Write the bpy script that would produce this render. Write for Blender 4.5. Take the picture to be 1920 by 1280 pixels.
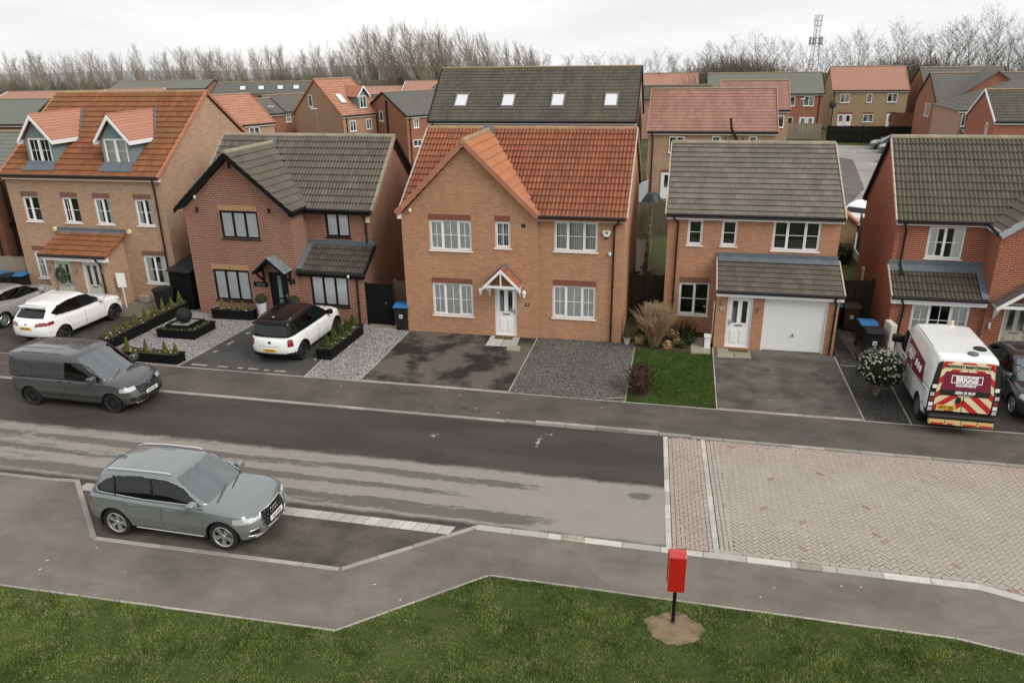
import bpy, bmesh, math, random
import numpy as np
from mathutils import Vector, Matrix
from mathutils.geometry import tessellate_polygon
from mathutils.bvhtree import BVHTree
R = math.radians
random.seed(7); rng = np.random.default_rng(11)
for o in list(bpy.data.objects): bpy.data.objects.remove(o)
scene = bpy.context.scene
COL = scene.collection
# ---------------------------------------------------------------- camera
PITCH, YAW, ROLL, CAM_H = R(21.0075), R(12.9117), R(1.0051), 10.6046
_r = Vector((math.cos(YAW), math.sin(YAW), 0)); _h = Vector((-math.sin(YAW), math.cos(YAW), 0)); _z = Vector((0, 0, 1))
FWD = _h * math.cos(PITCH) - _z * math.sin(PITCH); _u = _h * math.sin(PITCH) + _z * math.cos(PITCH)
_cx = _r * math.cos(ROLL) - _u * math.sin(ROLL); _cy = _r * math.sin(ROLL) + _u * math.cos(ROLL)
cam_data = bpy.data.cameras.new('camera'); cam = bpy.data.objects.new('camera', cam_data); COL.objects.link(cam)
_m = Matrix((_cx, _cy, -FWD)).transposed().to_4x4(); _m.translation = (0, 0, CAM_H); cam.matrix_world = _m
cam_data.sensor_fit = 'HORIZONTAL'; cam_data.sensor_width = 36.0; cam_data.lens = 36.0 * 1419.56 / 1920.0
cam_data.clip_start = 0.1; cam_data.clip_end = 9000.0
scene.camera = cam
CAM = Vector((0, 0, CAM_H))
# ---------------------------------------------------------------- world: bright overcast
world = bpy.data.worlds.new('World'); scene.world = world; world.use_nodes = True
_nt = world.node_tree; _nt.nodes.clear()
def wn(t): return _nt.nodes.new(t)
w_out = wn('ShaderNodeOutputWorld'); w_bg = wn('ShaderNodeBackground'); w_sky = wn('ShaderNodeTexSky')
w_sky.sky_type = 'NISHITA'; w_sky.sun_disc = False; w_sky.sun_elevation = R(40); w_sky.sun_rotation = R(116)
w_sky.air_density = 1.5; w_sky.dust_density = 4.0
w_tc = wn('ShaderNodeTexCoord'); w_map = wn('ShaderNodeMapping'); w_map.inputs['Scale'].default_value = (1.2, 1.2, 7.0)
w_noise = wn('ShaderNodeTexNoise'); w_noise.inputs['Scale'].default_value = 2.2; w_noise.inputs['Detail'].default_value = 6.0; w_noise.inputs['Roughness'].default_value = 0.55
w_ramp = wn('ShaderNodeValToRGB'); w_ramp.color_ramp.elements[0].position = 0.36; w_ramp.color_ramp.elements[1].position = 0.66
w_ramp.color_ramp.elements[0].color = (0.86, 0.875, 0.89, 1); w_ramp.color_ramp.elements[1].color = (1.04, 1.035, 1.025, 1)
w_mul = wn('ShaderNodeVectorMath'); w_mul.operation = 'SCALE'; w_mul.inputs['Scale'].default_value = 0.10
w_mix = wn('ShaderNodeMix'); w_mix.data_type = 'RGBA'; w_mix.inputs['Factor'].default_value = 0.93
_nt.links.new(w_tc.outputs['Generated'], w_map.inputs['Vector']); _nt.links.new(w_map.outputs[0], w_noise.inputs['Vector'])
_nt.links.new(w_noise.outputs['Fac'], w_ramp.inputs['Fac']); _nt.links.new(w_sky.outputs[0], w_mul.inputs[0])
_nt.links.new(w_mul.outputs[0], w_mix.inputs[6]); _nt.links.new(w_ramp.outputs[0], w_mix.inputs[7])
_nt.links.new(w_mix.outputs[2], w_bg.inputs['Color']); w_bg.inputs['Strength'].default_value = 1.0
_nt.links.new(w_bg.outputs[0], w_out.inputs['Surface'])
# ---------------------------------------------------------------- sun behind thin cloud
sun_d = bpy.data.lights.new('sun', 'SUN'); sun_d.energy = 2.2; sun_d.angle = R(32); sun_d.color = (1.0, 0.96, 0.90)
sun = bpy.data.objects.new('sun', sun_d); COL.objects.link(sun)
_el, _az = R(40), R(116)          # azimuth clockwise from +y: brightest sky behind the camera to the right
_sd = Vector((math.sin(_az) * math.cos(_el), math.cos(_az) * math.cos(_el), math.sin(_el)))
sun.rotation_euler = _sd.to_track_quat('Z', 'Y').to_euler(); sun.location = (0, -20, 60)
# ---------------------------------------------------------------- view
vs = scene.view_settings; vs.view_transform = 'Standard'; vs.look = 'None'; vs.exposure = 0.10; vs.gamma = 1.0; vs.use_curve_mapping = False
scene.render.engine = 'CYCLES'; scene.render.resolution_x = 1024; scene.render.resolution_y = 682
scene.cycles.max_bounces = 6; scene.cycles.diffuse_bounces = 3; scene.cycles.glossy_bounces = 3; scene.cycles.transparent_max_bounces = 12
# ================================================================ helpers
ORG = {}                      # root thing -> world origin its parts are measured from
def org_of(p):
    while p is not None:
        if p.name in ORG: return ORG[p.name]
        p = p.parent
    return Vector((0, 0, 0))
def tag(o, label, cat, group=None):
    o['label'] = label; o['category'] = cat
    if group: o['group'] = group
    return o
def thing(name, label, cat, loc=(0, 0, 0), rz=0.0, group=None, org=None):
    o = bpy.data.objects.new(name, None); COL.objects.link(o); o.empty_display_size = 0.2
    o.location = loc; o.rotation_euler = (0, 0, rz); tag(o, label, cat, group)
    ORG[o.name] = Vector(org) if org is not None else Vector((0, 0, 0))
    return o
def place(o, loc, rz=0.0): o.location = loc; o.rotation_euler = (0, 0, rz); return o
KIDS = {}
def link(name, me, parent=None):
    o = bpy.data.objects.new(name, me); COL.objects.link(o)
    if parent is not None: o.parent = parent; KIDS.setdefault(parent.name, []).append(o)
    return o
def dup_tree(o, loc=None, rz=None, label=None, group=None, parent=None):
    c = o.copy(); COL.objects.link(c)
    if parent is not None: c.parent = parent; KIDS.setdefault(parent.name, []).append(c)
    if loc is not None: c.location = loc
    if rz is not None: c.rotation_euler = (0, 0, rz)
    if label: c['label'] = label
    if group: c['group'] = group
    for k in KIDS.get(o.name, []): dup_tree(k, parent=c)
    if o.name in ORG: ORG[c.name] = ORG[o.name]
    return c
class MB:
    """collects shapes; build() makes ONE mesh object of them"""
    def __init__(s): s.v = []; s.f = []; s.m = []
    def poly(s, pts, m=0):
        i = len(s.v); s.v += [tuple(p) for p in pts]; s.f.append(tuple(range(i, i + len(pts)))); s.m.append(m); return s
    def box(s, x0, y0, z0, x1, y1, z1, m=0):
        i = len(s.v)
        s.v += [(x0, y0, z0), (x1, y0, z0), (x1, y1, z0), (x0, y1, z0), (x0, y0, z1), (x1, y0, z1), (x1, y1, z1), (x0, y1, z1)]
        s.f += [tuple(i + k for k in f) for f in ((3, 2, 1, 0), (4, 5, 6, 7), (0, 1, 5, 4), (1, 2, 6, 5), (2, 3, 7, 6), (3, 0, 4, 7))]
        s.m += [m] * 6; return s
    def prism(s, pts, vec, m=0):
        """polygon (3d points) extruded by vec"""
        n = len(pts); i = len(s.v); vec = Vector(vec)
        s.v += [tuple(p) for p in pts] + [tuple(Vector(p) + vec) for p in pts]
        s.f.append(tuple(range(i, i + n))); s.f.append(tuple(range(i + 2 * n - 1, i + n - 1, -1)))
        for k in range(n):
            a, b = i + k, i + (k + 1) % n; s.f.append((b, a, a + n, b + n))
        s.m += [m] * (n + 2); return s
    def beam(s, a, b, w, h, m=0, up=(0, 0, 1)):
        a, b = Vector(a), Vector(b); d = (b - a).normalized(); sd = d.cross(Vector(up))
        if sd.length < 1e-5: sd = d.cross(Vector((0, 1, 0)))
        sd.normalize(); u = sd.cross(d)
        pts = [a + sd * (w / 2 * i) + u * (h / 2 * j) for i, j in ((-1, -1), (1, -1), (1, 1), (-1, 1))]
        return s.prism(pts, b - a, m)
    def tube(s, pts, r, n=6, m=0, caps=True):
        pts = [Vector(p) for p in pts]; rr = r if isinstance(r, (list, tuple)) else [r] * len(pts)
        i0 = len(s.v); prev = None
        for k, p in enumerate(pts):
            d = (pts[min(k + 1, len(pts) - 1)] - pts[max(k - 1, 0)])
            if d.length < 1e-9: d = Vector((0, 0, 1))
            d.normalize()
            if prev is None:
                a = d.cross(Vector((0, 0, 1)))
                if a.length < 1e-3: a = d.cross(Vector((0, 1, 0)))
            else: a = prev - d * prev.dot(d)
            a.normalize(); prev = a; b = d.cross(a)
            for q in range(n):
                t = 2 * math.pi * q / n; s.v.append(tuple(p + (a * math.cos(t) + b * math.sin(t)) * rr[k]))
        for k in range(len(pts) - 1):
            for q in range(n):
                a = i0 + k * n + q; b = i0 + k * n + (q + 1) % n; s.f.append((a, b, b + n, a + n)); s.m.append(m)
        if caps:
            s.f.append(tuple(i0 + q for q in range(n - 1, -1, -1))); s.f.append(tuple(i0 + (len(pts) - 1) * n + q for q in range(n))); s.m += [m, m]
        return s
    def lathe(s, prof, n=16, c=(0, 0, 0), m=0, axis='z', caps=True):
        """prof = [(r, h)], revolved about an axis through c; open ends are capped"""
        i0 = len(s.v); c = Vector(c)
        for r, h in prof:
            for q in range(n):
                t = 2 * math.pi * q / n; a, b = r * math.cos(t), r * math.sin(t)
                s.v.append(tuple(c + (Vector((a, b, h)) if axis == 'z' else Vector((a, h, b)) if axis == 'y' else Vector((h, a, b)))))
        for k in range(len(prof) - 1):
            for q in range(n):
                a = i0 + k * n + q; b = i0 + k * n + (q + 1) % n; s.f.append((a, b, b + n, a + n)); s.m.append(m)
        if caps and prof[0][0] > 1e-6: s.f.append(tuple(i0 + q for q in range(n - 1, -1, -1))); s.m.append(m)
        if caps and prof[-1][0] > 1e-6: s.f.append(tuple(i0 + (len(prof) - 1) * n + q for q in range(n))); s.m.append(m)
        return s
    def add(s, o, M=None):
        i = len(s.v); s.v += [tuple(M @ Vector(p)) for p in o.v] if M else list(o.v)
        s.f += [tuple(k + i for k in f) for f in o.f]; s.m += o.m; return s
    def mesh(s, name, mats, smooth=False, bevel=0.0, org=None, merge=False, fix=True, segs=1):
        me = bpy.data.meshes.new(name)
        if org is None: org = (0, 0, 0)
        me.from_pydata([(p[0] - org[0], p[1] - org[1], p[2] - org[2]) for p in s.v], [], s.f)
        for m in (mats if isinstance(mats, (list, tuple)) else [mats]): me.materials.append(m)
        if any(s.m): me.polygons.foreach_set('material_index', s.m)
        if fix or bevel or merge:
            bm = bmesh.new(); bm.from_mesh(me)
            if merge: bmesh.ops.remove_doubles(bm, verts=bm.verts, dist=1e-4)
            if fix: bmesh.ops.recalc_face_normals(bm, faces=bm.faces)
            if bevel: bmesh.ops.bevel(bm, geom=[e for e in bm.edges if len(e.link_faces) == 2 and e.calc_face_angle(0) > 0.5], offset=bevel, segments=segs, affect='EDGES', profile=0.5, clamp_overlap=True)
            bm.to_mesh(me); bm.free()
        if smooth: smooth_mesh(me, smooth)
        me.update(); return me
    def build(s, name, mats, parent=None, **k):
        return link(name, s.mesh(name, mats, org=org_of(parent), **k), parent)
def smooth_mesh(me, ang=True):
    me.polygons.foreach_set('use_smooth', [True] * len(me.polygons))
    if ang is not True:
        bm = bmesh.new(); bm.from_mesh(me)
        for e in bm.edges: e.smooth = len(e.link_faces) == 2 and e.calc_face_angle(0) < R(ang)
        bm.to_mesh(me); bm.free()
def struct(name, mb, mats, **k):
    o = mb.build(name, mats, None, **k); o['kind'] = 'structure'; return o
def stuff(o): o['kind'] = 'stuff'; return o
def np_mesh(name, verts, faces, mat, smooth=False):
    """fast mesh from numpy arrays; faces all of the same size"""
    me = bpy.data.meshes.new(name); n, k = faces.shape
    me.vertices.add(len(verts)); me.vertices.foreach_set('co', np.ascontiguousarray(verts, dtype=np.float32).ravel())
    me.loops.add(n * k); me.loops.foreach_set('vertex_index', np.ascontiguousarray(faces, dtype=np.int32).ravel())
    me.polygons.add(n); me.polygons.foreach_set('loop_start', np.arange(0, n * k, k, dtype=np.int32))
    try: me.polygons.foreach_set('loop_total', np.full(n, k, dtype=np.int32))
    except Exception: pass
    me.materials.append(mat); me.update(calc_edges=True)
    if smooth: me.polygons.foreach_set('use_smooth', [True] * n)
    return me
def text_mesh(txt, size, mat, name='lettering', bold=0.0, extrude=0.002, sx=1.0, align='CENTER', shear=0.0):
    cu = bpy.data.curves.new('t', 'FONT'); cu.body = txt; cu.size = size; cu.align_x = align; cu.align_y = 'CENTER'
    cu.offset = bold; cu.extrude = extrude; cu.resolution_u = 2; cu.shear = shear
    ob = bpy.data.objects.new('t', cu); COL.objects.link(ob); dg = bpy.context.evaluated_depsgraph_get()
    me = bpy.data.meshes.new_from_object(ob.evaluated_get(dg)); bpy.data.objects.remove(ob); bpy.data.curves.remove(cu)
    me.name = name
    if sx != 1.0: me.transform(Matrix.Diagonal((sx, 1, 1, 1)))
    me.materials.clear(); me.materials.append(mat); return me
def text_obj(txt, size, mat, parent, loc, xdir, updir, name='lettering', **k):
    me = text_mesh(txt, size, mat, name, **k); o = link(name, me, parent)
    x = Vector(xdir).normalized(); u = Vector(updir); u = (u - x * u.dot(x)).normalized(); n = x.cross(u)
    M = Matrix((x, u, n)).transposed().to_4x4(); M.translation = Vector(loc) - org_of(parent); o.matrix_local = M; return o
# ---------------------------------------------------------------- material helpers
class NM:
    def __init__(s, name, rough=0.6, spec=0.3):
        s.mat = bpy.data.materials.new(name); s.mat.use_nodes = True; s.t = s.mat.node_tree; s.b = s.t.nodes['Principled BSDF']
        s.b.inputs['Roughness'].default_value = rough; s.b.inputs['Specular IOR Level'].default_value = spec
    def node(s, t, out=0, props=None, **inp):
        n = s.t.nodes.new(t)
        for k, v in (props or {}).items(): setattr(n, k, v)
        for k, v in inp.items():
            key = int(k[1:]) if k[0] == '_' else k.replace('__', ' ')
            s.set(n.inputs[key], v)
        return n.outputs[out]
    def set(s, i, v):
        if isinstance(v, bpy.types.NodeSocket): s.t.links.new(v, i)
        elif isinstance(v, (tuple, list)) and len(v) == 3 and i.type == 'RGBA': i.default_value = (*v, 1)
        else: i.default_value = v
    def math(s, op, a, b=0.0, clamp=False): return s.node('ShaderNodeMath', 0, {'operation': op, 'use_clamp': clamp}, _0=a, _1=b)
    def mix(s, f, a, b, mode='MIX'):
        n = s.t.nodes.new('ShaderNodeMix'); n.data_type = 'RGBA'; n.blend_type = mode
        s.set(n.inputs[0], f); s.set(n.inputs[6], a); s.set(n.inputs[7], b); return n.outputs[2]
    def noise(s, vec, scale, detail=4.0, rough=0.55, out='Fac'): return s.node('ShaderNodeTexNoise', out, None, Vector=vec, Scale=scale, Detail=detail, Roughness=rough)
    def ramp(s, f, stops, interp='LINEAR'):
        n = s.t.nodes.new('ShaderNodeValToRGB'); e = n.color_ramp; e.interpolation = interp
        while len(e.elements) < len(stops): e.elements.new(0.5)
        for k, (p, c) in enumerate(stops):
            e.elements[k].position = p; e.elements[k].color = (c, c, c, 1) if not isinstance(c, (tuple, list)) else (*c[:3], 1)
        s.set(n.inputs[0], f); return n.outputs[0]
    def obj(s): return s.node('ShaderNodeTexCoord', 'Object')
    def world(s): return s.node('ShaderNodeNewGeometry', 'Position')
    def sep(s, v):
        n = s.t.nodes.new('ShaderNodeSeparateXYZ'); s.set(n.inputs[0], v); return n.outputs
    def comb(s, x, y, z=0.0): return s.node('ShaderNodeCombineXYZ', 0, None, X=x, Y=y, Z=z)
    def mapv(s, v, sc=(1, 1, 1), rot=(0, 0, 0)): return s.node('ShaderNodeMapping', 0, None, Vector=v, Scale=sc, Rotation=rot)
    def rnd(s):
        """random per object and per mesh island"""
        a = s.node('ShaderNodeObjectInfo', 'Random'); b = s.node('ShaderNodeNewGeometry', 'Random Per Island')
        return s.math('FRACT', s.math('ADD', a, b))
    def bump(s, h, strength=0.3, dist=0.02): s.t.links.new(s.node('ShaderNodeBump', 0, None, Height=h, Strength=strength, Distance=dist), s.b.inputs['Normal'])
    def col(s, c): s.set(s.b.inputs['Base Color'], c); return s
    def rough(s, r): s.set(s.b.inputs['Roughness'], r); return s
MATS = {}
def flat(name, c, rough=0.5, metal=0.0, spec=0.3, coat=0.0, var=0.10, sc=3.0):
    """plain paint or plastic with slight unevenness and wear in colour and gloss"""
    if name in MATS: return MATS[name]
    m = NM(name, rough, spec); m.b.inputs['Metallic'].default_value = metal
    if coat: m.b.inputs['Coat Weight'].default_value = coat; m.b.inputs['Coat Roughness'].default_value = 0.08
    if var:
        nz = m.noise(m.obj(), sc, 5.0, 0.6)
        m.col(m.mix(nz, tuple(x * (1 - var) for x in c), tuple(min(x * (1 + var), 1) for x in c)))
        m.rough(m.math('ADD', m.math('MULTIPLY', m.math('SUBTRACT', nz, 0.5), 0.18), rough))
    else: m.col(c)
    MATS[name] = m.mat; return m.mat
def wall_uv(m):
    """metres along the wall, metres up, whichever way the wall faces"""
    tc = m.t.nodes.new('ShaderNodeTexCoord'); p = m.sep(tc.outputs['Object']); n = m.sep(tc.outputs['Normal'])
    fx = m.math('GREATER_THAN', m.math('ABSOLUTE', n[0]), 0.7)
    u = m.math('ADD', m.math('MULTIPLY', p[1], fx), m.math('MULTIPLY', p[0], m.math('SUBTRACT', 1.0, fx)))
    return m.comb(u, p[2], 0.0), tc.outputs['Object']
def brick(name, c1, c2, mortar, msize=0.010, dirt=0.25, dark=None, bw=0.225, rh=0.075, offset=0.5, contrast=1.0):
    if name in MATS: return MATS[name]
    m = NM(name, 0.85, 0.2); uv, ob = wall_uv(m)
    n = m.t.nodes.new('ShaderNodeTexBrick'); n.offset = offset
    m.set(n.inputs['Vector'], uv)
    for k, v in (('Scale', 1.0), ('Mortar Size', msize), ('Mortar Smooth', 0.2), ('Bias', 0.0), ('Brick Width', bw), ('Row Height', rh)): n.inputs[k].default_value = v
    # several brick tones: big patches and brick to brick
    big = m.noise(ob, 0.9, 3.0); fine = m.noise(m.mapv(uv, (4.4, 13.3, 1)), 1.0, 2.0, 0.8)
    a = m.mix(m.ramp(fine, [(0.35, 0.0), (0.65, 1.0)]), c1, c2)
    if dark: a = m.mix(m.ramp(m.noise(m.mapv(uv, (4.4, 13.3, 1)), 1.7, 1.0, 0.9), [(0.62, 0.0), (0.70, 1.0)]), a, dark)
    b = m.mix(fine, tuple(x * 0.66 for x in c1), tuple(x * 0.80 for x in c2))
    m.set(n.inputs['Color1'], a); m.set(n.inputs['Color2'], b); m.set(n.inputs['Mortar'], mortar)
    z = m.sep(ob)[2]
    grime = m.math('MULTIPLY', m.ramp(m.noise(m.mapv(ob, (1.0, 1.0, 0.35)), 1.6, 5.0, 0.65), [(0.35, 0.0), (0.75, 1.0)]), dirt)
    c = m.mix(grime, n.outputs['Color'], tuple(x * 0.55 for x in c1))
    c = m.mix(m.math('MULTIPLY', m.math('SUBTRACT', big, 0.5), 0.5, True), c, tuple(min(1, x * 1.2) for x in c2))
    m.col(c); m.bump(n.outputs['Fac'], 0.5, -0.008)
    MATS[name] = m.mat; return m.mat
def tile_mat(name, c1, c2, moss, moss_amt=0.35, streak=0.4, rough=0.8):
    """roof tile: every tile its own tone, weather streaks and moss"""
    if name in MATS: return MATS[name]
    m = NM(name, rough, 0.25); w = m.world(); r = m.rnd()
    c = m.mix(r, c1, c2)
    s = m.noise(m.mapv(w, (2.2, 0.5, 0.5)), 1.0, 5.0, 0.65)
    c = m.mix(m.math('MULTIPLY', m.ramp(s, [(0.42, 0.0), (0.72, 1.0)]), streak), c, tuple(x * 0.45 for x in c1))
    g = m.noise(w, 0.55, 6.0, 0.7)
    c = m.mix(m.math('MULTIPLY', m.ramp(g, [(0.45, 0.0), (0.70, 1.0)]), moss_amt), c, moss)
    sp = m.noise(w, 22.0, 3.0, 0.7); c = m.mix(m.math('MULTIPLY', m.ramp(sp, [(0.62, 0.0), (0.72, 1.0)]), 0.35), c, tuple(min(1, x * 1.7) for x in c2))
    m.col(c); m.bump(m.noise(w, 60.0, 3.0), 0.25, 0.01)
    MATS[name] = m.mat; return m.mat
def course_mat(name, c1, c2, line, gauge=0.33, tw=0.33, moss=(0.16, 0.15, 0.09), moss_amt=0.25, roll=0.0):
    """far roofs: courses too small to pick apart; object z runs up the slope"""
    if name in MATS: return MATS[name]
    m = NM(name, 0.85, 0.2); tc = m.t.nodes.new('ShaderNodeTexCoord'); u = m.sep(tc.outputs['UV'])
    n = m.t.nodes.new('ShaderNodeTexBrick'); n.offset = 0.5
    m.set(n.inputs['Vector'], tc.outputs['UV'])
    for k, v in (('Scale', 1.0), ('Mortar Size', 0.0), ('Bias', 0.0), ('Brick Width', tw), ('Row Height', gauge)): n.inputs[k].default_value = v
    m.set(n.inputs['Color1'], c1); m.set(n.inputs['Color2'], c2)
    w = m.world(); c = n.outputs['Color']
    c = m.mix(m.math('MULTIPLY', m.ramp(m.noise(m.mapv(w, (1.5, .4, .4)), 0.8, 5.0, 0.7), [(0.42, 0.0), (0.72, 1.0)]), moss_amt), c, moss)
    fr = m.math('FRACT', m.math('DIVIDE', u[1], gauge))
    ln = m.ramp(fr, [(0.0, 1.0), (0.14, 1.0), (0.20, 0.0)])  # dark strip at each course's lower edge: lap shadow put into the colour
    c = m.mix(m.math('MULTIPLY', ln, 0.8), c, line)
    if roll:
        wv = m.math('MULTIPLY', m.math('ADD', m.math('SINE', m.math('MULTIPLY', u[0], 2 * math.pi / roll)), 1.0), 0.5)
        m.bump(m.math('ADD', wv, fr), 0.8, 0.04)
    else: m.bump(fr, 0.6, 0.03)
    m.col(c); MATS[name] = m.mat; return m.mat
# ================================================================ materials
def sm(m, v, a, b): return m.node('ShaderNodeMapRange', 0, {'interpolation_type': 'SMOOTHSTEP'}, Value=v, From__Min=a, From__Max=b, To__Min=0.0, To__Max=1.0)
def asphalt(name, c, stain=0.35, dark=0.5, patch=1.2, sc=0.5):
    if name in MATS: return MATS[name]
    m = NM(name, 0.9, 0.25); w = m.world()
    n = m.noise(w, sc, 6.0, 0.65); f = m.noise(w, 55.0, 2.0, 0.8); g = m.noise(m.mapv(w, (0.5, 1.6, 1)), 1.4, 5.0, 0.7)
    a = m.mix(m.ramp(n, [(0.35, 0.0), (0.68, 1.0)]), tuple(x * (1 - stain) for x in c), tuple(x * (1 + stain) for x in c))
    a = m.mix(m.math('MULTIPLY', m.ramp(g, [(0.52, 0.0), (0.66, 1.0)]), dark), a, tuple(x * 0.5 for x in c))
    a = m.mix(m.math('MULTIPLY', m.ramp(f, [(0.30, 1.0), (0.5, 0.0)]), 0.35), a, tuple(x * 0.4 for x in c))
    a = m.mix(m.math('MULTIPLY', m.ramp(m.noise(w, 38.0, 2.0, 0.8), [(0.66, 0.0), (0.74, 1.0)]), 0.5), a, tuple(min(1, x * 2.2) for x in c))
    a = m.mix(m.ramp(m.noise(w, 4.5, 1.0, 0.3), [(0.83, 0.0), (0.85, 0.6)]), a, tuple(min(1, x * 2.6) for x in c))
    vo = m.t.nodes.new('ShaderNodeTexVoronoi'); vo.feature = 'DISTANCE_TO_EDGE'; vo.inputs['Scale'].default_value = .42; m.set(vo.inputs['Vector'], m.mix(.12, w, m.noise(w, 2.0, 5.0, .7, 'Color')))
    ck = m.math('MULTIPLY', m.ramp(vo.outputs['Distance'], [(0.0, 1.0), (0.004, 0.0)]), m.ramp(m.noise(w, .5, 2.0), [(0.56, 0.0), (0.64, .45)])); a = m.mix(ck, a, tuple(x * .3 for x in c))
    m.col(a); m.bump(f, 0.5, 0.008); MATS[name] = m.mat; return m.mat
def road_mat():
    m = NM('road_tarmac', 0.85, 0.3); w = m.world(); x, y, _ = m.sep(w)
    ns = m.noise(m.mapv(w, (0.30, 1.7, 1.0)), 1.0, 6.0, 0.68); n2 = m.noise(w, 1.4, 5.0, 0.6); fine = m.noise(w, 52.0, 2.0, 0.8)
    ye = m.math('ADD', y, m.math('MULTIPLY', m.math('SUBTRACT', n2, 0.5), 0.30))
    ye = m.math('ADD', ye, m.math('MULTIPLY', m.math('SUBTRACT', m.noise(w, 7.0, 5.0, .7), .5), .22)); dry = m.math('SUBTRACT', 1.0, sm(m, ye, 17.26, 17.50))
    dry = m.math('MULTIPLY', dry, sm(m, m.math('ADD', y, m.math('MULTIPLY', m.math('SUBTRACT', n2, 0.5), 0.25)), 14.78, 14.98))
    damp = None
    for c, hw, x1, amp in ((16.74, 0.26, -2.6, 1.0), (16.06, 0.22, -4.6, 0.95), (15.22, 0.36, -2.0, 1.15)):
        d = m.math('DIVIDE', m.math('ABSOLUTE', m.math('SUBTRACT', y, c)), hw)
        b = m.math('MULTIPLY', m.math('MAXIMUM', m.math('SUBTRACT', 1.0, m.math('MULTIPLY', d, d)), 0.0), amp)
        b = m.math('MULTIPLY', b, m.math('SUBTRACT', 1.0, sm(m, x, x1 - 1.6, x1 + 0.3)))
        damp = b if damp is None else m.math('MAXIMUM', damp, b)
    dx = m.math('DIVIDE', m.math('SUBTRACT', x, -0.58), 0.42); dy = m.math('DIVIDE', m.math('SUBTRACT', y, 16.85), 0.26)
    e = m.math('SUBTRACT', 1.0, m.math('ADD', m.math('MULTIPLY', dx, dx), m.math('MULTIPLY', dy, dy)))
    damp = m.math('MAXIMUM', damp, m.math('MULTIPLY', m.math('MAXIMUM', e, 0.0), 0.95))
    dm = sm(m, m.math('ADD', damp, m.math('MULTIPLY', m.math('SUBTRACT', m.math('ADD', m.math('MULTIPLY', ns, .6), m.math('MULTIPLY', m.noise(m.mapv(w, (1.6, 4.0, 1.0)), 2.2, 6.0, 0.75), .4)), 0.53), 4.6)), 0.25, 0.75)
    dm = m.math('MULTIPLY', dm, sm(m, damp, 0.0, 0.25))
    ns2 = m.ramp(m.noise(m.mapv(w, (0.4, 2.5, 1.0)), 2.0, 6.0, 0.7), [(0.52, 0.0), (0.60, 0.6)])
    dm = m.math('MAXIMUM', dm, m.math('MULTIPLY', ns2, sm(m, m.math('MULTIPLY', x, -1.0), 8.0, 14.0)))
    wet = m.math('SUBTRACT', 1.0, m.math('MULTIPLY', dry, m.math('SUBTRACT', 1.0, m.math('MULTIPLY', dm, 0.66))))
    # lighter scuffs on the damp half
    sc = m.ramp(m.noise(m.mapv(w, (0.35, 1.3, 1)), 0.8, 5.0, 0.65), [(0.4, 0.0), (0.75, 1.0)])
    dark = m.mix(sc, (0.043, 0.037, 0.032), (0.072, 0.063, 0.054))
    light = m.mix(n2, (0.225, 0.206, 0.178), (0.285, 0.264, 0.232))
    c = m.mix(wet, light, dark)
    c = m.mix(m.math('MULTIPLY', m.ramp(fine, [(0.30, 1.0), (0.5, 0.0)]), 0.30), c, (0.02, 0.018, 0.016))
    c = m.mix(m.math('MULTIPLY', m.ramp(m.noise(w, 37.0, 2.0, 0.8), [(0.68, 0.0), (0.76, 1.0)]), 0.4), c, (0.3, 0.28, 0.26))
    for ex_, ey_, rx_, ry_ in ((-6.79, 19.02, .16, .22), (-3.66, 19.2, .10, .50), (-3.45, 19.68, .2, .08)):      # pale scuffs
        e1 = m.math('DIVIDE', m.math('SUBTRACT', x, ex_), rx_); e2 = m.math('DIVIDE', m.math('SUBTRACT', y, ey_), ry_); e = m.math('SUBTRACT', 1.0, m.math('ADD', m.math('MULTIPLY', e1, e1), m.math('MULTIPLY', e2, e2)))
        c = m.mix(m.math('MULTIPLY', sm(m, m.math('ADD', e, m.math('MULTIPLY', m.math('SUBTRACT', m.noise(w, 9.0, 4.0, .7), .56), 5.0)), 0.35, 0.8), sm(m, e, -.3, .3)), c, (.30, .275, .24))
    m.col(c); m.bump(fine, 0.45, 0.008); m.rough(m.mix(wet, (0.9, 0.9, 0.9), (0.72, 0.72, 0.72))); return m.mat
M_ROAD = road_mat()
M_FOOT = asphalt('footway_tarmac', (0.096, 0.084, 0.072), 0.30, 0.45)
M_FOOT2 = asphalt('near_footway_tarmac', (0.165, 0.147, 0.126), 0.30, 0.35, sc=0.35)
M_BAY = asphalt('bay_tarmac', (0.088, 0.077, 0.064), 0.4, 0.6, sc=0.8)
def drive_c():
    m = NM('weathered_drive_tarmac', 0.88, 0.3); w = m.world()
    n = m.noise(m.mapv(w, (0.9, 0.7, 1)), 0.75, 6.0, 0.62); f = m.noise(w, 52.0, 2.0, 0.8)
    k = m.ramp(n, [(0.44, 0.0), (0.56, 1.0)])
    c = m.mix(k, (0.022, 0.020, 0.017), m.mix(m.noise(w, 3.0, 4.0), (0.085, 0.072, 0.06), (0.14, 0.122, 0.104)))
    c = m.mix(m.math('MULTIPLY', m.ramp(f, [(0.32, 1.0), (0.5, 0.0)]), 0.3), c, (0.015, 0.014, 0.012))
    m.col(c); m.bump(f, 0.5, 0.008); return m.mat
M_DRIVE_C = drive_c()
M_DRIVE_D = asphalt('grey_drive_tarmac', (0.105, 0.095, 0.081), 0.5, 0.7, sc=0.7)
M_DRIVE_B = asphalt('blue_grey_drive_tarmac', (0.072, 0.071, 0.068), 0.25, 0.3)
M_DRIVE_A = asphalt('old_drive_tarmac', (0.060, 0.054, 0.047), 0.4, 0.6)
M_PARK = asphalt('parking_court_tarmac', (0.31, 0.295, 0.28), 0.2, 0.2)
M_PARK2 = asphalt('parking_court_dark_tarmac', (0.13, 0.125, 0.118), 0.2, 0.2)
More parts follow.
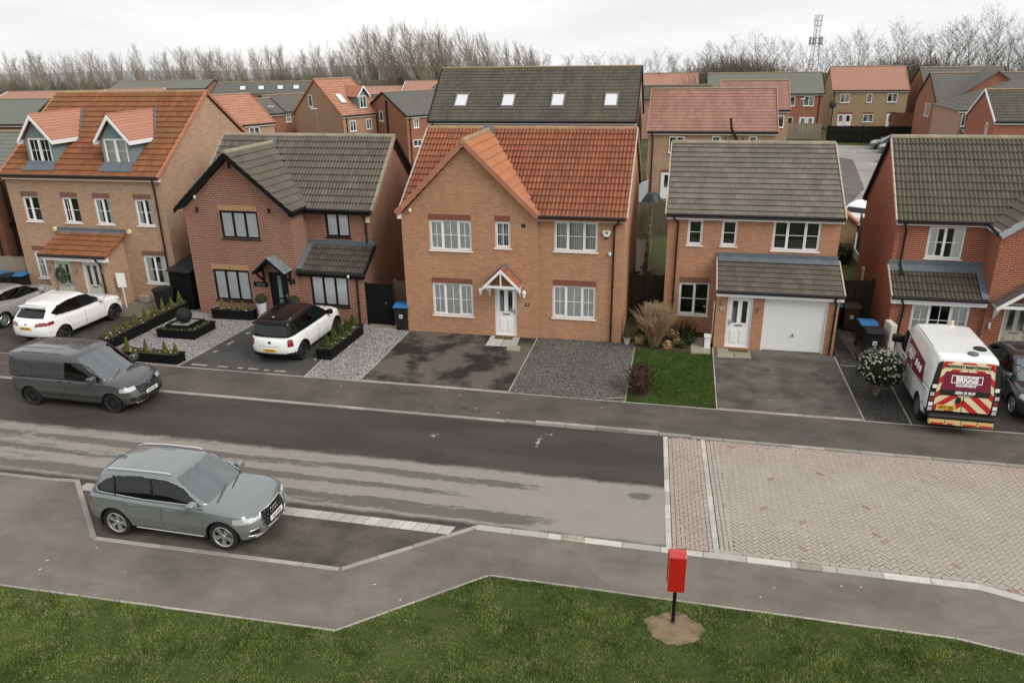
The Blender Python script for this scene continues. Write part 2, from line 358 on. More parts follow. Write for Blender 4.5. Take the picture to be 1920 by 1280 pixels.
def gravel_mat(name, c1, c2, dk, size=26.0):
    m = NM(name, 0.85, 0.3); w = m.world()
    n = m.t.nodes.new('ShaderNodeTexVoronoi'); n.inputs['Scale'].default_value = size; m.set(n.inputs['Vector'], w)
    r = m.sep(n.outputs['Color'])[0]
    c = m.mix(m.ramp(r, [(0.1, 0.0), (0.9, 1.0)]), c1, c2)
    c = m.mix(m.ramp(m.sep(n.outputs['Color'])[1], [(0.74, 0.0), (0.78, 1.0)]), c, dk)
    c = m.mix(m.ramp(n.outputs['Distance'], [(0.45, 0.0), (0.75, 0.85)]), c, tuple(x * 0.3 for x in dk))
    c = m.mix(m.math('MULTIPLY', m.ramp(m.noise(w, 0.9, 5.0, .65), [(0.4, 0.0), (0.7, 1.0)]), 0.35), c, tuple(x * 0.6 for x in c1))
    m.col(c); m.bump(n.outputs['Distance'], 0.9, -0.03); return m.mat
M_GRAVEL_W = gravel_mat('pale_gravel', (0.25, 0.24, 0.23), (0.66, 0.64, 0.62), (0.11, 0.105, 0.10), 33.0)
M_GRAVEL_G = gravel_mat('grey_gravel', (0.10, 0.096, 0.088), (0.30, 0.285, 0.26), (0.05, 0.047, 0.042), 36.0)
M_GRAVEL_D = gravel_mat('dark_gravel', (0.05, 0.047, 0.043), (0.16, 0.15, 0.135), (0.025, 0.024, 0.022), 38.0)
def concrete(name, c, var=0.22):
    m = NM(name, 0.88, 0.25); w = m.world(); r = m.rnd()
    a = m.mix(r, tuple(x * (1 - var) for x in c), tuple(min(1, x * (1 + var)) for x in c))
    a = m.mix(m.math('MULTIPLY', m.ramp(m.noise(w, 3.0, 6.0, 0.7), [(0.45, 0.0), (0.75, 1.0)]), 0.45), a, tuple(x * 0.5 for x in c))
    a = m.mix(m.math('MULTIPLY', m.ramp(m.noise(w, 70.0, 2.0, 0.8), [(0.3, 1.0), (0.5, 0.0)]), 0.25), a, tuple(x * 0.5 for x in c))
    m.col(a); m.bump(m.noise(w, 80.0, 2.0), 0.25, 0.005); return m.mat
M_KERB = concrete('concrete_kerb', (0.30, 0.275, 0.245))
M_SLAB = concrete('concrete_slab', (0.44, 0.42, 0.385))
M_EDGE = concrete('concrete_edging', (0.34, 0.315, 0.275))
M_STONE = concrete('weathered_stone', (0.30, 0.265, 0.215))
def block_mat():
    m = NM('paving_block', 0.88, 0.25); w = m.world(); r = m.rnd()
    a = m.mix(r, (0.318, 0.278, 0.243), (0.345, 0.304, 0.268))
    a = m.mix(m.ramp(r, [(0.990, 0.0), (0.994, 1.0)]), a, (0.25, 0.165, 0.13))
    x, y, _ = m.sep(w)
    red = m.math('MAXIMUM', m.math('SUBTRACT', 1.0, sm(m, x, 0.6, 1.6)), 0.0)
    red = m.math('MAXIMUM', red, m.math('MULTIPLY', sm(m, y, 18.2, 20.3), 0.75))
    a = m.mix(m.math('MULTIPLY', red, 0.36), a, m.mix(r, (0.29, 0.185, 0.145), (0.335, 0.225, 0.18)))
    a = m.mix(m.math('MULTIPLY', m.ramp(m.noise(w, 0.7, 5.0, 0.65), [(0.40, 0.0), (0.7, 1.0)]), 0.35), a, (0.42, 0.385, 0.35))
    a = m.mix(m.math('MULTIPLY', m.ramp(m.noise(w, 9.0, 5.0, 0.7), [(0.5, 0.0), (0.75, 1.0)]), 0.25), a, (0.13, 0.10, 0.085))
    m.col(a); m.bump(m.noise(w, 90.0, 2.0), 0.2, 0.005); return m.mat
M_BLOCK = block_mat()
M_SAND = flat('paving_joint_sand', (0.085, 0.066, 0.055), 0.95)
def ground_mat(name, c1, c2, c3):
    m = NM(name, 0.95, 0.1); w = m.world()
    c = m.mix(m.ramp(m.noise(w, 0.35, 6.0, 0.65), [(0.38, 0.0), (0.64, 1.0)]), c1, c2)
    c = m.mix(m.ramp(m.noise(w, 2.6, 6.0, 0.75), [(0.5, 0.0), (0.72, 0.8)]), c, c3)
    m.col(c); m.bump(m.noise(w, 30.0, 3.0), 0.6, 0.03); return m.mat
M_GROUND = ground_mat('rough_ground', (0.045, 0.060, 0.022), (0.085, 0.085, 0.040), (0.10, 0.085, 0.055))
M_TURF = ground_mat('turf_base', (0.035, 0.052, 0.014), (0.060, 0.080, 0.022), (0.085, 0.082, 0.036))
M_SOIL = ground_mat('bare_soil', (0.20, 0.145, 0.095), (0.27, 0.20, 0.135), (0.10, 0.07, 0.045))
M_BED = ground_mat('bed_soil', (0.045, 0.036, 0.024), (0.07, 0.058, 0.035), (0.035, 0.045, 0.015))
def blade_mat(name, stops, dry, dry_lo=0.56):
    m = NM(name, 0.7, 0.2); w = m.world(); r = m.node('ShaderNodeNewGeometry', 'Random Per Island')
    big = m.math('ADD', m.math('MULTIPLY', m.math('SUBTRACT', m.noise(w, 1.1, 6.0, 0.75), .5), 1.5), .46)
    c = m.ramp(m.math('ADD', m.math('MULTIPLY', big, 0.8), m.math('MULTIPLY', r, 0.28)), stops)
    c = m.mix(m.math('MULTIPLY', m.ramp(m.noise(w, 2.1, 4.0, 0.6), [(dry_lo, 0.0), (dry_lo + 0.14, 1.0)]), m.ramp(r, [(0.3, 0.2), (0.7, 0.9)])), c, dry)
    m.col(c); m.b.inputs['Subsurface Weight'].default_value = 0.0; return m.mat
M_GRASS = blade_mat('grass_blades', [(0.30, (0.030, 0.052, 0.010)), (0.44, (0.085, 0.130, 0.024)), (0.58, (0.165, 0.215, 0.048)), (0.80, (0.27, 0.30, 0.095))], (0.33, 0.29, 0.15), .52)
M_WHITE = flat('white_upvc', (0.78, 0.78, 0.77), 0.35, var=0.05)
M_WHITE2 = flat('white_paint', (0.72, 0.71, 0.69), 0.5, var=0.08)
M_BLACKP = flat('black_upvc', (0.009, 0.009, 0.010), 0.5, spec=.2, var=0.2)
M_PIPE = flat('black_gutter_plastic', (0.016, 0.015, 0.014), 0.35, var=0.2)
M_BLACKW = flat('black_timber_paint', (0.0075, 0.0075, 0.0075), 0.75, spec=.12, var=0.3, sc=6.0)
M_LEAD = flat('lead_flashing', (0.115, 0.132, 0.148), 0.65, spec=0.25, var=0.35, sc=4.0)
M_DARK = flat('dark_void', (0.010, 0.010, 0.011), 0.9, var=0.0)
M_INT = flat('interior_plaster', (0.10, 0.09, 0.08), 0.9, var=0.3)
M_STEEL = flat('galvanised_steel', (0.36, 0.37, 0.38), 0.4, 0.8, var=0.12)
M_CHROME = flat('chrome', (0.70, 0.71, 0.72), 0.12, 1.0, var=0.03)
M_RUBBER = flat('tyre_rubber', (0.018, 0.017, 0.016), 0.85, var=0.2)
M_GREYPL = flat('grey_plastic', (0.10, 0.10, 0.10), 0.5)
def wood(name, c, gap=0.3):
    m = NM(name, 0.85, 0.15); w = m.obj(); r = m.rnd()
    c_ = m.mix(m.noise(m.mapv(w, (9, 9, 0.8)), 2.5, 6.0, 0.7), tuple(x * 0.55 for x in c), tuple(x * 1.3 for x in c))
    c_ = m.mix(m.math('MULTIPLY', r, 0.4), c_, tuple(x * 0.6 for x in c)); m.col(c_); return m.mat
M_FENCE = wood('weathered_fence_timber', (0.155, 0.125, 0.09)); M_FENCE_D = wood('dark_fence_timber', (0.055, 0.045, 0.034)); M_FENCE_P = wood('pale_fence_timber', (0.30, 0.25, 0.19))
def glass_mat(name, tint, base=0.06, refl=1.0, dirt=0.0):
    m = bpy.data.materials.new(name); m.use_nodes = True; t = m.node_tree; t.nodes.clear()
    o = t.nodes.new('ShaderNodeOutputMaterial'); mx = t.nodes.new('ShaderNodeMixShader'); tr = t.nodes.new('ShaderNodeBsdfTransparent'); gl = t.nodes.new('ShaderNodeBsdfGlossy')
    lw = t.nodes.new('ShaderNodeFresnel'); lw.inputs['IOR'].default_value = 1.5
    mu = t.nodes.new('ShaderNodeMath'); mu.operation = 'MULTIPLY_ADD'; mu.inputs[1].default_value = refl; mu.inputs[2].default_value = base; mu.use_clamp = True
    tr.inputs[0].default_value = (*tint, 1); gl.inputs['Roughness'].default_value = 0.02; gl.inputs['Color'].default_value = (0.9, 0.93, 0.95, 1)
    t.links.new(lw.outputs[0], mu.inputs[0]); t.links.new(mu.outputs[0], mx.inputs[0]); t.links.new(tr.outputs[0], mx.inputs[1]); t.links.new(gl.outputs[0], mx.inputs[2]); t.links.new(mx.outputs[0], o.inputs[0])
    return m
M_GLASS = glass_mat('window_glass', (0.90, 0.93, 0.92), 0.05)
M_GLASS_B = glass_mat('clear_window_glass', (0.97, 0.98, 0.98), 0.02)
M_CARGLASS = glass_mat('car_glass', (0.12, 0.15, 0.15), 0.02, .75)
M_SCREEN = glass_mat('windscreen_glass', (0.42, 0.48, 0.47), 0.18, 1.3)
def far_glass():
    m = NM('far_window_glass', 0.08, 0.6); w = m.world()
    m.col(m.mix(m.ramp(m.noise(w, 0.8, 2.0), [(0.45, 0.0), (0.6, 1.0)]), (0.02, 0.024, 0.026), (0.22, 0.23, 0.23))); return m.mat
M_FARGLASS = far_glass()
M_CURTAIN = flat('net_curtain', (0.80, 0.80, 0.77), 0.9, var=0.12, sc=5.0)
M_CURTAIN2 = flat('patterned_curtain', (0.36, 0.33, 0.28), 0.9, var=0.3, sc=8.0)
M_SHUTTER = flat('white_shutter', (0.88, 0.89, 0.88), 0.5, var=0.05)
M_BLIND_G = flat('grey_green_blind', (0.17, 0.20, 0.18), 0.7, var=0.15)
M_BLIND_D = flat('dark_slat_blind', (0.055, 0.075, 0.055), 0.6, var=0.15)
# ================================================================ ground and street
RZ = -0.03          # road surface; footways and drives are at 0
def sheet(name, pts, z, mat, kind='structure'):
    mb = MB(); mb.poly([(x, y, z) for x, y in pts]); o = mb.build(name, mat, None, fix=False); o['kind'] = kind; return o
def slab(name, pts, z0, z1, mat):
    mb = MB(); mb.prism([(x, y, z0) for x, y in pts], (0, 0, z1 - z0)); o = mb.build(name, mat, None); o['kind'] = 'structure'; return o
# the land: level round the houses, falling away beyond the tree belt
def land_z(x, y):
    d = max(0.0, y - 190.0); return -0.10 - 190.0 * (1 - math.exp(-d / 1500.0)) - (0.0 if d == 0 else 2.0 * math.sin(x / 310.0) * min(1, d / 300))
gx = [-4200, -2600, -1600, -1000, -600, -350, -200, -120, -60, 0, 60, 120, 200, 350, 600, 1000, 1600, 2600, 4200]
gy = [-250, -60, 0, 60, 120, 160, 190, 230, 280, 350, 450, 600, 800, 1100, 1500, 2100, 3000, 4200, 6500]
mb = MB(); mb.v = [(x, y, land_z(x, y)) for y in gy for x in gx]; nx = len(gx)
for j in range(len(gy) - 1):
    for i in range(nx - 1): mb.f.append((j * nx + i, j * nx + i + 1, (j + 1) * nx + i + 1, (j + 1) * nx + i)); mb.m.append(0)
struct('ground', mb, M_GROUND, smooth=True, fix=False)
def hills_mat():
    m = NM('hazy_hill_fields', 0.95, 0.1); m.col(m.mix(m.noise(m.world(), 0.004, 5.0), (0.33, 0.37, 0.40), (0.42, 0.45, 0.46))); return m.mat  # pale blue-grey: distance haze painted into the hill colour
mb = MB(); K = 60
for j, (yy, zz) in enumerate(((3000, -200), (3400, 0), (3900, -200))):
    for i in range(K + 1):
        x = -5200 + i * 160; h = 0 if zz else 145 + 7 * math.sin(i * 0.31) + 4 * math.sin(i * 0.83 + 1) - max(0, x + 1300) * 0.05
        mb.v.append((x, yy + 60 * math.sin(i * 0.5), -195 + max(h, 0) if zz == 0 else -200))
for j in range(2):
    for i in range(K): mb.f.append((j * (K + 1) + i, j * (K + 1) + i + 1, (j + 1) * (K + 1) + i + 1, (j + 1) * (K + 1) + i)); mb.m.append(0)
struct('hills', mb, hills_mat(), smooth=True, fix=False)
KN = 20.20          # face of the far kerb
LAWN_PATH = [(-60, 9.6), (-13.88, 10.62), (-6.14, 10.79), (-3.59, 13.02), (5.6, 12.97), (6.7, 12.76), (8.2, 12.2), (10.0, 11.1), (13.0, 8.6), (17, 4.5)]
KERB_PATH = [(-60, 14.35), (-16.2, 14.66), (-15.42, 14.74), (-13.08, 12.58), (-6.89, 12.66), (-4.32, 14.80), (0.0, 14.78), (6.55, 14.78), (7.35, 14.53), (8.6, 13.9), (10.6, 12.5), (13.5, 9.9), (18, 5.5)]
sheet('road', [(-60, 14.0), (0.15, 14.0), (-0.115, 20.3), (-60, 20.3)], RZ, M_ROAD)
sheet('block_paving_bed', [(0.1, 14.3), (5, 14.3), (8, 13.5), (12, 10.5), (18, 4.0), (34, 4.0), (34, 20.3), (-0.15, 20.3)], RZ - 0.012, M_SAND)
sheet('parking_bay', [(-15.6, 14.70), (-13.1, 12.45), (-6.8, 12.5), (-4.3, 14.70)], RZ + 0.006, M_BAY)
far_foot = slab('far_footway', [(-60, KN + 0.12), (36, KN + 0.12), (36, 22.26), (-60, 22.26)], -0.14, 0.0, M_FOOT)
near_foot = slab('near_footway', [(x, y) for x, y in LAWN_PATH] + [(x, y - 0.06) for x, y in reversed(KERB_PATH)], -0.14, 0.0, M_FOOT2)
def unit_box(L, w, h, bev):
    mb = MB(); mb.box(-L / 2, -w / 2, -h, L / 2, w / 2, 0); return mb
UNIT = {}
def unit(name, L, w, h, mat, bev=0.008):
    k = (name, L, w, h, mat.name)
    if k not in UNIT: UNIT[k] = unit_box(L, w, h, bev).mesh(name, mat, bevel=bev)
    return UNIT[k]
def stones(name, path, L, w, h, ztop, parent, mat, side=1, gap=0.008, bev=0.010, zf=None, closed=False):
    """a row of stones laid along a path, each its own piece; side=+1 lays them to the left of the path"""
    me = unit(name, L, w, h, mat, bev); out = []
    for (ax, ay), (bx, by) in zip(path[:-1], path[1:]):
        d = Vector((bx - ax, by - ay)); ln = d.length; n = max(1, round(ln / L)); d.normalize(); nrm = Vector((-d.y, d.x)) * side
        for i in range(n):
            t = (i + 0.5) * ln / n; c = Vector((ax, ay)) + d * t + nrm * (w / 2)
            if abs(c.x) > 34: continue
            o = link(name, me, parent); o.location = (c.x, c.y, (zf(c.x, c.y) if zf else ztop) + random.uniform(-.003, .003)); o.rotation_euler = (random.uniform(-.006, .006), 0, math.atan2(d.y, d.x) + random.uniform(-.004, .004))
            o.scale = ((ln / n - gap) / L, 1, 1); out.append(o)
    return out
# far kerb: dropped in front of the drives, raised between them
def far_kz(x, y): return 0.006 + 0.075 * max(0.0, min(1.0, min((x + 4.7) / 0.9, (0.6 - x) / 0.9)))
stones('kerb_stone', [(-33.5, KN), (14.5, KN)], 0.915, 0.125, 0.25, 0, far_foot, M_KERB, 1, zf=far_kz)
stones('edging_stone', [(-33, 22.23), (-17.75, 22.23)], 0.915, 0.05, 0.15, 0.006, far_foot, M_EDGE)
stones('edging_stone', [(-17.75, 22.23), (12, 22.23)], 0.915, 0.05, 0.15, 0.007, far_foot, M_EDGE)
# near kerb and lawn edging
def near_kz(x, y): return 0.004 if -15.4 < x < -4.4 else 0.055 if x > -3.6 or x < -16 else 0.03
stones('kerb_stone', KERB_PATH[:6], 0.915, 0.125, 0.25, 0.008, near_foot, M_KERB, -1, zf=lambda x, y: 0.012)
stones('kerb_stone', KERB_PATH[5:], 0.915, 0.20, 0.25, 0.02, near_foot, M_SLAB, -1, zf=lambda x, y: 0.02)
stones('edging_stone', LAWN_PATH, 0.915, 0.05, 0.15, 0.012, near_foot, M_EDGE, 1)
# channel slabs between the bay and the road
ME_CH = MB().prism([(-.19, -.165, -.06), (.11, -.165, -.06), (.19, .165, -.06), (-.11, .165, -.06)], (0, 0, .06)).mesh('channel_slab', M_SLAB, bevel=.006)
for i in range(34):
    x = -15.0 + 0.312 * i
    if x > -4.75: break
    o = link('channel_slab', ME_CH, near_foot); o.location = (x, 14.49, RZ + 0.012 + random.uniform(-.002, .002))
# ramp edging: two strips of pale slabs
paving = sheet('block_paving', [(0.0, 14.75), (0.02, 14.75), (0.02, 14.76), (0.0, 14.76)], RZ - 0.008, M_SAND)
for (xa, ya), (xb, yb) in (((0.12, 14.80), (-0.13, 20.18)), ((1.18, 14.80), (0.93, 20.18))):
    stones('strip_slab', [(xa, ya), (xb, yb)], 0.60, 0.13, 0.08, RZ + 0.010, paving, M_SLAB, -1, bev=0.004)
# herringbone blocks
BL, BW, GAP = 0.204, 0.102, 0.011
me_block = unit('paving_block', BL - GAP, BW - GAP, 0.05, M_BLOCK, 0.006)
def sx1(y): return 0.12 - 0.25 * (y - 14.8) / 5.38 + 0.14
def sx2(y): return 1.18 - 0.25 * (y - 14.8) / 5.38 + 0.14
def near_edge(x):
    for (ax, ay), (bx, by) in zip(KERB_PATH[:-1], KERB_PATH[1:]):
        if ax <= x <= bx: return ay + (by - ay) * (x - ax) / (bx - ax)
    return 5.0
blocks = []
c45 = math.cos(R(45)); nmax = 150
for i in range(-nmax, nmax):
    for j in range(-nmax, nmax):
        d = (i - j) % 4
        if d == 0: cx, cy, a = (i + 1.0) * BW, (j + 0.5) * BW, 0.0
        elif d == 3: cx, cy, a = (i + 0.5) * BW, (j + 1.0) * BW, R(90)
        else: continue
        x = 7.0 + (cx - cy) * c45; y = 16.5 + (cx + cy) * c45
        if y > KN - 0.14 or x > 13.5 or x < sx2(y) + 0.26 or y < near_edge(x) + 0.12: continue
        blocks.append((x, y, a + R(45) + (100 if y > KN - 0.26 or x < sx2(y) + 0.38 or y < near_edge(x) + 0.27 else 0)))
for k in range(54):                          # border courses
    y = 14.85 + 0.1 * k
    for q in (0.06, 0.165, 0.27): blocks.append((sx2(y) + q, y, R(90) + 0.0)) if k % 2 == 0 else None
x = 1.3
while x < 13.5:
    blocks.append((x, KN - 0.06, 0.0)); blocks.append((x + 0.1, KN - 0.165, 0.0)); e = near_edge(x)
    for q in (0.055, 0.16):
        e2 = near_edge(x + 0.1); blocks.append((x, e + q, math.atan2(e2 - e, 0.1)))
    x += BL
# between the strips: blocks square to the strip, in stretcher and soldier courses
k = 0; y = 14.92; halves = []
while y < KN - 0.05:
    x0 = sx1(y); w = sx2(y) - 0.14 - x0
    for q in (0.055, w - 0.055): blocks.append((x0 + q, y, R(90))) if k % 2 == 0 else None
    nc = int((w - 0.20) / BW); bw = (w - 0.215) / nc
    for n in range(nc):
        dd = (n - k) % 4; cx_ = x0 + 0.1075 + (n + .5) * bw
        if dd == 0 and n + 1 < nc: blocks.append((cx_ + bw / 2, y, 0.0))
        elif dd == 3: blocks.append((cx_, y + BW / 2, R(90)))
        elif (dd == 0) or (dd == 1 and n == 0) or (dd == 2 and k == 0): halves.append((cx_, y))
    y += BW; k += 1
blocks = [(x, y, a, (Vector((x, y, 0)) - CAM).length) for x, y, a in blocks]
def in_view(p, margin=0.04):
    d = Vector(p) - CAM; f = d.dot(FWD)
    if f <= 0: return False
    u = d.dot(_cx) / f * 1419.56 / 1920; v = d.dot(_cy) / f * 1419.56 / 1920
    return abs(u) < 0.5 + margin and abs(v) < 0.3333 + margin
blocks.sort(key=lambda b: (not in_view((b[0], b[1], 0), 0), b[3]))
rest = MB(); ub = unit_box(BL - GAP, BW - GAP, 0.05, 0)
for n, (x, y, a, d) in enumerate(blocks):
    z = RZ + random.uniform(-0.002, 0.002)
    if a > 50: a -= 100; z -= 0.006
    if n < 300:
        o = link('paving_block', me_block, paving); o.location = (x, y, z); o.rotation_euler = (random.uniform(-.01, .01), random.uniform(-.01, .01), a + random.uniform(-.01, .01))
    else: rest.add(ub, Matrix.Translation((x, y, z)) @ Matrix.Rotation(a + random.uniform(-.012, .012), 4, 'Z') @ Matrix.Rotation(random.uniform(-.012, .012), 4, 'X'))
uh = unit_box(BW - GAP, BW - GAP, 0.05, 0)
for x, y in halves: rest.add(uh, Matrix.Translation((x, y, RZ)))
stuff(rest.build('paving_blocks', M_BLOCK, paving, fix=False))
# gratings and covers
def cover(name, label, x, y, z, w, d, mat, cat='manhole cover', rz=0.0):
    t = thing(name, label, cat, (x, y, z), rz)
    mb = MB(); b = 0.025
    mb.box(-w / 2, -d / 2, -0.03, w / 2, -d / 2 + b, 0.006); mb.box(-w / 2, d / 2 - b, -0.03, w / 2, d / 2, 0.006); mb.box(-w / 2, -d / 2 + b, -0.03, -w / 2 + b, d / 2 - b, 0.006); mb.box(w / 2 - b, -d / 2 + b, -0.03, w / 2, d / 2 - b, 0.006)
    mb.build('frame', M_GREYPL, t)
    mb = MB(); mb.box(-w / 2 + b + .004, -d / 2 + b + .004, -0.03, w / 2 - b - .004, d / 2 - b - .004, 0.004)
    mb.build('lid', mat, t, bevel=0.003); return t
M_IRON = flat('cast_iron', (0.075, 0.068, 0.060), 0.7, 0.3, var=0.3)
cover('manhole_cover', 'square inspection cover in the far footway in front of the black stained drive', -6.39, 20.83, 0.002, 0.42, 0.36, M_IRON)
cover('manhole_cover', 'pale framed inspection cover in the far footway beside the block paving', 3.90, 20.84, 0.002, 0.36, 0.30, M_FOOT)
def drain(label, x, y, z):
    t = thing('drain_grating', label, 'drain', (x, y, z)); mb = MB(); mb.box(-.26, -.12, -.05, .26, .12, -.02); mb.build('sump', M_DARK, t)
    mb = MB()
    for a, b, c, d in ((-.26, -.12, .26, -.10), (-.26, .10, .26, .12), (-.26, -.1, -.235, .1), (.235, -.1, .26, .1)): mb.box(a, b, -.03, c, d, .006)
    mb.build('frame', M_STONE, t)
    mb = MB()
    for i in range(11): mb.box(-.22 + .042 * i, -.1, -.02, -.22 + .042 * i + .022, .1, .004)
    mb.box(-.235, -.012, -.02, .235, .012, .002); mb.build('grate', M_STONE, t)
drain('rectangular road drain in the near kerb left of the red post box', -2.01, 14.69, 0.022); drain('rectangular drain in the near kerb right of the red post box', 3.20, 14.67, 0.022)
for k, (x, y, l) in enumerate(((3.22, 25.71, 'oval dark cover in the garage drive below the white front door'), (4.80, 25.62, 'oval dark cover in the garage drive below the garage door'), (4.84, 22.97, 'oval dark cover in the garage drive near the footway'))):
    t = thing('drive_cover', l, 'drain cover', (x, y, 0.006)); mb = MB(); mb.lathe([(0.0, 0), (0.15, 0), (0.16, -.01)], 20); mb.build('lid', M_IRON, t); mb = MB(); mb.lathe([(0.165, -.01), (0.165, .003), (0.185, .002), (0.19, -.01)], 20); mb.build('rim', M_GREYPL, t)
# ---------------------------------------------------------------- front plots
sheet('tarmac_driveway', [(-33, 22.26), (-21.9, 22.26), (-21.9, 29.2), (-33, 29.2)], 0.002, M_DRIVE_A)
sheet('garden_path', [(-24.9, 26.9), (-22.0, 26.9), (-22.0, 29.0), (-24.9, 29.0)], 0.006, asphalt('worn_path', (0.17, 0.155, 0.13), 0.3, 0.4))
sheet('white_gravel_garden', [(-21.9, 22.26), (-17.72, 22.26), (-17.30, 27.9), (-21.9, 28.6)], 0.003, M_GRAVEL_W)
sheet('tarmac_driveway', [(-17.69, 22.26), (-12.66, 22.26), (-12.75, 27.9), (-17.27, 27.9)], 0.003, M_DRIVE_B)
sheet('white_gravel_strip', [(-12.62, 22.26), (-10.58, 22.26), (-10.58, 27.3), (-11.1, 28.4), (-12.7, 28.4)], 0.003, M_GRAVEL_W)
sheet('tarmac_driveway', [(-10.54, 22.26), (-5.30, 22.26), (-5.30, 27.6), (-10.54, 27.6)], 0.003, M_DRIVE_C)
sheet('gravel_driveway', [(-5.24, 22.26), (-1.42, 22.26), (-1.46, 27.7), (-5.24, 27.7)], 0.003, M_GRAVEL_G)
sheet('garden_bed', [(-2.0, 27.2), (1.4, 26.7), (1.4, 29.4), (-2.0, 31.0)], 0.002, M_BED)
sheet('front_lawn', [(-1.36, 22.26), (1.42, 22.26), (1.40, 26.8), (-1.40, 27.2)], 0.001, M_TURF)
sheet('tarmac_driveway', [(1.50, 22.26), (5.74, 22.26), (5.72, 27.7), (1.47, 27.8)], 0.003, M_DRIVE_D)
sheet('gravel_border', [(5.80, 22.26), (7.05, 22.26), (7.15, 27.0), (7.0, 31.4), (5.78, 31.4)], 0.003, M_GRAVEL_D)
sheet('tarmac_driveway', [(7.10, 22.26), (14, 22.26), (14, 29.0), (7.2, 29.0)], 0.003, asphalt('dark_drive_tarmac', (0.055, 0.050, 0.044), 0.3, 0.5))
sheet('back_gardens', [(-36, 31), (22, 31), (22, 47), (-36, 47)], -0.05, M_GROUND)
sheet('dry_path', [(6.45, 27.0), (6.95, 27.0), (6.7, 31.4), (6.2, 31.4)], 0.007, asphalt('narrow_concrete_path', (0.16, 0.15, 0.125), 0.3, 0.4))
sheet('parking_court', [(9.0, 38), (26, 46), (27, 94.0), (13.0, 97.0), (9.5, 60)], -0.03, M_PARK)
sheet('parking_court_patch', [(9.6, 52), (13.9, 64.5), (16.2, 82), (15.0, 84), (9.6, 80)], -0.025, M_PARK2)
def edging(path, nm, L=0.915, w=0.05, z=0.012, mat=None, parent=None):
    g = thing('drive_edging', nm, 'edging', (path[0][0], path[0][1], 0), org=(path[0][0], path[0][1], 0)); me = unit('edging_stone', L, w, 0.15, mat or M_EDGE, 0.006)
    for (ax, ay), (bx, by) in zip(path[:-1], path[1:]):
        d = Vector((bx - ax, by - ay)); ln = d.length; n = max(1, round(ln / L)); d.normalize()
        for i in range(n):
            c = Vector((ax, ay)) + d * ((i + .5) * ln / n); o = link('edging_stone', me, g); o.location = (c.x - path[0][0], c.y - path[0][1], z + random.uniform(-.002, .002)); o.rotation_euler = (0, 0, math.atan2(d.y, d.x)); o.scale = ((ln / n - .008) / L, 1, 1)
edging([(-17.70, 22.28), (-17.28, 27.9)], 'thin pale edging between the white gravel garden and the sett bordered drive')
edging([(-12.64, 22.28), (-12.72, 24.0)], 'short pale edging on the right of the drive with the white and black car')
edging([(-10.56, 22.28), (-10.56, 27.3)], 'edging between the white gravel strip and the black stained drive')
edging([(-5.27, 22.28), (-5.27, 27.5)], 'edging between the black stained drive and the grey gravel drive')
edging([(-1.41, 22.28), (-1.44, 27.2)], 'timber edging between the grey gravel drive and the small lawn', mat=M_FENCE_P)
edging([(1.455, 22.28), (1.44, 27.6)], 'edging between the small lawn and the garage drive')
edging([(5.77, 22.28), (5.75, 27.5)], 'edging on the right of the garage drive beside the dark gravel')
edging([(5.8, 26.65), (6.45, 26.68)], 'short cross edging in the dark gravel below the bins')
edging([(7.08, 22.28), (7.17, 25.4)], 'edging beside the left wheels of the striped van')
for x0, x1 in ((-10.5, -5.3), (1.5, 5.72)):
    stones('channel_stone', [(x0, 22.27), (x1, 22.27)], 0.9, 0.10, 0.12, 0.012, far_foot, M_STONE)
# pale setts marking the drive of the black trimmed house
setts = thing('sett_border', 'broken line of pale setts round the drive with the white and black car', 'setts', (-17.3, 22.6, 0), org=(-17.3, 22.6, 0))
def sett_line(a, b, off):
    d = Vector(b) - Vector(a); ln = d.length; d.normalize(); n = int(ln / 0.21)
    for i in range(n):
        if random.random() < off: continue
        c = Vector(a) + d * (0.1 + i * 0.21); o = link('sett', unit('sett', 0.2, 0.11, 0.05, M_STONE, 0.006), setts); o.location = (c.x + 17.3, c.y - 22.6, 0.014); o.rotation_euler = (0, 0, math.atan2(d.y, d.x) + random.uniform(-.03, .03))
sett_line((-17.3, 22.55), (-12.9, 22.55), .5); sett_line((-17.25, 22.7), (-16.9, 27.6), .6); sett_line((-12.95, 22.7), (-13.1, 27.7), .2); sett_line((-16.6, 27.75), (-13.2, 27.75), .0)
def slabs(nm, quads, mat, cat='paving', th=0.04, z=0.0):
    x0, y0 = quads[0][0]; t = thing('paving_slabs', nm, cat, (x0, y0, 0), org=(x0, y0, 0))
    for q in quads: MB().prism([(a, b, z - .02) for a, b in q], (0, 0, th)).build('slab', mat, t, bevel=0.006)
slabs('pale slabs below the door of the orange roofed house with gabled front', [[(-7.09, 26.3), (-6.50, 26.32), (-6.52, 27.36), (-7.12, 27.36)], [(-6.48, 26.32), (-5.88, 26.34), (-5.95, 27.36), (-6.50, 27.36)]], M_SLAB)
slabs('single loose stone slab on the black stained drive', [[(-6.19, 25.96), (-5.66, 25.90), (-5.72, 26.42), (-6.2, 26.42)]], M_STONE, th=.06)
slabs('pale slabs below the white door beside the garage', [[(1.60, 26.66), (2.19, 26.70), (2.19, 27.56), (1.61, 27.56)], [(2.21, 26.70), (2.79, 26.75), (2.78, 27.56), (2.21, 27.56)]], M_STONE)
slabs('worn slabs between the shrub bed and the garage porch', [[(.65, 26.82), (1.34, 26.88), (1.36, 27.7), (.64, 27.7)], [(.64, 27.72), (1.36, 27.72), (1.36, 28.6), (.64, 28.6)]], M_STONE)
slabs('small slabs before the black gate between the brown and the tan house', [[(-12.4, 27.3), (-11.75, 27.3), (-11.75, 27.9), (-12.4, 27.9)], [(-11.73, 27.3), (-11.1, 27.3), (-11.1, 27.9), (-11.73, 27.9)]], M_STONE)
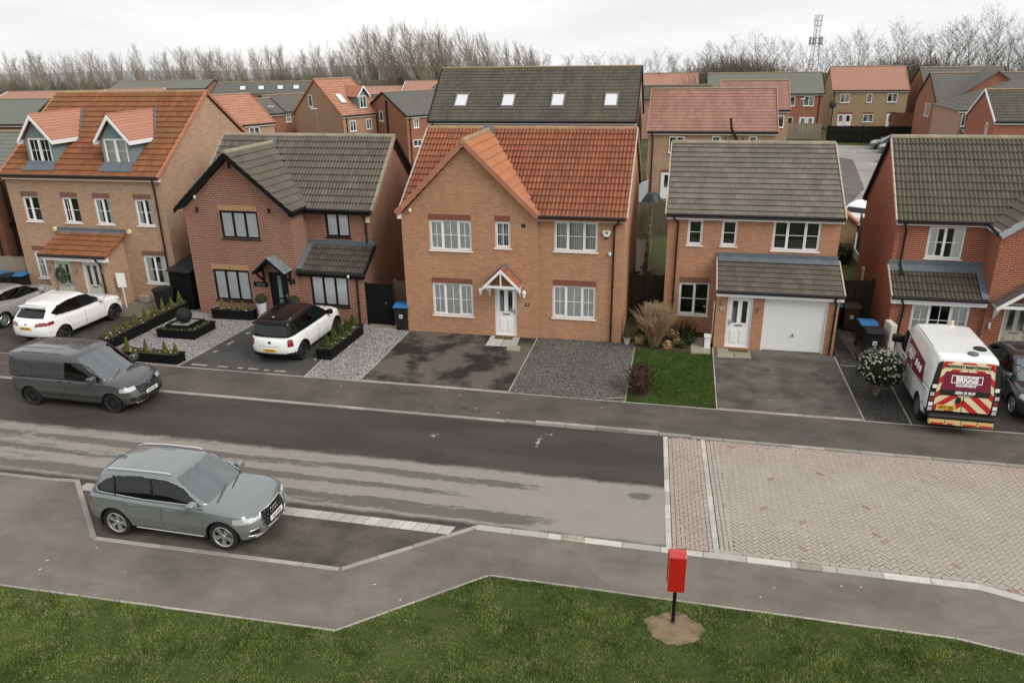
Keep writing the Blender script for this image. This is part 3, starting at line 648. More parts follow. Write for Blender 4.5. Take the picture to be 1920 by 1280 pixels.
sheet('bare_soil', [(.36 + (.56 + .05 * math.sin(5 * a) + .03 * math.sin(11 * a + 1)) * math.cos(a), 12.2 + (.44 + .04 * math.sin(4 * a + 2) + .02 * math.sin(13 * a)) * math.sin(a)) for a in [2 * math.pi * k / 48 for k in range(48)]], 0.012, M_SOIL)
# ================================================================ building kit
class Plane:
    """a wall plane: u metres along it, z up, d outwards"""
    def __init__(s, p0, u, n): s.p0 = Vector(p0); s.u = Vector(u).normalized(); s.n = Vector(n).normalized()
    def __call__(s, u, z, d=0.0): return s.p0 + s.u * u + Vector((0, 0, z)) + s.n * d
    def box(s, mb, u0, z0, d0, u1, z1, d1, m=0):
        return mb.prism([s(u0, z0, d0), s(u1, z0, d0), s(u1, z1, d0), s(u0, z1, d0)], s.n * (d1 - d0), m)
def front(y): return Plane((0, y, 0), (1, 0, 0), (0, -1, 0))
def back(y): return Plane((0, y, 0), (1, 0, 0), (0, 1, 0))
def right(x): return Plane((x, 0, 0), (0, 1, 0), (1, 0, 0))
def left(x): return Plane((x, 0, 0), (0, 1, 0), (-1, 0, 0))
def wall_panel(mb, pl, outline, holes=(), t=0.14, m=0):
    loops = [[Vector((a, b, 0)) for a, b in outline]] + [[Vector(q) for q in ((h[0], h[1], 0), (h[0], h[3], 0), (h[2], h[3], 0), (h[2], h[1], 0))] for h in holes]
    flat_pts = [p for l in loops for p in l]
    for tri in tessellate_polygon(loops): mb.poly([pl(flat_pts[i].x, flat_pts[i].y) for i in tri], m)
    for l in loops[1:]:
        for a, b in zip(l, l[1:] + l[:1]): mb.poly([pl(a.x, a.y), pl(b.x, b.y), pl(b.x, b.y, -t), pl(a.x, a.y, -t)], m)
def window(house, pl, r, lights=(1, 1), bars=None, fm=None, inside='curtain', sill=True, recess=0.06, glass=None, fw=0.055, sash=(), seed=0, openlight=None):
    """a framed window: frame > panes, sill, blind or curtain"""
    fm = fm or M_WHITE; glass = glass or M_GLASS; u0, z0, u1, z1 = r; rc = -recess; dp = 0.06
    mb = MB(); B = lambda *a: pl.box(mb, *a)
    B(u0, z0, rc - dp, u1, z0 + fw, rc); B(u0, z1 - fw, rc - dp, u1, z1, rc); B(u0, z0 + fw, rc - dp, u0 + fw, z1 - fw, rc); B(u1 - fw, z0 + fw, rc - dp, u1, z1 - fw, rc)
    tot = sum(lights); iu0, iu1 = u0 + fw, u1 - fw; mw = fw * 1.05; avail = iu1 - iu0 - mw * (len(lights) - 1); x = iu0; cells = []
    for k, l in enumerate(lights):
        w = avail * l / tot; cells.append((x, z0 + fw, x + w, z1 - fw))
        if k < len(lights) - 1: B(x + w, z0 + fw, rc - dp, x + w + mw, z1 - fw, rc)
        x += w + mw
    for k, (a, b, c, d) in enumerate(cells):
        s = 0.035 if k in sash else 0.0
        if s: B(a, b, rc - dp + .01, c, b + s, rc + .012); B(a, d - s, rc - dp + .01, c, d, rc + .012); B(a, b + s, rc - dp + .01, a + s, d - s, rc + .012); B(c - s, b + s, rc - dp + .01, c, d - s, rc + .012)
        if bars:
            nx, nz = bars[k] if isinstance(bars[0], tuple) else bars
            for i in range(1, nx): xx = a + s + (c - a - 2 * s) * i / nx; B(xx - .011, b + s, rc - .040, xx + .011, d - s, rc - .016)
            for i in range(1, nz): zz = b + s + (d - b - 2 * s) * i / nz; B(a + s, zz - .011, rc - .038, c - s, zz + .011, rc - .018)
    f = mb.build('window', fm, house)
    for k, (a, b, c, d) in enumerate(cells):
        MB().poly([pl(a, b, rc - .03), pl(c, b, rc - .03), pl(c, d, rc - .03), pl(a, d, rc - .03)]).build('pane', glass, f, fix=False)
    if sill:
        mb = MB(); pl.box(mb, u0 - .04, z0 - .045, -.10, u1 + .04, z0 - .002, .045); mb.build('sill', fm, f)
    if inside in ('curtain', 'curtain2', 'half'):
        mb = MB(); w = u1 - u0; spans = [(u0 + .02, u1 - .02)] if inside == 'curtain' else [(u0 + .02, u0 + w * .30), (u1 - w * .30, u1 - .02)]
        for a, b in spans:
            n = max(6, int((b - a) / .03)); i0 = len(mb.v)
            for i in range(n + 1):
                u = a + (b - a) * i / n; d = -.115 + .010 * math.sin(i * 1.9 + seed) + .005 * math.sin(i * .7); mb.v += [tuple(pl(u, z0 + .02, d)), tuple(pl(u, z1 - .02, d))]
            for i in range(n): q = i0 + 2 * i; mb.f.append((q, q + 2, q + 3, q + 1)); mb.m.append(0)
        mb.build('curtain', M_CURTAIN if inside != 'curtain2' else M_CURTAIN2, f, smooth=True, fix=False)
    elif inside == 'shutter':
        for a, b, c, d in cells:
            mb = MB(); st = .035; pl.box(mb, a, b, -.085, a + st, d, -.068); pl.box(mb, c - st, b, -.085, c, d, -.068); n = int((d - b) / .082)
            for i in range(n):
                zz = b + (i + .5) * (d - b) / n; mb.prism([pl(a + st, zz - .034, -.066), pl(c - st, zz - .034, -.066), pl(c - st, zz + .034, -.092), pl(a + st, zz + .034, -.092)], pl.n * .007)
            mb.build('shutter', M_SHUTTER, f)
    elif inside == 'vblind':
        mb = MB(); n = int((u1 - u0) / .085)
        for i in range(n):
            u = u0 + (i + .5) * (u1 - u0) / n; a = R(random.uniform(18, 40)); mb.poly([pl(u - .042 * math.cos(a), z0 + .03, -.2 - .04 * math.sin(a)), pl(u + .042 * math.cos(a), z0 + .03, -.2 + .04 * math.sin(a)), pl(u + .042 * math.cos(a), z1 - .03, -.2 + .04 * math.sin(a)), pl(u - .042 * math.cos(a), z1 - .03, -.2 - .04 * math.sin(a))])
        mb.build('blind', M_CURTAIN, f, fix=False)
    elif inside == 'hblind':
        mb = MB(); n = int((z1 - z0) / .045)
        for i in range(n):
            zz = z0 + (i + .5) * (z1 - z0) / n; mb.poly([pl(u0 + .03, zz - .014, -.185), pl(u1 - .03, zz - .014, -.185), pl(u1 - .03, zz + .012, -.205), pl(u0 + .03, zz + .012, -.205)])
        mb.build('blind', M_BLIND_D, f, fix=False)
    # a dim room behind the glass
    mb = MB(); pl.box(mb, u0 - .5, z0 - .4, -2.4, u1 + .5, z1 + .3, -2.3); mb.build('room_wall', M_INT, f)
    return f
def lintel(house, pl, u0, u1, z, mat, h=0.215, n=None):
    """soldier course of upright bricks"""
    mb = MB(); n = max(3, round((u1 - u0) / .0725)); w = (u1 - u0) / n
    pl.box(mb, u0, z, -.06, u1, z + h, .002, 1)
    for i in range(n): pl.box(mb, u0 + i * w + .008, z + .006, -.02, u0 + (i + 1) * w - .008, z + h - .006, .009)
    return mb.build('lintel', [mat, M_MORTAR], house)
def door(house, pl, r, leaf, fm=None, style='two', handle=1, glass=None):
    fm = fm or M_WHITE; u0, z0, u1, z1 = r; fw = .06; rc = -.06; mb = MB()
    pl.box(mb, u0, z0, rc - .08, u0 + fw, z1, rc); pl.box(mb, u1 - fw, z0, rc - .08, u1, z1, rc); pl.box(mb, u0 + fw, z1 - fw, rc - .08, u1 - fw, z1, rc); pl.box(mb, u0, z0, rc - .08, u1, z0 + .04, rc + .02)
    a, b, c, d = u0 + fw + .006, z0 + .045, u1 - fw - .006, z1 - fw - .006; w = c - a; h = d - b
    o = mb.build('door', fm, house)
    holes = []
    if style == 'two': holes = [(a + w * .16, b + h * .48, a + w * .40, b + h * .93), (a + w * .60, b + h * .48, a + w * .84, b + h * .93)]
    if style == 'slot': holes = [(a + w * .36, b + h * .06, a + w * .64, b + h * .95)]
    mb = MB(); wall_panel(mb, Plane(pl(0, 0, rc - .02), pl.u, pl.n), [(a, b), (c, b), (c, d), (a, d)], holes, .04)
    lf = mb.build('leaf', leaf, o, fix=False)
    for k in holes:
        MB().poly([pl(k[0], k[1], rc - .045), pl(k[2], k[1], rc - .045), pl(k[2], k[3], rc - .045), pl(k[0], k[3], rc - .045)]).build('pane', glass or M_FARGLASS, o, fix=False)
        mb = MB()
        for q in ((k[0] - .015, k[1] - .015, k[2] + .015, k[1]), (k[0] - .015, k[3], k[2] + .015, k[3] + .015), (k[0] - .015, k[1], k[0], k[3]), (k[2], k[1], k[2] + .015, k[3])): pl.box(mb, q[0], q[1], rc - .02, q[2], q[3], rc - .008)
        mb.build('bead', leaf, o)
    if style == 'two':
        mb = MB()
        for q in ((a + w * .13, b + h * .06, a + w * .44, b + h * .34), (a + w * .56, b + h * .06, a + w * .87, b + h * .34)):
            pl.box(mb, q[0], q[1], rc - .02, q[2], q[3], rc - .008); pl.box(mb, q[0] + .03, q[1] + .03, rc - .008, q[2] - .03, q[3] - .03, rc + .002)
        mb.build('moulding', leaf, o)
    mb = MB(); pl.box(mb, a + w * .32, b + h * .415, rc - .02, a + w * .68, b + h * .445, rc - .004); mb.build('letterbox', M_STEEL if leaf is not M_BLACKP else M_BLACKP, o)
    mb = MB(); hx = c - w * .07 if handle > 0 else a + w * .07
    pl.box(mb, hx - .018, b + h * .42, rc - .02, hx + .018, b + h * .55, rc - .006); pl.box(mb, min(hx, hx - handle * .10), b + h * .485, rc - .006, max(hx, hx - handle * .10), b + h * .50, rc + .03); mb.build('handle', M_STEEL, o)
    MB().box(0, 0, 0, 0, 0, 0)
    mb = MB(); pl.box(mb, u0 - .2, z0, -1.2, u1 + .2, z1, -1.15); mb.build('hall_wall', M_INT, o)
    return o
# ---------------------------------------------------------------- tiles
def pantile_mesh(name, mat, tw, gauge, rolls=2, h=0.060, seg=6, lift=0.050, th=0.018):
    mb = MB(); n = rolls * seg; L = gauge + .06; rows = []
    for v, dz in ((-.0, lift - th), (-.0, lift), (L * .5, lift * .5), (L, 0.0)):
        rows.append(len(mb.v))
        for i in range(n + 1):
            u = (tw - .003) * i / n; ph = 2 * math.pi * i / seg
            z = h * (0.5 - 0.5 * math.cos(ph)) ** 0.75
            mb.v.append((u, v, z + dz))
    for a, b in zip(rows[:-1], rows[1:]):
        for i in range(n): mb.f.append((a + i, a + i + 1, b + i + 1, b + i)); mb.m.append(0)
    me = mb.mesh(name, mat, fix=False); smooth_mesh(me, 50); return me, mb
def flat_tile_mesh(name, mat, tw, gauge, lift=0.045, th=0.026):
    mb = MB(); L = gauge + .06; g = .006
    a = [(0, 0, lift - th), (tw - g, 0, lift - th), (tw - g, L, -th), (0, L, -th)]; b = [(0, 0, lift), (tw - g, 0, lift), (tw - g, L, 0), (0, L, 0)]
    mb.v = a + b; mb.f = [(4, 5, 6, 7), (0, 1, 5, 4), (1, 2, 6, 5), (3, 0, 4, 7)]; mb.m = [0] * 4
    return mb.mesh(name, mat, fix=False), mb
def tile_slope(parent, O, U, V, width, length, tile, tw, gauge, exists=None, limit=300, name='tile', mat=None, jit=0.004, stagger=False):
    O, U, V = Vector(O), Vector(U).normalized(), Vector(V).normalized(); N = U.cross(V); me, mbt = tile; og = org_of(parent); spots = []
    rows = int(round(length / gauge)); cols = int(math.ceil(width / tw - .2)); g = length / rows; w = width / cols
    for j in range(rows):
        for i in range(cols + (1 if stagger and j % 2 else 0)):
            uu = i * w - (w / 2 if stagger and j % 2 else 0); P = O + U * uu + V * (j * g); c = P + U * (w / 2) + V * (g / 2)
            if exists and not exists(c): continue
            lo = 1.0
            if stagger and j % 2 and i == 0: P = O + V * (j * g); lo = 0.5
            if stagger and j % 2 and i == cols: lo = 0.5
            spots.append(((c - CAM).length, P, lo))
    spots.sort(key=lambda s: s[0]); rest = MB(); su, sv = w / tw, g / gauge
    for k, (d, P, lo) in enumerate(spots):
        M = Matrix((U * (su * lo), V * sv, N)).transposed().to_4x4(); M.translation = P - og + N * random.uniform(0, jit)
        if k < limit:
            o = link(name, me, parent); o.matrix_local = M
        else: rest.add(mbt, M)
    if rest.v:
        m2 = rest.mesh(name + 's', mat or me.materials[0], fix=False); smooth_mesh(m2, 50); stuff(link(name + 's', m2, parent))
def ridge_tiles(parent, a, b, mat, r=0.115, L=0.45, name='ridge_tile', lift=0.0):
    a, b = Vector(a), Vector(b); d = b - a; n = max(1, round(d.length / L)); u = d.normalized(); sd = u.cross(Vector((0, 0, 1))).normalized(); up = sd.cross(u); og = org_of(parent)
    mb = MB(); K = 8; l = d.length / n
    for x, rr in ((0, r), (l * .985, r * .96)):
        for k in range(K + 1):
            t = math.pi * (k / K) * 1.1 - .05 * math.pi; mb.v.append((x, rr * math.cos(t), rr * math.sin(t)))
    for k in range(K): mb.f.append((k, k + 1, k + K + 2, k + K + 1)); mb.m.append(0)
    mb.f.append(tuple(range(K + 1))); mb.m.append(0); mb.f.append(tuple(range(2 * K + 1, K, -1))); mb.m.append(0)
    me = mb.mesh(name, mat, fix=False); smooth_mesh(me, 40)
    for i in range(n):
        o = link(name, me, parent); M = Matrix((u, sd, up)).transposed().to_4x4(); M.translation = a + u * (l * i) - og + up * (lift + random.uniform(-.004, .004)); o.matrix_local = M
def gable_solid(x0, x1, prof, t=0.10):
    """roof shell: prof = [(y,z) front eave, ridge, back eave] extruded along x"""
    mb = MB(); up = [(x0, y, z) for y, z in prof]; lo = [(x0, y, z - t) for y, z in reversed(prof)]
    mb.prism(up + lo, (x1 - x0, 0, 0)); return mb
def gutter(house, a, b, mat=None, r=0.058): return MB().tube([a, b], r, 8).build('gutter', mat or M_PIPE, house, smooth=40)
def downpipe(house, pts, mat=None, r=0.036):
    mb = MB(); mb.tube(pts, r, 8)
    a, b = Vector(pts[-2]), Vector(pts[-1])
    for t in (.15, .5, .85):
        p = a + (b - a) * t; mb.tube([p + Vector((0, 0, -.03)), p + Vector((0, 0, .03))], r * 1.35, 8)
    return mb.build('downpipe', mat or M_PIPE, house, smooth=40)
def fascia(house, pl, u0, u1, z0, z1, mat, d=0.05, name='fascia'):
    mb = MB(); pl.box(mb, u0, z0, 0.0, u1, z1, d); return mb.build(name, mat, house)
def soffit_box(house, x0, x1, y0, y1, z0, z1, mat, name='fascia'): return MB().box(x0, y0, z0, x1, y1, z1).build(name, mat, house)
def camera_dome(label, p, n=(0, -1, 0), s=1.0, mat=None):
    t = thing('security_camera', label, 'camera', p); n = Vector(n); mb = MB(); mb.lathe([(.05 * s, 0), (.06 * s, .02 * s), (.06 * s, .05 * s), (.045 * s, .06 * s)], 12, (0, -.03 * s, 0)); mb.build('mount', mat or M_WHITE, t, smooth=40)
    mb = MB(); mb.lathe([(.0, -.09 * s), (.035 * s, -.08 * s), (.055 * s, -.045 * s), (.06 * s, 0)], 12, (0, -.05 * s, 0)); mb.build('housing', mat or M_WHITE, t, smooth=40)
    MB().lathe([(.0, 0), (.022 * s, 0), (.022 * s, .01 * s)], 10, (0, -.05 * s - .058 * s, -.045 * s), axis='y').build('lens', M_DARK, t); return t
def wall_lamp(label, p, mat, lantern=False):
    t = thing('wall_lamp', label, 'lamp', p); mb = MB(); mb.box(-.04, -.02, -.06, .04, 0, .06); mb.build('bracket', mat, t)
    if lantern:
        mb = MB(); mb.tube([(0, -.02, .05), (0, -.10, .10), (0, -.13, .06)], .012, 6); mb.build('arm', mat, t)
        mb = MB(); mb.lathe([(.0, .12), (.03, .10), (.085, .03), (.085, .015)], 6, (0, -.13, 0)); mb.build('cap', mat, t)
        mb = MB(); mb.lathe([(.07, .015), (.045, -.15)], 6, (0, -.13, 0)); mb.build('glass', M_CURTAIN, t); mb = MB(); mb.lathe([(.05, -.15), (.03, -.18), (.0, -.19)], 6, (0, -.13, 0)); mb.build('base', mat, t)
    else: MB().lathe([(.0, -.11), (.035, -.11), (.035, .11), (.0, .11)], 10, (0, -.05, 0)).build('shade', mat, t, smooth=40)
    return t
def alarm_box(label, p, mat, kind='hex'):
    t = thing('alarm_box', label, 'alarm', p); mb = MB()
    if kind == 'round': mb.lathe([(.0, -.09), (.09, -.085), (.115, -.05), (.12, 0)], 18, axis='y')
    elif kind == 'shield':
        pts = [(-.15, .10), (.15, .10), (.14, -.02), (.07, -.14), (-.07, -.14), (-.14, -.02)]; mb.prism([(a, -.075, b) for a, b in pts], (0, .075, 0))
    else: mb.box(-.09, -.07, -.13, .09, 0, .13)
    mb.build('cover', mat, t, bevel=.012 if kind != 'round' else 0)
    return t
# brick and tile stock
M_MORTAR = flat('pale_mortar', (.36, .27, .19), .9)
BR_TAN = brick('tan_brick', (0.43, 0.250, 0.155), (0.475, 0.305, 0.205), (0.44, 0.335, 0.245), dirt=0.25)
BR_TAN_C = brick('ochre_brick', (0.465, 0.220, 0.112), (0.505, 0.265, 0.150), (0.43, 0.30, 0.20), dirt=0.30, dark=(0.31, 0.15, 0.07))
BR_TAN_D = brick('orange_tan_brick', (0.455, 0.205, 0.108), (0.495, 0.245, 0.138), (0.43, 0.285, 0.195), dirt=0.25)
BR_BROWN = brick('red_brown_brick', (0.29, 0.092, 0.052), (0.215, 0.070, 0.046), (0.40, 0.31, 0.235), msize=0.013, dirt=0.30, dark=(0.09, 0.045, 0.042))
BR_RED = brick('bright_red_brick', (0.37, 0.098, 0.048), (0.30, 0.075, 0.038), (0.40, 0.285, 0.21), msize=0.010, dirt=0.3, dark=(0.20, 0.05, 0.035))
BR_DKRED = brick('dark_red_brick', (0.20, 0.065, 0.04), (0.15, 0.05, 0.035), (0.19, 0.13, 0.10), dirt=0.4)
BR_PINK = brick('far_pink_brick', (0.43, 0.255, 0.185), (0.47, 0.295, 0.215), (0.42, 0.29, 0.21), dirt=0.15)
BR_FARRED = brick('far_red_brick', (0.32, 0.115, 0.065), (0.36, 0.14, 0.08), (0.36, 0.22, 0.15), dirt=0.2)
BR_FARTAN = brick('far_tan_brick', (0.42, 0.245, 0.15), (0.46, 0.28, 0.175), (0.42, 0.29, 0.20), dirt=0.15)
BR_FARBUFF = brick('far_buff_brick', (0.36, 0.255, 0.145), (0.43, 0.32, 0.20), (0.38, 0.29, 0.19), dirt=0.25)
M_LINTEL_R = flat('red_lintel_brick', (0.20, 0.055, 0.035), 0.85, var=0.45, sc=14.0)
M_LINTEL_G = flat('brown_lintel_brick', (0.185, 0.082, 0.058), 0.85, var=0.45, sc=14.0)
M_LINTEL_T = flat('tan_lintel_brick', (0.42, 0.24, 0.12), 0.85, var=0.25, sc=14.0)
T_RUST = tile_mat('rust_tile', (0.265, 0.100, 0.044), (0.185, 0.072, 0.034), (0.17, 0.115, 0.048), 0.60, 0.55)
T_ORANGE = tile_mat('orange_tile', (0.315, 0.112, 0.058), (0.235, 0.082, 0.045), (0.16, 0.085, 0.045), 0.42, 0.45)
T_GREYB = tile_mat('grey_brown_tile', (0.148, 0.127, 0.106), (0.108, 0.093, 0.078), (0.10, 0.092, 0.060), 0.4, 0.4)
T_GREYD = tile_mat('grey_slate_tile', (0.135, 0.119, 0.102), (0.178, 0.155, 0.130), (0.085, 0.080, 0.055), 0.40, 0.45)
T_GREYE = tile_mat('grey_green_tile', (0.142, 0.128, 0.102), (0.112, 0.101, 0.082), (0.085, 0.085, 0.05), 0.4, 0.35)
T_DARK = tile_mat('dark_grey_tile', (0.060, 0.054, 0.045), (0.090, 0.080, 0.064), (0.05, 0.052, 0.034), 0.4, 0.4)
T_TERRA = tile_mat('terracotta_trim', (0.39, 0.165, 0.098), (0.43, 0.19, 0.115), (0.30, 0.13, 0.075), 0.3, 0.3)
T_RIDGE_T = tile_mat('pale_ridge_tile', (0.32, 0.20, 0.12), (0.38, 0.25, 0.15), (0.22, 0.16, 0.08), 0.45, 0.4)
T_RIDGE_G = tile_mat('grey_ridge_tile', (0.26, 0.225, 0.175), (0.33, 0.28, 0.21), (0.17, 0.145, 0.085), 0.45, 0.3)
T_PINK = tile_mat('pink_plain_tile', (0.44, 0.215, 0.15), (0.40, 0.19, 0.13), (0.33, 0.19, 0.12), 0.2, 0.2)
PT = {m.name: pantile_mesh('tile', m, 0.30, 0.345) for m in (T_RUST, T_ORANGE, T_GREYB, T_GREYE, T_DARK)}
FT = {m.name: flat_tile_mesh('tile', m, 0.33, 0.345) for m in (T_GREYD, T_DARK, T_GREYB, T_ORANGE)}
PT_S = {m.name: pantile_mesh('tile', m, 0.30, 0.27) for m in (T_RUST, T_DARK, T_GREYB)}
def slope_v(y0, z0, y1, z1): return Vector((0, y1 - y0, z1 - z0))
# ================================================================ the row of houses facing the street
def verge(parent, a, b, mat, w=0.09, h=0.15, L=0.35, name='verge_tile', out=(0, -1, 0), lift=0.03):
    """overlapping verge caps up a rake, each its own piece"""
    a, b = Vector(a), Vector(b); d = b - a; n = max(1, round(d.length / L)); u = d.normalized(); o_ = Vector(out).normalized(); up = u.cross(o_); og = org_of(parent)
    if up.z < 0: up = -up
    l = d.length / n; mb = MB()
    pts = lambda x, e: [Vector((x, -w * .5, -h + e)), Vector((x, w * .5, -h + e)), Vector((x, w * .5, e)), Vector((x, -w * .5, e))]
    mb.v = [tuple(p) for p in pts(0, .022)] + [tuple(p) for p in pts(l * 1.04, 0)]
    mb.f = [(0, 1, 2, 3), (7, 6, 5, 4), (0, 4, 5, 1), (1, 5, 6, 2), (2, 6, 7, 3), (3, 7, 4, 0)]; mb.m = [0] * 6
    me = mb.mesh(name, mat, bevel=.006)
    M = Matrix((u, o_, up)).transposed().to_4x4()
    for i in range(n):
        o = link(name, me, parent); M2 = M.copy(); M2.translation = a + u * (l * i) - og + up * (lift + random.uniform(-.002, .002)); o.matrix_local = M2
def stepped(mb, O, U, V, width, length, n, lip=0.015, m=0):
    O, U, V = Vector(O), Vector(U).normalized(), Vector(V).normalized(); N = U.cross(V); g = length / n
    for j in range(n):
        a = O + V * (j * g) + N * lip; b = O + V * ((j + 1) * g); c = O + V * (j * g)
        mb.poly([a, a + U * width, b + U * width, b], m); mb.poly([c, c + U * width, a + U * width, a], m)
    return mb
def vtop(y0, z0, y1, z1): return math.hypot(y1 - y0, z1 - z0)
M_VERGE = flat('pale_pink_verge', (.46, .37, .31), .7, var=.15)
# ---------------------------------------------------------------- A: tan house with two dormers and shared porch
A = thing('dormer_house', 'tan brick three storey house with rust tiled roof, two gabled dormers and twin doors', 'house', (-30.35, 29.1, 0), org=(-30.35, 29.1, 0))
FA = front(29.1); ax0, ax1 = -30.35, -22.25
wA = [(-29.68, 3.58, -28.80, 4.73), (-27.56, 3.57, -26.69, 4.73), (-25.87, 3.55, -25.00, 4.73), (-23.77, 3.55, -22.88, 4.73)]; wA5 = (-23.87, .86, -22.72, 2.17); wA0 = (-29.78, .84, -28.85, 2.16)
mb = MB(); wall_panel(mb, FA, [(ax0, -.1), (ax1, -.1), (ax1, 5.72), (ax0, 5.72)], wA + [wA5, wA0])
for pl in (right(ax1), left(ax0)): wall_panel(mb, pl, [(29.1, -.1), (37.7, -.1), (37.7, 5.68), (33.4, 8.86), (29.1, 5.68)])
wall_panel(mb, back(37.7), [(ax0, -.1), (ax1, -.1), (ax1, 5.72), (ax0, 5.72)]); mb.build('wall', BR_TAN, A, fix=False)
window(A, FA, wA[0], (1, 1.1), (1, 2), sash=(0,), inside='hblind'); window(A, FA, wA[1], (1, 1.1), [(2, 2), (1, 2)], sash=(0,), inside='hblind'); window(A, FA, wA[2], (1.2, 1), (1, 2), sash=(0,), inside='half'); window(A, FA, wA[3], (1.2, 1), (1, 2), sash=(0,), inside='half')
window(A, FA, wA5, (1, 1), (1, 2), sash=(0,), inside='half'); window(A, FA, wA0, (1, 1), (1, 2), sash=(0,), inside='half')
for w in wA + [wA5]: lintel(A, FA, w[0] - .01, w[2] + .03, w[3] + .015, M_LINTEL_G)
lintel(A, FA, -29.8, -28.8, 2.2, M_LINTEL_G)
AE, AR = (28.88, 5.69), (33.4, 9.00); av = slope_v(*AE, *AR)
roofA = gable_solid(ax0 - .05, ax1 + .06, [AE, AR, (37.92, 5.72)]).build('roof', T_RUST, A)
def dz_main(c): return True
dormers = [(-28.40, 'L'), (-24.44, 'R')]
def existsA(c):
    for xc, _ in dormers:
        if abs(c.x - xc) < .66 and 29.55 < c.y < 31.2: return False
    return True
tile_slope(roofA, (ax0 - .03, AE[0], AE[1] + .0), (1, 0, 0), av, ax1 - ax0 + .06, av.length, PT['rust_tile'], .30, .345, existsA)
ridge_tiles(roofA, (ax0 - .05, AR[0], AR[1] + .01), (ax1 + .08, AR[0], AR[1] + .01), T_RIDGE_T)
verge(roofA, (ax1 + .06, AE[0], AE[1] + .03), (ax1 + .06, AR[0], AR[1] + .05), T_TERRA, out=(1, 0, 0), w=.12); verge(roofA, (ax0 - .06, AE[0], AE[1] + .03), (ax0 - .06, AR[0], AR[1] + .05), T_TERRA, out=(-1, 0, 0), w=.12)
verge(roofA, (ax1 + .06, 37.92, 5.75), (ax1 + .06, AR[0], AR[1] + .05), T_TERRA, out=(1, 0, 0), w=.12)
soffit_box(A, ax0, ax1 + .04, 28.93, 29.1, 5.53, 5.70, M_WHITE); gutter(A, (ax0, 28.86, 5.72), (ax1, 28.86, 5.72))
downpipe(A, [(-22.50, 28.88, 5.70), (-22.50, 28.90, 5.55), (-22.58, 29.0, 5.32), (-22.58, 29.04, 5.2), (-22.62, 29.04, .05)])
M_CHEEK = flat('blue_grey_cladding', (0.185, 0.235, 0.245), 0.6, var=0.15)
for xc, s in dormers:
    yf = 29.45; ze, zt = 7.24, 8.34; hw = .90
    mb = MB(); zr = AE[1] + (yf - AE[0]) * .7478
    wall_panel(mb, front(yf), [(xc - .70, zr - .1), (xc + .70, zr - .1), (xc + .70, ze), (xc, zt - .22), (xc - .70, ze)], [(xc - .59, 6.20, xc + .59, 7.30)], .1)
    yb = AE[0] + (ze - AE[1]) / .7478
    for q in (-1, 1): mb.poly([(xc + q * .70, yf, zr - .1), (xc + q * .70, yb + .3, ze), (xc + q * .70, yf, ze)])
    d = mb.build('dormer', M_CHEEK, A, fix=False)
    w = window(A, front(yf), (xc - .59, 6.20, xc + .59, 7.30), (1, 1), (2, 2) if s == 'L' else (1, 2), sash=(0, 1), inside='hblind' if s == 'L' else 'curtain', recess=.03)
    yend = AE[0] + (zt - AE[1]) / .7478
    mb = MB(); sl = Vector((hw, 0, zt - ze)).length; Lr = yend - 29.27
    mb.prism([(xc - hw, 29.27, ze - .02), (xc, 29.27, zt - .02), (xc + hw, 29.27, ze - .02), (xc + hw, 29.27, ze - .07), (xc, 29.27, zt - .07), (xc - hw, 29.27, ze - .07)], (0, Lr + .3, 0))
    stepped(mb, (xc + hw, 29.27, ze), (0, 1, 0), (-hw, 0, zt - ze), Lr, sl, 10); stepped(mb, (xc - hw, 29.27 + Lr, ze), (0, -1, 0), (hw, 0, zt - ze), Lr, sl, 10)
    mb.tube([(xc, 29.26, zt + .0), (xc, 29.27 + Lr, zt + .0)], .035, 6)
    mb.build('dormer_roof', T_PINK, A, fix=False)
    mb = MB()
    for q in (-1, 1):
        mb.prism([(xc + q * (hw + .0), 29.22, ze - .04), (xc, 29.22, zt - .045), (xc, 29.22, zt - .235), (xc + q * (hw + .0), 29.22, ze - .20)], (0, .045, 0))
        mb.box(xc + q * hw - .03, 29.27, ze - .20, xc + q * hw + .03, 29.27 + 1.75, ze - .025)
    mb.build('bargeboard', M_WHITE, A)
    mb = MB(); mb.prism([(xc - .85, 29.05, AE[1] + .23), (xc + .85, 29.05, AE[1] + .23), (xc + .72, 29.46, zr + .16), (xc - .72, 29.46, zr + .16)], (0, 0, .02)); mb.build('flashing', M_LEAD, A)
    mb = MB(); mb.prism([(xc + hw - .15, yend - 1.2, ze + .25), (xc + hw + .12, yend - 1.5, ze + .02), (xc + .14, yend + .02, zt + .04), (xc + .02, yend + .02, zt + .04)], (0, 0, .03)); mb.build('flashing', M_LEAD, A)
# porch
PA = front(27.8); mb = MB(); px0, px1 = -27.88, -24.75; dA = [(-27.53, .06, -26.64, 2.16), (-26.06, .06, -25.17, 2.16)]
wall_panel(mb, PA, [(px0, -.1), (px1, -.1), (px1, 2.4), (px0, 2.4)], dA, .12)
for pl in (right(px1), left(px0)): wall_panel(mb, pl, [(27.8, -.1), (29.1, -.1), (29.1, 3.0), (27.8, 2.36)])
mb.build('porch_wall', BR_TAN, A, fix=False)
M_SAGE = flat('sage_door_paint', (0.50, 0.51, 0.43), 0.4, var=0.05)
for d in dA: door(A, PA, d, M_SAGE)
pv = slope_v(27.56, 2.42, 29.1, 3.17); pr_ = MB().prism([(px0 - .12, 27.56, 2.42), (px0 - .12, 29.1, 3.17), (px0 - .12, 29.1, 3.05), (px0 - .12, 27.56, 2.34)], (px1 - px0 + .32, 0, 0)).build('porch_roof', T_RUST, A)
tile_slope(pr_, (px0 - .12, 27.56, 2.42), (1, 0, 0), pv, px1 - px0 + .32, pv.length, PT['rust_tile'], .30, .345)
verge(pr_, (px1 + .21, 27.55, 2.47), (px1 + .21, 29.08, 3.22), T_ORANGE, out=(1, 0, 0), w=.10, h=.14)
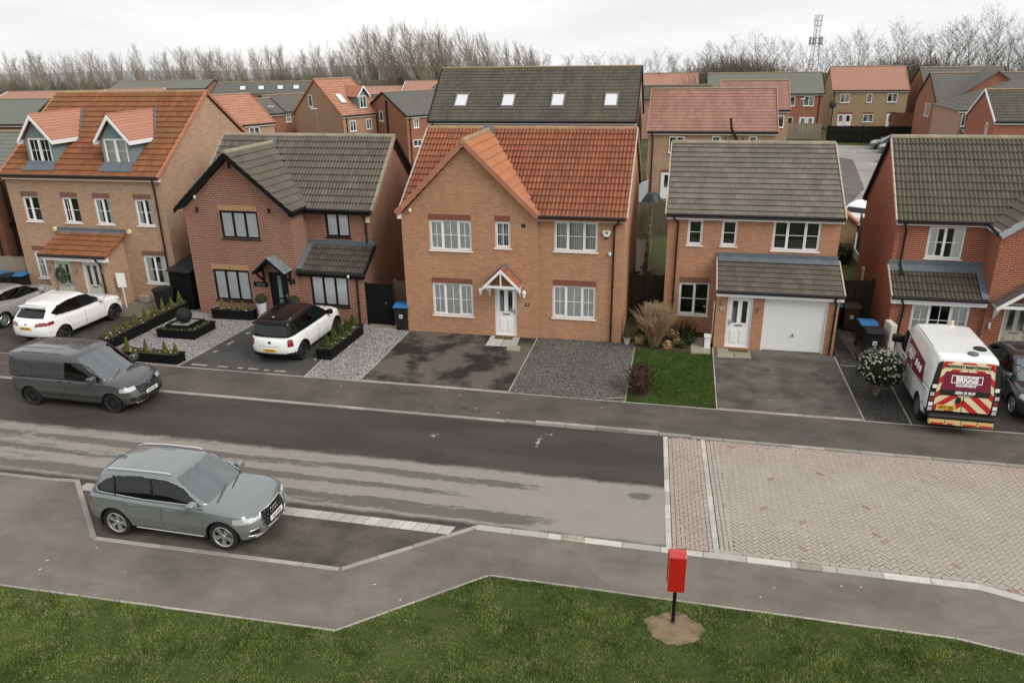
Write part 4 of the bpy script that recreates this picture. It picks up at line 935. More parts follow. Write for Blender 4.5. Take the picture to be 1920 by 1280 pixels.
MB().box(px0 - .16, 29.03, 3.14, px1 + .26, 29.09, 3.36).build('flashing', M_LEAD, A); MB().prism([(px0 - .12, 28.9, 3.13), (px1 + .2, 28.9, 3.13), (px1 + .2, 29.06, 3.21), (px0 - .12, 29.06, 3.21)], (0, 0, .02)).build('flashing', M_LEAD, A)
soffit_box(A, px0 - .05, px1 + .18, 27.62, 27.8, 2.19, 2.38, M_WHITE); gutter(A, (px0 - .1, 27.53, 2.42), (px1 + .15, 27.53, 2.42)); downpipe(A, [(-25.05, 27.55, 2.40), (-25.05, 27.57, 2.25), (-25.02, 27.72, 2.1), (-25.02, 27.75, 1.9), (-25.0, 27.75, .05)])
alarm_box('round cream alarm box left of the twin door porch roof', (-28.22, 29.09, 3.25), flat('cream_plastic', (0.62, 0.52, 0.34), 0.5), 'round'); alarm_box('round cream alarm box right of the twin door porch roof', (-24.28, 29.09, 3.25), MATS['cream_plastic'], 'round')
for k, (x, l) in enumerate(((-27.74, 'small wall lamp left of the wreathed door'), (-26.35, 'small wall lamp between the two sage doors'), (-24.95, 'small wall lamp right of the right sage door'))): wall_lamp(l, (x, 27.79, 1.75), M_STEEL)
# ---------------------------------------------------------------- B: brown brick house with black trim, turned a little
B = thing('black_trim_house', 'brown brick house with black window frames, white shutters and grey tiled roof', 'house', (-17, 30, 0), R(-1.57))
FB = front(-2.15); mb = MB(); wB = (-1.75, 3.44, .03, 4.60); wB2 = (-2.50, .69, -.75, 2.05); dB = (.16, .04, 1.04, 2.06)
wall_panel(mb, FB, [(-3.42, -.1), (1.55, -.1), (1.55, 4.62), (-.94, 6.74), (-3.42, 4.62)], [wB, wB2, dB])
wall_panel(mb, right(1.55), [(-2.15, -.1), (-1.0, -.1), (-1.0, 4.66), (-2.15, 4.66)])
FB2 = front(-1.0); wB3 = (2.46, 3.40, 3.56, 4.50); wall_panel(mb, FB2, [(1.55, 2.0), (4.5, 2.0), (4.5, 4.66), (1.55, 4.66)], [wB3])
FB3 = front(-2.08); wB4 = (2.06, .70, 3.77, 2.02); wall_panel(mb, FB3, [(1.56, -.1), (4.5, -.1), (4.5, 2.12), (1.56, 2.12)], [wB4])
wall_panel(mb, right(4.5), [(-2.08, -.1), (4.4, -.1), (4.4, 4.60), (1.67, 7.06), (-1.0, 4.64), (-1.0, 2.95), (-2.08, 2.1)])
wall_panel(mb, left(-3.42), [(-2.15, -.1), (4.4, -.1), (4.4, 4.60), (1.67, 7.06), (-1.0, 4.64), (-2.15, 4.66)]); wall_panel(mb, back(4.4), [(-3.42, -.1), (4.5, -.1), (4.5, 4.66), (-3.42, 4.66)])
mb.build('wall', BR_BROWN, B, fix=False)
for pl, r, l in ((FB, wB, 3), (FB, wB2, 3), (FB2, wB3, 2), (FB3, wB4, 3)): window(B, pl, r, (1,) * l, None, M_BLACKP, 'shutter', fw=.085, glass=M_GLASS_B, recess=.03)
lintel(B, FB, wB[0] - .04, wB[2] + .0, wB[3] + .02, M_LINTEL_T); lintel(B, FB, wB2[0] - .04, wB2[2] + .02, wB2[3] + .02, M_LINTEL_T)
door(B, FB, dB, M_BLACKP, M_BLACKP, 'slot', glass=flat('obscure_door_glass', (0.16, 0.24, 0.25), 0.25, var=.3, sc=9))
BE, BRg = (-1.24, 4.57), (1.67, 7.23); bv = slope_v(*BE, *BRg); bs = (BRg[1] - BE[1]) / (BRg[0] - BE[0]); GZ, GX, gsl = 6.96, -.95, .85
roofB = gable_solid(-3.56, 4.68, [BE, BRg, (4.6, 4.58)]).build('roof', T_GREYB, B)
tile_slope(roofB, (-3.54, BE[0], BE[1]), (1, 0, 0), bv, 8.22, bv.length, PT['grey_brown_tile'], .30, .345, lambda c: c.z > GZ - abs(c.x - GX) * gsl - .12)
mb = MB(); mb.prism([(GX - 2.68, -2.40, GZ - 2.68 * gsl), (GX, -2.40, GZ), (GX + 2.68, -2.40, GZ - 2.68 * gsl), (GX + 2.68, -2.40, GZ - 2.68 * gsl - .1), (GX, -2.40, GZ - .1), (GX - 2.68, -2.40, GZ - 2.68 * gsl - .1)], (0, 3.7, 0)); wingB = mb.build('wing_roof', T_GREYB, B)
tile_slope(wingB, (GX + 2.70, -2.40, GZ - 2.68 * gsl), (0, 1, 0), (-1, 0, gsl), 3.75, 2.70 * math.hypot(1, gsl), PT['grey_brown_tile'], .30, .345, lambda c: c.z > BE[1] + (c.y - BE[0]) * bs - .10)
tile_slope(wingB, (GX - 2.70, 1.35, GZ - 2.68 * gsl), (0, -1, 0), (1, 0, gsl), 3.75, 2.70 * math.hypot(1, gsl), PT['grey_brown_tile'], .30, .345, lambda c: c.z > BE[1] + (c.y - BE[0]) * bs - .10, limit=0)
ridge_tiles(roofB, (-3.58, BRg[0], BRg[1] + .01), (4.74, BRg[0], BRg[1] + .01), T_RIDGE_G); ridge_tiles(wingB, (GX, -2.42, GZ + .01), (GX, 1.32, GZ + .01), T_RIDGE_G)
MB().prism([(GX - .3, .95, 6.72), (GX + .3, .95, 6.72), (GX + .22, 1.38, 7.14), (GX - .22, 1.38, 7.14)], (0, -.02, .05)).build('flashing', M_LEAD, B)
verge(roofB, (4.70, BE[0], BE[1] + .03), (4.70, BRg[0], BRg[1] + .05), T_RIDGE_G, out=(1, 0, 0), w=.11); verge(roofB, (4.70, 4.6, 4.6), (4.70, BRg[0], BRg[1] + .05), M_BLACKP, out=(1, 0, 0), w=.11, name='verge_cap'); verge(roofB, (-3.58, BE[0], BE[1] + .03), (-3.58, BRg[0], BRg[1] + .05), T_RIDGE_G, out=(-1, 0, 0), w=.11)
mb = MB()
for q in (-1, 1): mb.prism([(GX + q * 2.74, -2.46, GZ - 2.68 * gsl - .02), (GX, -2.46, GZ + .03), (GX, -2.46, GZ - .17), (GX + q * 2.74, -2.46, GZ - 2.68 * gsl - .20)], (0, .07, 0))
mb.build('bargeboard', M_BLACKW, B)
MB().box(1.6, -1.30, 4.42, 4.6, -1.0, 4.58).build('fascia', M_BLACKW, B); MB().box(1.58, -2.4, 4.50, 1.74, -1.3, 4.66).build('fascia', M_BLACKW, B); gutter(B, (1.75, -1.30, 4.60), (4.66, -1.30, 4.60)); gutter(B, (1.78, -2.42, 4.68), (1.78, -1.3, 4.66))
downpipe(B, [(4.28, -1.30, 4.58), (4.28, -1.28, 4.4), (4.30, -1.06, 4.2), (4.30, -1.05, 3.15)]); downpipe(B, [(4.18, -2.28, 2.2), (4.18, -2.26, 2.05), (4.20, -2.13, 1.9), (4.20, -2.13, .05)])
# lean-to
lv = slope_v(-2.28, 2.22, -1.0, 3.08); lb = MB().prism([(1.56, -2.28, 2.22), (1.56, -1.0, 3.08), (1.56, -1.0, 2.96), (1.56, -2.28, 2.12)], (3.06, 0, 0)).build('lean_to_roof', T_DARK, B)
tile_slope(lb, (1.80, -2.28, 2.22), (1, 0, 0), lv, 2.82, lv.length, PT['dark_grey_tile'], .30, .31)
verge(lb, (4.63, -2.28, 2.27), (4.63, -1.02, 3.12), M_BLACKP, out=(1, 0, 0), w=.08, h=.16, name='verge_cap')
MB().box(1.56, -1.07, 3.05, 4.66, -1.0, 3.28).build('flashing', M_LEAD, B); MB().prism([(1.56, -2.26, 2.30), (1.84, -2.26, 2.30), (1.84, -1.02, 3.14), (1.56, -1.02, 3.14)], (0, 0, .03)).build('flashing', M_LEAD, B)
MB().box(1.56, -2.24, 1.99, 4.58, -2.08, 2.17).build('fascia', M_BLACKW, B); gutter(B, (1.6, -2.31, 2.22), (4.6, -2.31, 2.22))
# door canopy
cx, cyf, ctop, cev, chw = .58, -2.80, 2.83, 2.20, .74
cn = MB(); sl = math.hypot(chw, ctop - cev)
cn.prism([(cx - chw, cyf, cev - .01), (cx, cyf, ctop - .01), (cx + chw, cyf, cev - .01), (cx + chw, cyf, cev - .06), (cx, cyf, ctop - .06), (cx - chw, cyf, cev - .06)], (0, .65, 0)); can = cn.build('canopy', M_BLACKW, B)
M_SLATEC = tile_mat('canopy_slate', (0.15, 0.165, 0.175), (0.21, 0.225, 0.235), (0.10, 0.11, 0.10), .2, .2); ft = flat_tile_mesh('tile', M_SLATEC, .22, .16, lift=.022, th=.014)
tile_slope(can, (cx + chw + .01, cyf, cev), (0, 1, 0), (-chw, 0, ctop - cev), .65, sl, ft, .22, .16, jit=.001); tile_slope(can, (cx - chw - .01, cyf + .65, cev), (0, -1, 0), (chw, 0, ctop - cev), .65, sl, ft, .22, .16, jit=.001)
mb = MB()
for q in (-1, 1):
    mb.beam((cx + q * (chw - .12), cyf + .08, cev - .05), (cx + q * (chw - .12), -2.15, cev - .55), .06, .07); mb.beam((cx + q * (chw - .12), -2.18, cev - .62), (cx + q * (chw - .12), -2.18, cev - .02), .07, .06); mb.beam((cx + q * (chw - .12), cyf + .02, cev - .04), (cx + q * (chw - .12), -2.16, cev - .04), .07, .06)
    mb.prism([(cx + q * chw, cyf - .02, cev - .0), (cx, cyf - .02, ctop), (cx, cyf - .02, ctop - .12), (cx + q * chw, cyf - .02, cev - .12)], (0, .03, 0))
mb.build('bracket', M_BLACKW, can)
Bw = lambda x, y, z: tuple(B.matrix_basis @ Vector((x, y, z))) if False else tuple(Vector((-17, 30, 0)) + Matrix.Rotation(R(-1.57), 3, 'Z') @ Vector((x, y, z)))
camera_dome('white camera high on the left of the brown brick gable', Bw(-2.76, -2.16, 5.15)); camera_dome('white camera on the fascia of the brown house lean-to', Bw(3.95, -2.32, 2.12), s=.8)
for x, z, l in ((-.93, 6.45, 'small black light under the apex of the brown brick gable'), (-2.75, 4.62, 'small black light left of the upper shuttered window'), (.62, 4.68, 'small black light right of the upper shuttered window'), (1.36, 1.72, 'small black wall light right of the black front door')): wall_lamp(l, Bw(x, -2.16, z), M_BLACKP)
alarm_box('cream alarm box at the right corner of the brown house', Bw(4.51 - .10, -1.02, 4.20), MATS['cream_plastic'], 'box')
t = thing('house_sign', 'black slate name sign with small white lettering left of the black door', 'sign', Bw(-.22, -2.17, 1.50), R(-1.57)); MB().box(-.33, -.02, -.10, .33, .01, .10).build('plate', M_BLACKW, t, bevel=.005)
for zz in (.03, -.035): MB().box(-.20, -.0235, zz - .008, .20, -.0205, zz + .008).build('lettering', flat('dull_lettering', (.25, .27, .27), .6), t)
# ---------------------------------------------------------------- C: ochre house with gabled front and orange roof
Cx = thing('orange_roof_house', 'ochre brick house with orange pantiled roof and large gabled front', 'house', (-10.6, 27.4, 0), org=(-10.6, 27.4, 0))
FC = front(27.4); FC2 = front(27.52); mb = MB()
wC = [(-9.49, 3.42, -7.79, 4.60), (-6.87, 3.59, -6.27, 4.61), (-9.49, .76, -7.82, 2.09)]; dC = (-6.95, .04, -6.06, 2.10); wC2 = [(-4.62, 3.53, -2.98, 4.66), (-4.68, .88, -3.01, 2.18)]
wall_panel(mb, FC, [(-10.6, -.1), (-5.22, -.1), (-5.22, 4.75), (-7.95, 7.38), (-10.6, 4.75)], wC + [dC]); wall_panel(mb, FC2, [(-5.22, -.1), (-2.0, -.1), (-2.0, 4.80), (-5.22, 4.80)], wC2)
mb.poly([(-5.22, 27.4, -.1), (-5.22, 27.53, -.1), (-5.22, 27.53, 4.8), (-5.22, 27.4, 4.8)])
wall_panel(mb, right(-2.0), [(27.52, -.1), (35.4, -.1), (35.4, 4.75), (31.4, 7.46), (27.52, 4.80)]); wall_panel(mb, left(-10.6), [(27.4, -.1), (35.4, -.1), (35.4, 4.75), (31.4, 7.46), (27.4, 4.75)]); wall_panel(mb, back(35.4), [(-10.6, -.1), (-2.0, -.1), (-2.0, 4.8), (-10.6, 4.8)])
mb.build('wall', BR_TAN_C, Cx, fix=False)
for k, r in enumerate((wC[0], wC[2])): window(Cx, FC, r, (.86, 1, .86), (2, 2), sash=(0, 2), inside='curtain', seed=k)
window(Cx, FC, wC[1], (1,), (2, 2), sash=(0,), inside='vblind')
window(Cx, FC2, wC2[0], (.86, 1, .86), [(1, 2), (1, 2), (1, 2)], sash=(0, 2), inside='vblind'); window(Cx, FC2, wC2[1], (.86, 1, .86), (2, 2), sash=(0, 2), inside='curtain', seed=4)
for r in wC: lintel(Cx, FC, r[0] - .01, r[2] + .0, r[3] + .015, M_LINTEL_R)
lintel(Cx, FC2, -4.66, -2.99, 2.20, M_LINTEL_R); door(Cx, FC, dC, M_WHITE)
mb = MB(); FC.box(mb, -5.84, 4.41, -.02, -5.69, 4.55, .012); mb.build('air_vent', flat('brown_vent', (.035, .025, .018), .7), Cx)
CE, CR = (27.26, 4.84), (31.4, 7.60); cv = slope_v(*CE, *CR); cs = (CR[1] - CE[1]) / (CR[0] - CE[0]); CG, CZ, csl = -7.95, 7.54, .965
_rc = gable_solid(-5.2, -1.94, [CE, CR, (35.55, 4.87)]); _rc.add(gable_solid(-10.64, -5.2, [(27.9, CE[1] + .64 * cs), CR, (35.55, 4.87)])); roofC = _rc.build('roof', T_ORANGE, Cx)
tile_slope(roofC, (-10.62, CE[0], CE[1]), (1, 0, 0), cv, 8.66, cv.length, PT['orange_tile'], .30, .345, lambda c: c.z > CZ - abs(c.x - CG) * csl - .02)
mb = MB(); hwc = 2.78; mb.prism([(CG - hwc, 27.28, CZ - hwc * csl), (CG, 27.28, CZ), (CG + hwc, 27.28, CZ - hwc * csl), (CG + hwc, 27.28, CZ - hwc * csl - .1), (CG, 27.28, CZ - .1), (CG - hwc, 27.28, CZ - hwc * csl - .1)], (0, 3.9, 0)); wingC = mb.build('wing_roof', T_ORANGE, Cx)
T_ORANGE2 = tile_mat('bright_orange_tile', (0.385, 0.150, 0.078), (0.42, 0.175, 0.09), (0.28, 0.12, 0.065), .25, .2); pt2 = pantile_mesh('tile', T_ORANGE2, .30, .345)
tile_slope(wingC, (CG + hwc + .02, 27.28, CZ - hwc * csl), (0, 1, 0), (-1, 0, csl), 3.95, (hwc + .02) * math.hypot(1, csl), pt2, .30, .345, lambda c: c.z > CE[1] + (c.y - CE[0]) * cs - .10)
tile_slope(wingC, (CG - hwc - .02, 31.2, CZ - hwc * csl), (0, -1, 0), (1, 0, csl), 3.95, (hwc + .02) * math.hypot(1, csl), pt2, .30, .345, lambda c: c.z > CE[1] + (c.y - CE[0]) * cs - .10, limit=0)
ridge_tiles(roofC, (-10.66, CR[0], CR[1] + .01), (-1.92, CR[0], CR[1] + .01), T_RIDGE_T); ridge_tiles(wingC, (CG, 27.22, CZ + .03), (CG, 31.15, CZ + .03), T_RIDGE_T)
verge(wingC, (CG + hwc + .03, 27.25, CZ - hwc * csl), (CG + .05, 27.25, CZ + .0), T_TERRA, out=(0, -1, 0), w=.11, h=.19); verge(wingC, (CG - hwc - .03, 27.25, CZ - hwc * csl), (CG - .05, 27.25, CZ + .0), T_TERRA, out=(0, -1, 0), w=.11, h=.19)
MB().lathe([(.0, -.04), (.12, -.03), (.13, .0)], 8, (CG, 27.2, CZ + .0), axis='y').build('finial_cap', T_RIDGE_T, wingC)
verge(roofC, (-1.92, CE[0], CE[1] + .03), (-1.92, CR[0], CR[1] + .05), M_VERGE, out=(1, 0, 0), w=.055, h=.11, name='verge_cap'); verge(roofC, (-1.92, 35.55, 4.9), (-1.92, CR[0], CR[1] + .05), M_VERGE, out=(1, 0, 0), w=.055, h=.11, name='verge_cap'); verge(roofC, (-10.67, CE[0], CE[1] + .03), (-10.67, CR[0], CR[1] + .05), M_VERGE, out=(-1, 0, 0), w=.055, h=.11, name='verge_cap')
MB().prism([(CG - .28, 30.75, 7.36), (CG + .30, 30.75, 7.36), (CG + .22, 31.1, 7.72), (CG - .2, 31.1, 7.72)], (0, -.02, .05)).build('flashing', M_LEAD, Cx)
soffit_box(Cx, -5.22, -1.97, 27.33, 27.52, 4.70, 4.86, M_WHITE); gutter(Cx, (-5.15, 27.23, 4.87), (-1.98, 27.23, 4.87)); MB().box(-10.72, 27.3, 4.62, -10.58, 27.45, 4.80).build('fascia', M_WHITE, Cx)
downpipe(Cx, [(-2.22, 27.24, 4.86), (-2.22, 27.26, 4.72), (-2.38, 27.45, 4.55), (-2.38, 27.46, 4.4), (-2.40, 27.46, .04)])
# canopy
kx, kyf, kt, ke, kw = -6.52, 26.68, 2.95, 2.24, .70; mb = MB()
mb.prism([(kx - kw, kyf, ke - .01), (kx, kyf, kt - .01), (kx + kw, kyf, ke - .01), (kx + kw, kyf, ke - .05), (kx, kyf, kt - .05), (kx - kw, kyf, ke - .05)], (0, .72, 0)); kc = mb.build('canopy', M_WHITE, Cx)
T_PLAIN = tile_mat('plain_clay_tile', (0.27, 0.085, 0.045), (0.34, 0.135, 0.075), (0.2, 0.09, 0.05), .2, .3); kt2 = flat_tile_mesh('tile', T_PLAIN, .165, .10, lift=.02, th=.012); ksl = math.hypot(kw, kt - ke)
tile_slope(kc, (kx + kw + .01, kyf, ke), (0, 1, 0), (-kw, 0, kt - ke), .70, ksl, kt2, .165, .10, jit=.001); tile_slope(kc, (kx - kw - .01, kyf + .70, ke), (0, -1, 0), (kw, 0, kt - ke), .70, ksl, kt2, .165, .10, jit=.001)
mb = MB(); mb.tube([(kx, kyf, kt + .02), (kx, kyf + .7, kt + .02)], .04, 6)
for q in (-1, 1): mb.beam((kx + q * (kw + .01), kyf + .68, ke + .03), (kx, kyf + .68, kt + .04), .10, .05)
mb.build('flashing', M_LEAD, kc)
mb = MB()
for q in (-1, 1):
    mb.prism([(kx + q * (kw + .02), kyf - .03, ke - .0), (kx, kyf - .03, kt), (kx, kyf - .03, kt - .13), (kx + q * (kw + .02), kyf - .03, ke - .13)], (0, .04, 0))
    mb.beam((kx + q * (kw - .10), kyf + .1, ke - .08), (kx + q * (kw - .10), 27.38, ke - .48), .05, .06); mb.beam((kx + q * (kw - .1), 27.37, ke - .55), (kx + q * (kw - .1), 27.37, ke - .05), .06, .05)
mb.box(kx - kw + .05, kyf - .02, ke - .03, kx + kw - .05, kyf + .03, ke + .05); mb.box(kx - .025, kyf - .02, ke + .05, kx + .025, kyf + .03, kt - .1); mb.build('truss', M_WHITE, kc)
wall_lamp('white lantern left of the white front door with gabled canopy', (-7.47, 27.39, 1.90), M_WHITE, True); wall_lamp('white lantern right of the white front door with gabled canopy', (-5.75, 27.39, 1.88), M_WHITE, True)
camera_dome('white dome camera at the left shoulder of the big ochre gable', (-10.2, 27.39, 4.95)); camera_dome('white dome camera beside the downpipe of the ochre house', (-2.52, 27.51, 3.50))
t = alarm_box('white shield alarm box with blue letters beside the upper right window', (-2.66, 27.51, 4.28), M_WHITE2, 'shield'); text_obj('TR', .12, flat('blue_print', (.03, .05, .16), .6), t, (0, -.078, .01), (1, 0, 0), (0, 0, 1), bold=.004); MB().box(-.06, -.07, -.20, .06, -.005, -.145).build('strobe', M_DARK, t)
t = thing('number_plate', 'small black house number plate right of the white canopied door', 'house number', (-5.64, 27.395, 1.38)); MB().box(-.075, -.015, -.05, .075, 0, .05).build('plate', M_DARK, t); text_obj('34', .075, M_WHITE, t, (0, -.017, 0), (1, 0, 0), (0, 0, 1), bold=.002)
t = thing('doormat', 'brown doormat on the slabs below the white canopied door', 'doormat', (-6.56, 27.2, .022)); MB().box(-.36, -.16, 0, .36, .16, .018).build('mat', flat('coir', (.10, .065, .035), .95, var=.3, sc=30), t)
# ---------------------------------------------------------------- D: orange tan house with integral garage
D = thing('garage_house', 'orange tan brick house with flat grey tiles and white garage door', 'house', (-.5, 29.23, 0), org=(-.5, 29.23, 0))
FD = front(29.23); mb = MB(); wD = [(.25, 3.53, .82, 4.52), (1.50, 3.54, 2.08, 4.53), (3.35, 3.44, 5.04, 4.57), (.07, .71, 1.22, 2.03)]
wall_panel(mb, FD, [(-.5, -.1), (5.70, -.1), (5.70, 4.72), (-.5, 4.72)], wD)
for pl in (right(5.70), left(-.5)): wall_panel(mb, pl, [(29.23, -.1), (36.9, -.1), (36.9, 4.68), (33.0, 6.78), (29.23, 4.68)])
wall_panel(mb, back(36.9), [(-.5, -.1), (5.7, -.1), (5.7, 4.72), (-.5, 4.72)])
PD = front(27.62); dD = (1.85, .06, 2.76, 2.07); gD = (3.15, .0, 5.35, 2.03)
wall_panel(mb, PD, [(1.45, -.1), (5.70, -.1), (5.70, 2.2), (1.45, 2.2)], [dD, gD], .10)
for pl in (right(5.70), left(1.45)): wall_panel(mb, pl, [(27.62, -.1), (29.23, -.1), (29.23, 3.0), (27.62, 2.2)])
mb.build('wall', BR_TAN_D, D, fix=False)
window(D, FD, wD[0], (1,), (1, 2), sash=(0,), inside='hblind'); window(D, FD, wD[1], (1,), (1, 2), sash=(0,), inside='hblind'); window(D, FD, wD[2], (.86, 1, .86), (1, 2), sash=(0, 2), inside='hblind'); window(D, FD, wD[3], (1.15, 1), (1, 2), sash=(0,), inside=None)
lintel(D, FD, .06, 1.23, 2.045, M_LINTEL_G); door(D, PD, dD, M_WHITE, handle=-1)
# garage door: ribbed steel
mb = MB(); fw = .06
for q in ((gD[0], 0, gD[0] + fw, gD[3]), (gD[2] - fw, 0, gD[2], gD[3]), (gD[0] + fw, gD[3] - fw, gD[2] - fw, gD[3])): PD.box(mb, q[0], q[1], -.12, q[2], q[3], -.04)
gdo = mb.build('garage_door', M_WHITE, D); a, c = gD[0] + fw + .005, gD[2] - fw - .005; n = 26; rb = (c - a) / n
mb = MB(); PD.box(mb, a, .02, -.115, c, gD[3] - fw - .005, -.09)
for i in range(n): PD.box(mb, a + i * rb + .008, .05, -.09, a + (i + 1) * rb - .008, gD[3] - fw - .03, -.078)
mb.build('panel', M_WHITE, gdo); mb = MB(); PD.box(mb, 4.23, .60, -.08, 4.27, .70, -.03); mb.build('handle', M_GREYPL, gdo)
DE, DR = (28.98, 4.71), (33.0, 6.91); dv = slope_v(*DE, *DR); roofD = gable_solid(-.56, 5.77, [DE, DR, (37.05, 4.74)]).build('roof', T_GREYD, D)
tile_slope(roofD, (-.55, DE[0], DE[1]), (1, 0, 0), dv, 6.31, dv.length, FT['grey_slate_tile'], .33, .335, stagger=True)
ridge_tiles(roofD, (-.58, DR[0], DR[1] + .01), (5.79, DR[0], DR[1] + .01), T_RIDGE_G)
for x, o_ in ((5.80, 1), (-.60, -1)):
    verge(roofD, (x, DE[0], DE[1] + .02), (x, DR[0], DR[1] + .04), M_VERGE, out=(o_, 0, 0), w=.05, h=.10, name='verge_cap'); verge(roofD, (x, 37.05, 4.76), (x, DR[0], DR[1] + .04), M_VERGE, out=(o_, 0, 0), w=.05, h=.10, name='verge_cap')
soffit_box(D, -.55, 5.76, 29.03, 29.23, 4.55, 4.72, M_WHITE); gutter(D, (-.55, 28.96, 4.74), (5.77, 28.96, 4.74)); downpipe(D, [(-.28, 28.96, 4.72), (-.28, 28.98, 4.58), (-.12, 29.15, 4.40), (-.12, 29.17, 4.2), (-.16, 29.17, .04)])
gv = slope_v(27.38, 2.30, 29.23, 3.10); gr = MB().prism([(1.43, 27.38, 2.30), (1.43, 29.23, 3.10), (1.43, 29.23, 2.98), (1.43, 27.38, 2.21)], (4.36, 0, 0)).build('garage_roof', T_DARK, D)
T_GREYD2 = tile_mat('brown_slate_tile', (0.100, 0.086, 0.070), (0.140, 0.118, 0.095), (0.06, 0.056, 0.040), .4, .5); ft3 = flat_tile_mesh('tile', T_GREYD2, .33, .335)
tile_slope(gr, (1.44, 27.38, 2.30), (1, 0, 0), gv, 4.34, gv.length, ft3, .33, .29, stagger=True)
MB().box(1.40, 29.16, 3.07, 5.74, 29.22, 3.30).build('flashing', M_LEAD, D); MB().prism([(1.43, 28.92, 3.03), (5.76, 28.92, 3.03), (5.76, 29.19, 3.15), (1.43, 29.19, 3.15)], (0, 0, .02)).build('flashing', M_LEAD, D)
for x, o_ in ((5.80, 1), (1.41, -1)): verge(gr, (x, 27.38, 2.32), (x, 29.2, 3.11), M_VERGE, out=(o_, 0, 0), w=.05, h=.10, name='verge_cap')
soffit_box(D, 1.42, 5.80, 27.43, 27.62, 2.09, 2.26, M_WHITE); gutter(D, (1.42, 27.36, 2.29), (5.8, 27.36, 2.29)); downpipe(D, [(5.50, 27.38, 2.27), (5.50, 27.4, 2.12), (5.58, 27.54, 1.95), (5.58, 27.56, 1.8), (5.56, 27.56, .03)])
t = thing('number_plate', 'cream framed number sign left of the white door beside the garage', 'house number', (1.64, 27.61, 1.55)); MB().box(-.115, -.02, -.085, .115, 0, .085).build('frame', MATS['cream_plastic'], t, bevel=.01); MB().box(-.085, -.024, -.06, .085, -.0205, .06).build('plate', M_DARK, t); text_obj('33', .11, M_WHITE, t, (0, -.027, 0), (1, 0, 0), (0, 0, 1), bold=.003)
wall_lamp('slim steel wall lamp between the white door and the garage door', (2.95, 27.61, 1.62), M_STEEL); wall_lamp('slim steel wall lamp left of the white door beside the garage', (1.63, 27.61, 1.82), M_STEEL)
t = thing('doormat', 'coir doormat below the white door beside the garage', 'doormat', (2.36, 27.42, .022)); MB().box(-.34, -.13, 0, .34, .13, .018).build('mat', MATS['coir'], t)
# ---------------------------------------------------------------- E: bright red brick house at the right
Eh = thing('red_brick_house', 'bright red brick house with grey green pantiles behind the striped van', 'house', (7.7, 29.74, 0), org=(7.7, 29.74, 0))
FE = front(29.74); FE2 = front(28.72); FE3 = front(28.60); mb = MB(); wE = (8.80, 3.23, 10.03, 4.40); wE2 = (8.40, .55, 10.34, 1.77); dE = (11.38, .04, 12.30, 2.0); xr = 16.2
wall_panel(mb, FE, [(7.7, 1.6), (10.77, 1.6), (10.77, 4.66), (7.7, 4.66)], [wE]); wall_panel(mb, FE2, [(7.7, -.1), (10.77, -.1), (10.77, 1.95), (7.7, 1.95)], [wE2])
wall_panel(mb, FE3, [(10.77, -.1), (xr, -.1), (xr, 4.5), (13.5, 6.6), (10.77, 4.5)], [dE, (12.9, .8, 14.8, 2.0), (12.6, 3.2, 14.2, 4.3)]); wall_panel(mb, left(10.77), [(28.60, -.1), (29.74, -.1), (29.74, 4.6), (28.60, 4.6)])
wall_panel(mb, left(7.7), [(28.72, -.1), (35.0, -.1), (35.0, 4.66), (32.2, 7.2), (29.74, 4.75), (29.74, 2.95), (28.72, 1.95)]); wall_panel(mb, right(xr), [(28.6, -.1), (35.0, -.1), (35.0, 4.66), (32.2, 7.2), (28.6, 4.5)]); wall_panel(mb, back(35.0), [(7.7, -.1), (xr, -.1), (xr, 4.66), (7.7, 4.66)])
mb.build('wall', BR_RED, Eh, fix=False)
window(Eh, FE, wE, (1, 1.05), (2, 2), sash=(0,), inside='half'); window(Eh, FE2, wE2, (.86, 1, .86), (2, 2), sash=(0, 2), inside='half'); door(Eh, FE3, dE, flat('putty_door_paint', (0.42, 0.41, 0.34), .4, var=.05)); window(Eh, FE3, (12.9, .8, 14.8, 2.0), (.86, 1, .86), (2, 2)); window(Eh, FE3, (12.6, 3.2, 14.2, 4.3), (1, 1), (2, 2))
EE, ER = (29.5, 4.61), (32.2, 7.26); ev = slope_v(*EE, *ER); es = (ER[1] - EE[1]) / (ER[0] - EE[0]); EG, EZ, esl = 13.5, 6.74, .80
roofE = gable_solid(7.64, xr + .1, [EE, ER, (35.2, 4.4)]).build('roof', T_GREYE, Eh)
tile_slope(roofE, (7.66, EE[0], EE[1]), (1, 0, 0), ev, xr - 7.56, ev.length, PT['grey_green_tile'], .30, .335, lambda c: c.z > EZ - abs(c.x - EG) * esl - .12)
ridge_tiles(roofE, (7.60, ER[0], ER[1] + .01), (xr + .1, ER[0], ER[1] + .01), T_RIDGE_G)
mb = MB(); hwe = 2.85; mb.prism([(EG - hwe, 28.38, EZ - hwe * esl), (EG, 28.38, EZ), (EG + hwe, 28.38, EZ - hwe * esl), (EG + hwe, 28.38, EZ - hwe * esl - .1), (EG, 28.38, EZ - .1), (EG - hwe, 28.38, EZ - hwe * esl - .1)], (0, 3.3, 0)); wingE = mb.build('wing_roof', T_GREYE, Eh)
tile_slope(wingE, (EG - hwe - .02, 31.6, EZ - hwe * esl), (0, -1, 0), (1, 0, esl), 3.22, (hwe + .02) * math.hypot(1, esl), PT['grey_green_tile'], .30, .345, lambda c: c.z > EE[1] + (c.y - EE[0]) * es - .10)
verge(wingE, (EG - hwe - .03, 28.36, EZ - hwe * esl), (EG, 28.36, EZ), flat('pale_grey_verge', (.34, .36, .37), .6), out=(0, -1, 0), w=.10, h=.20, L=.4)
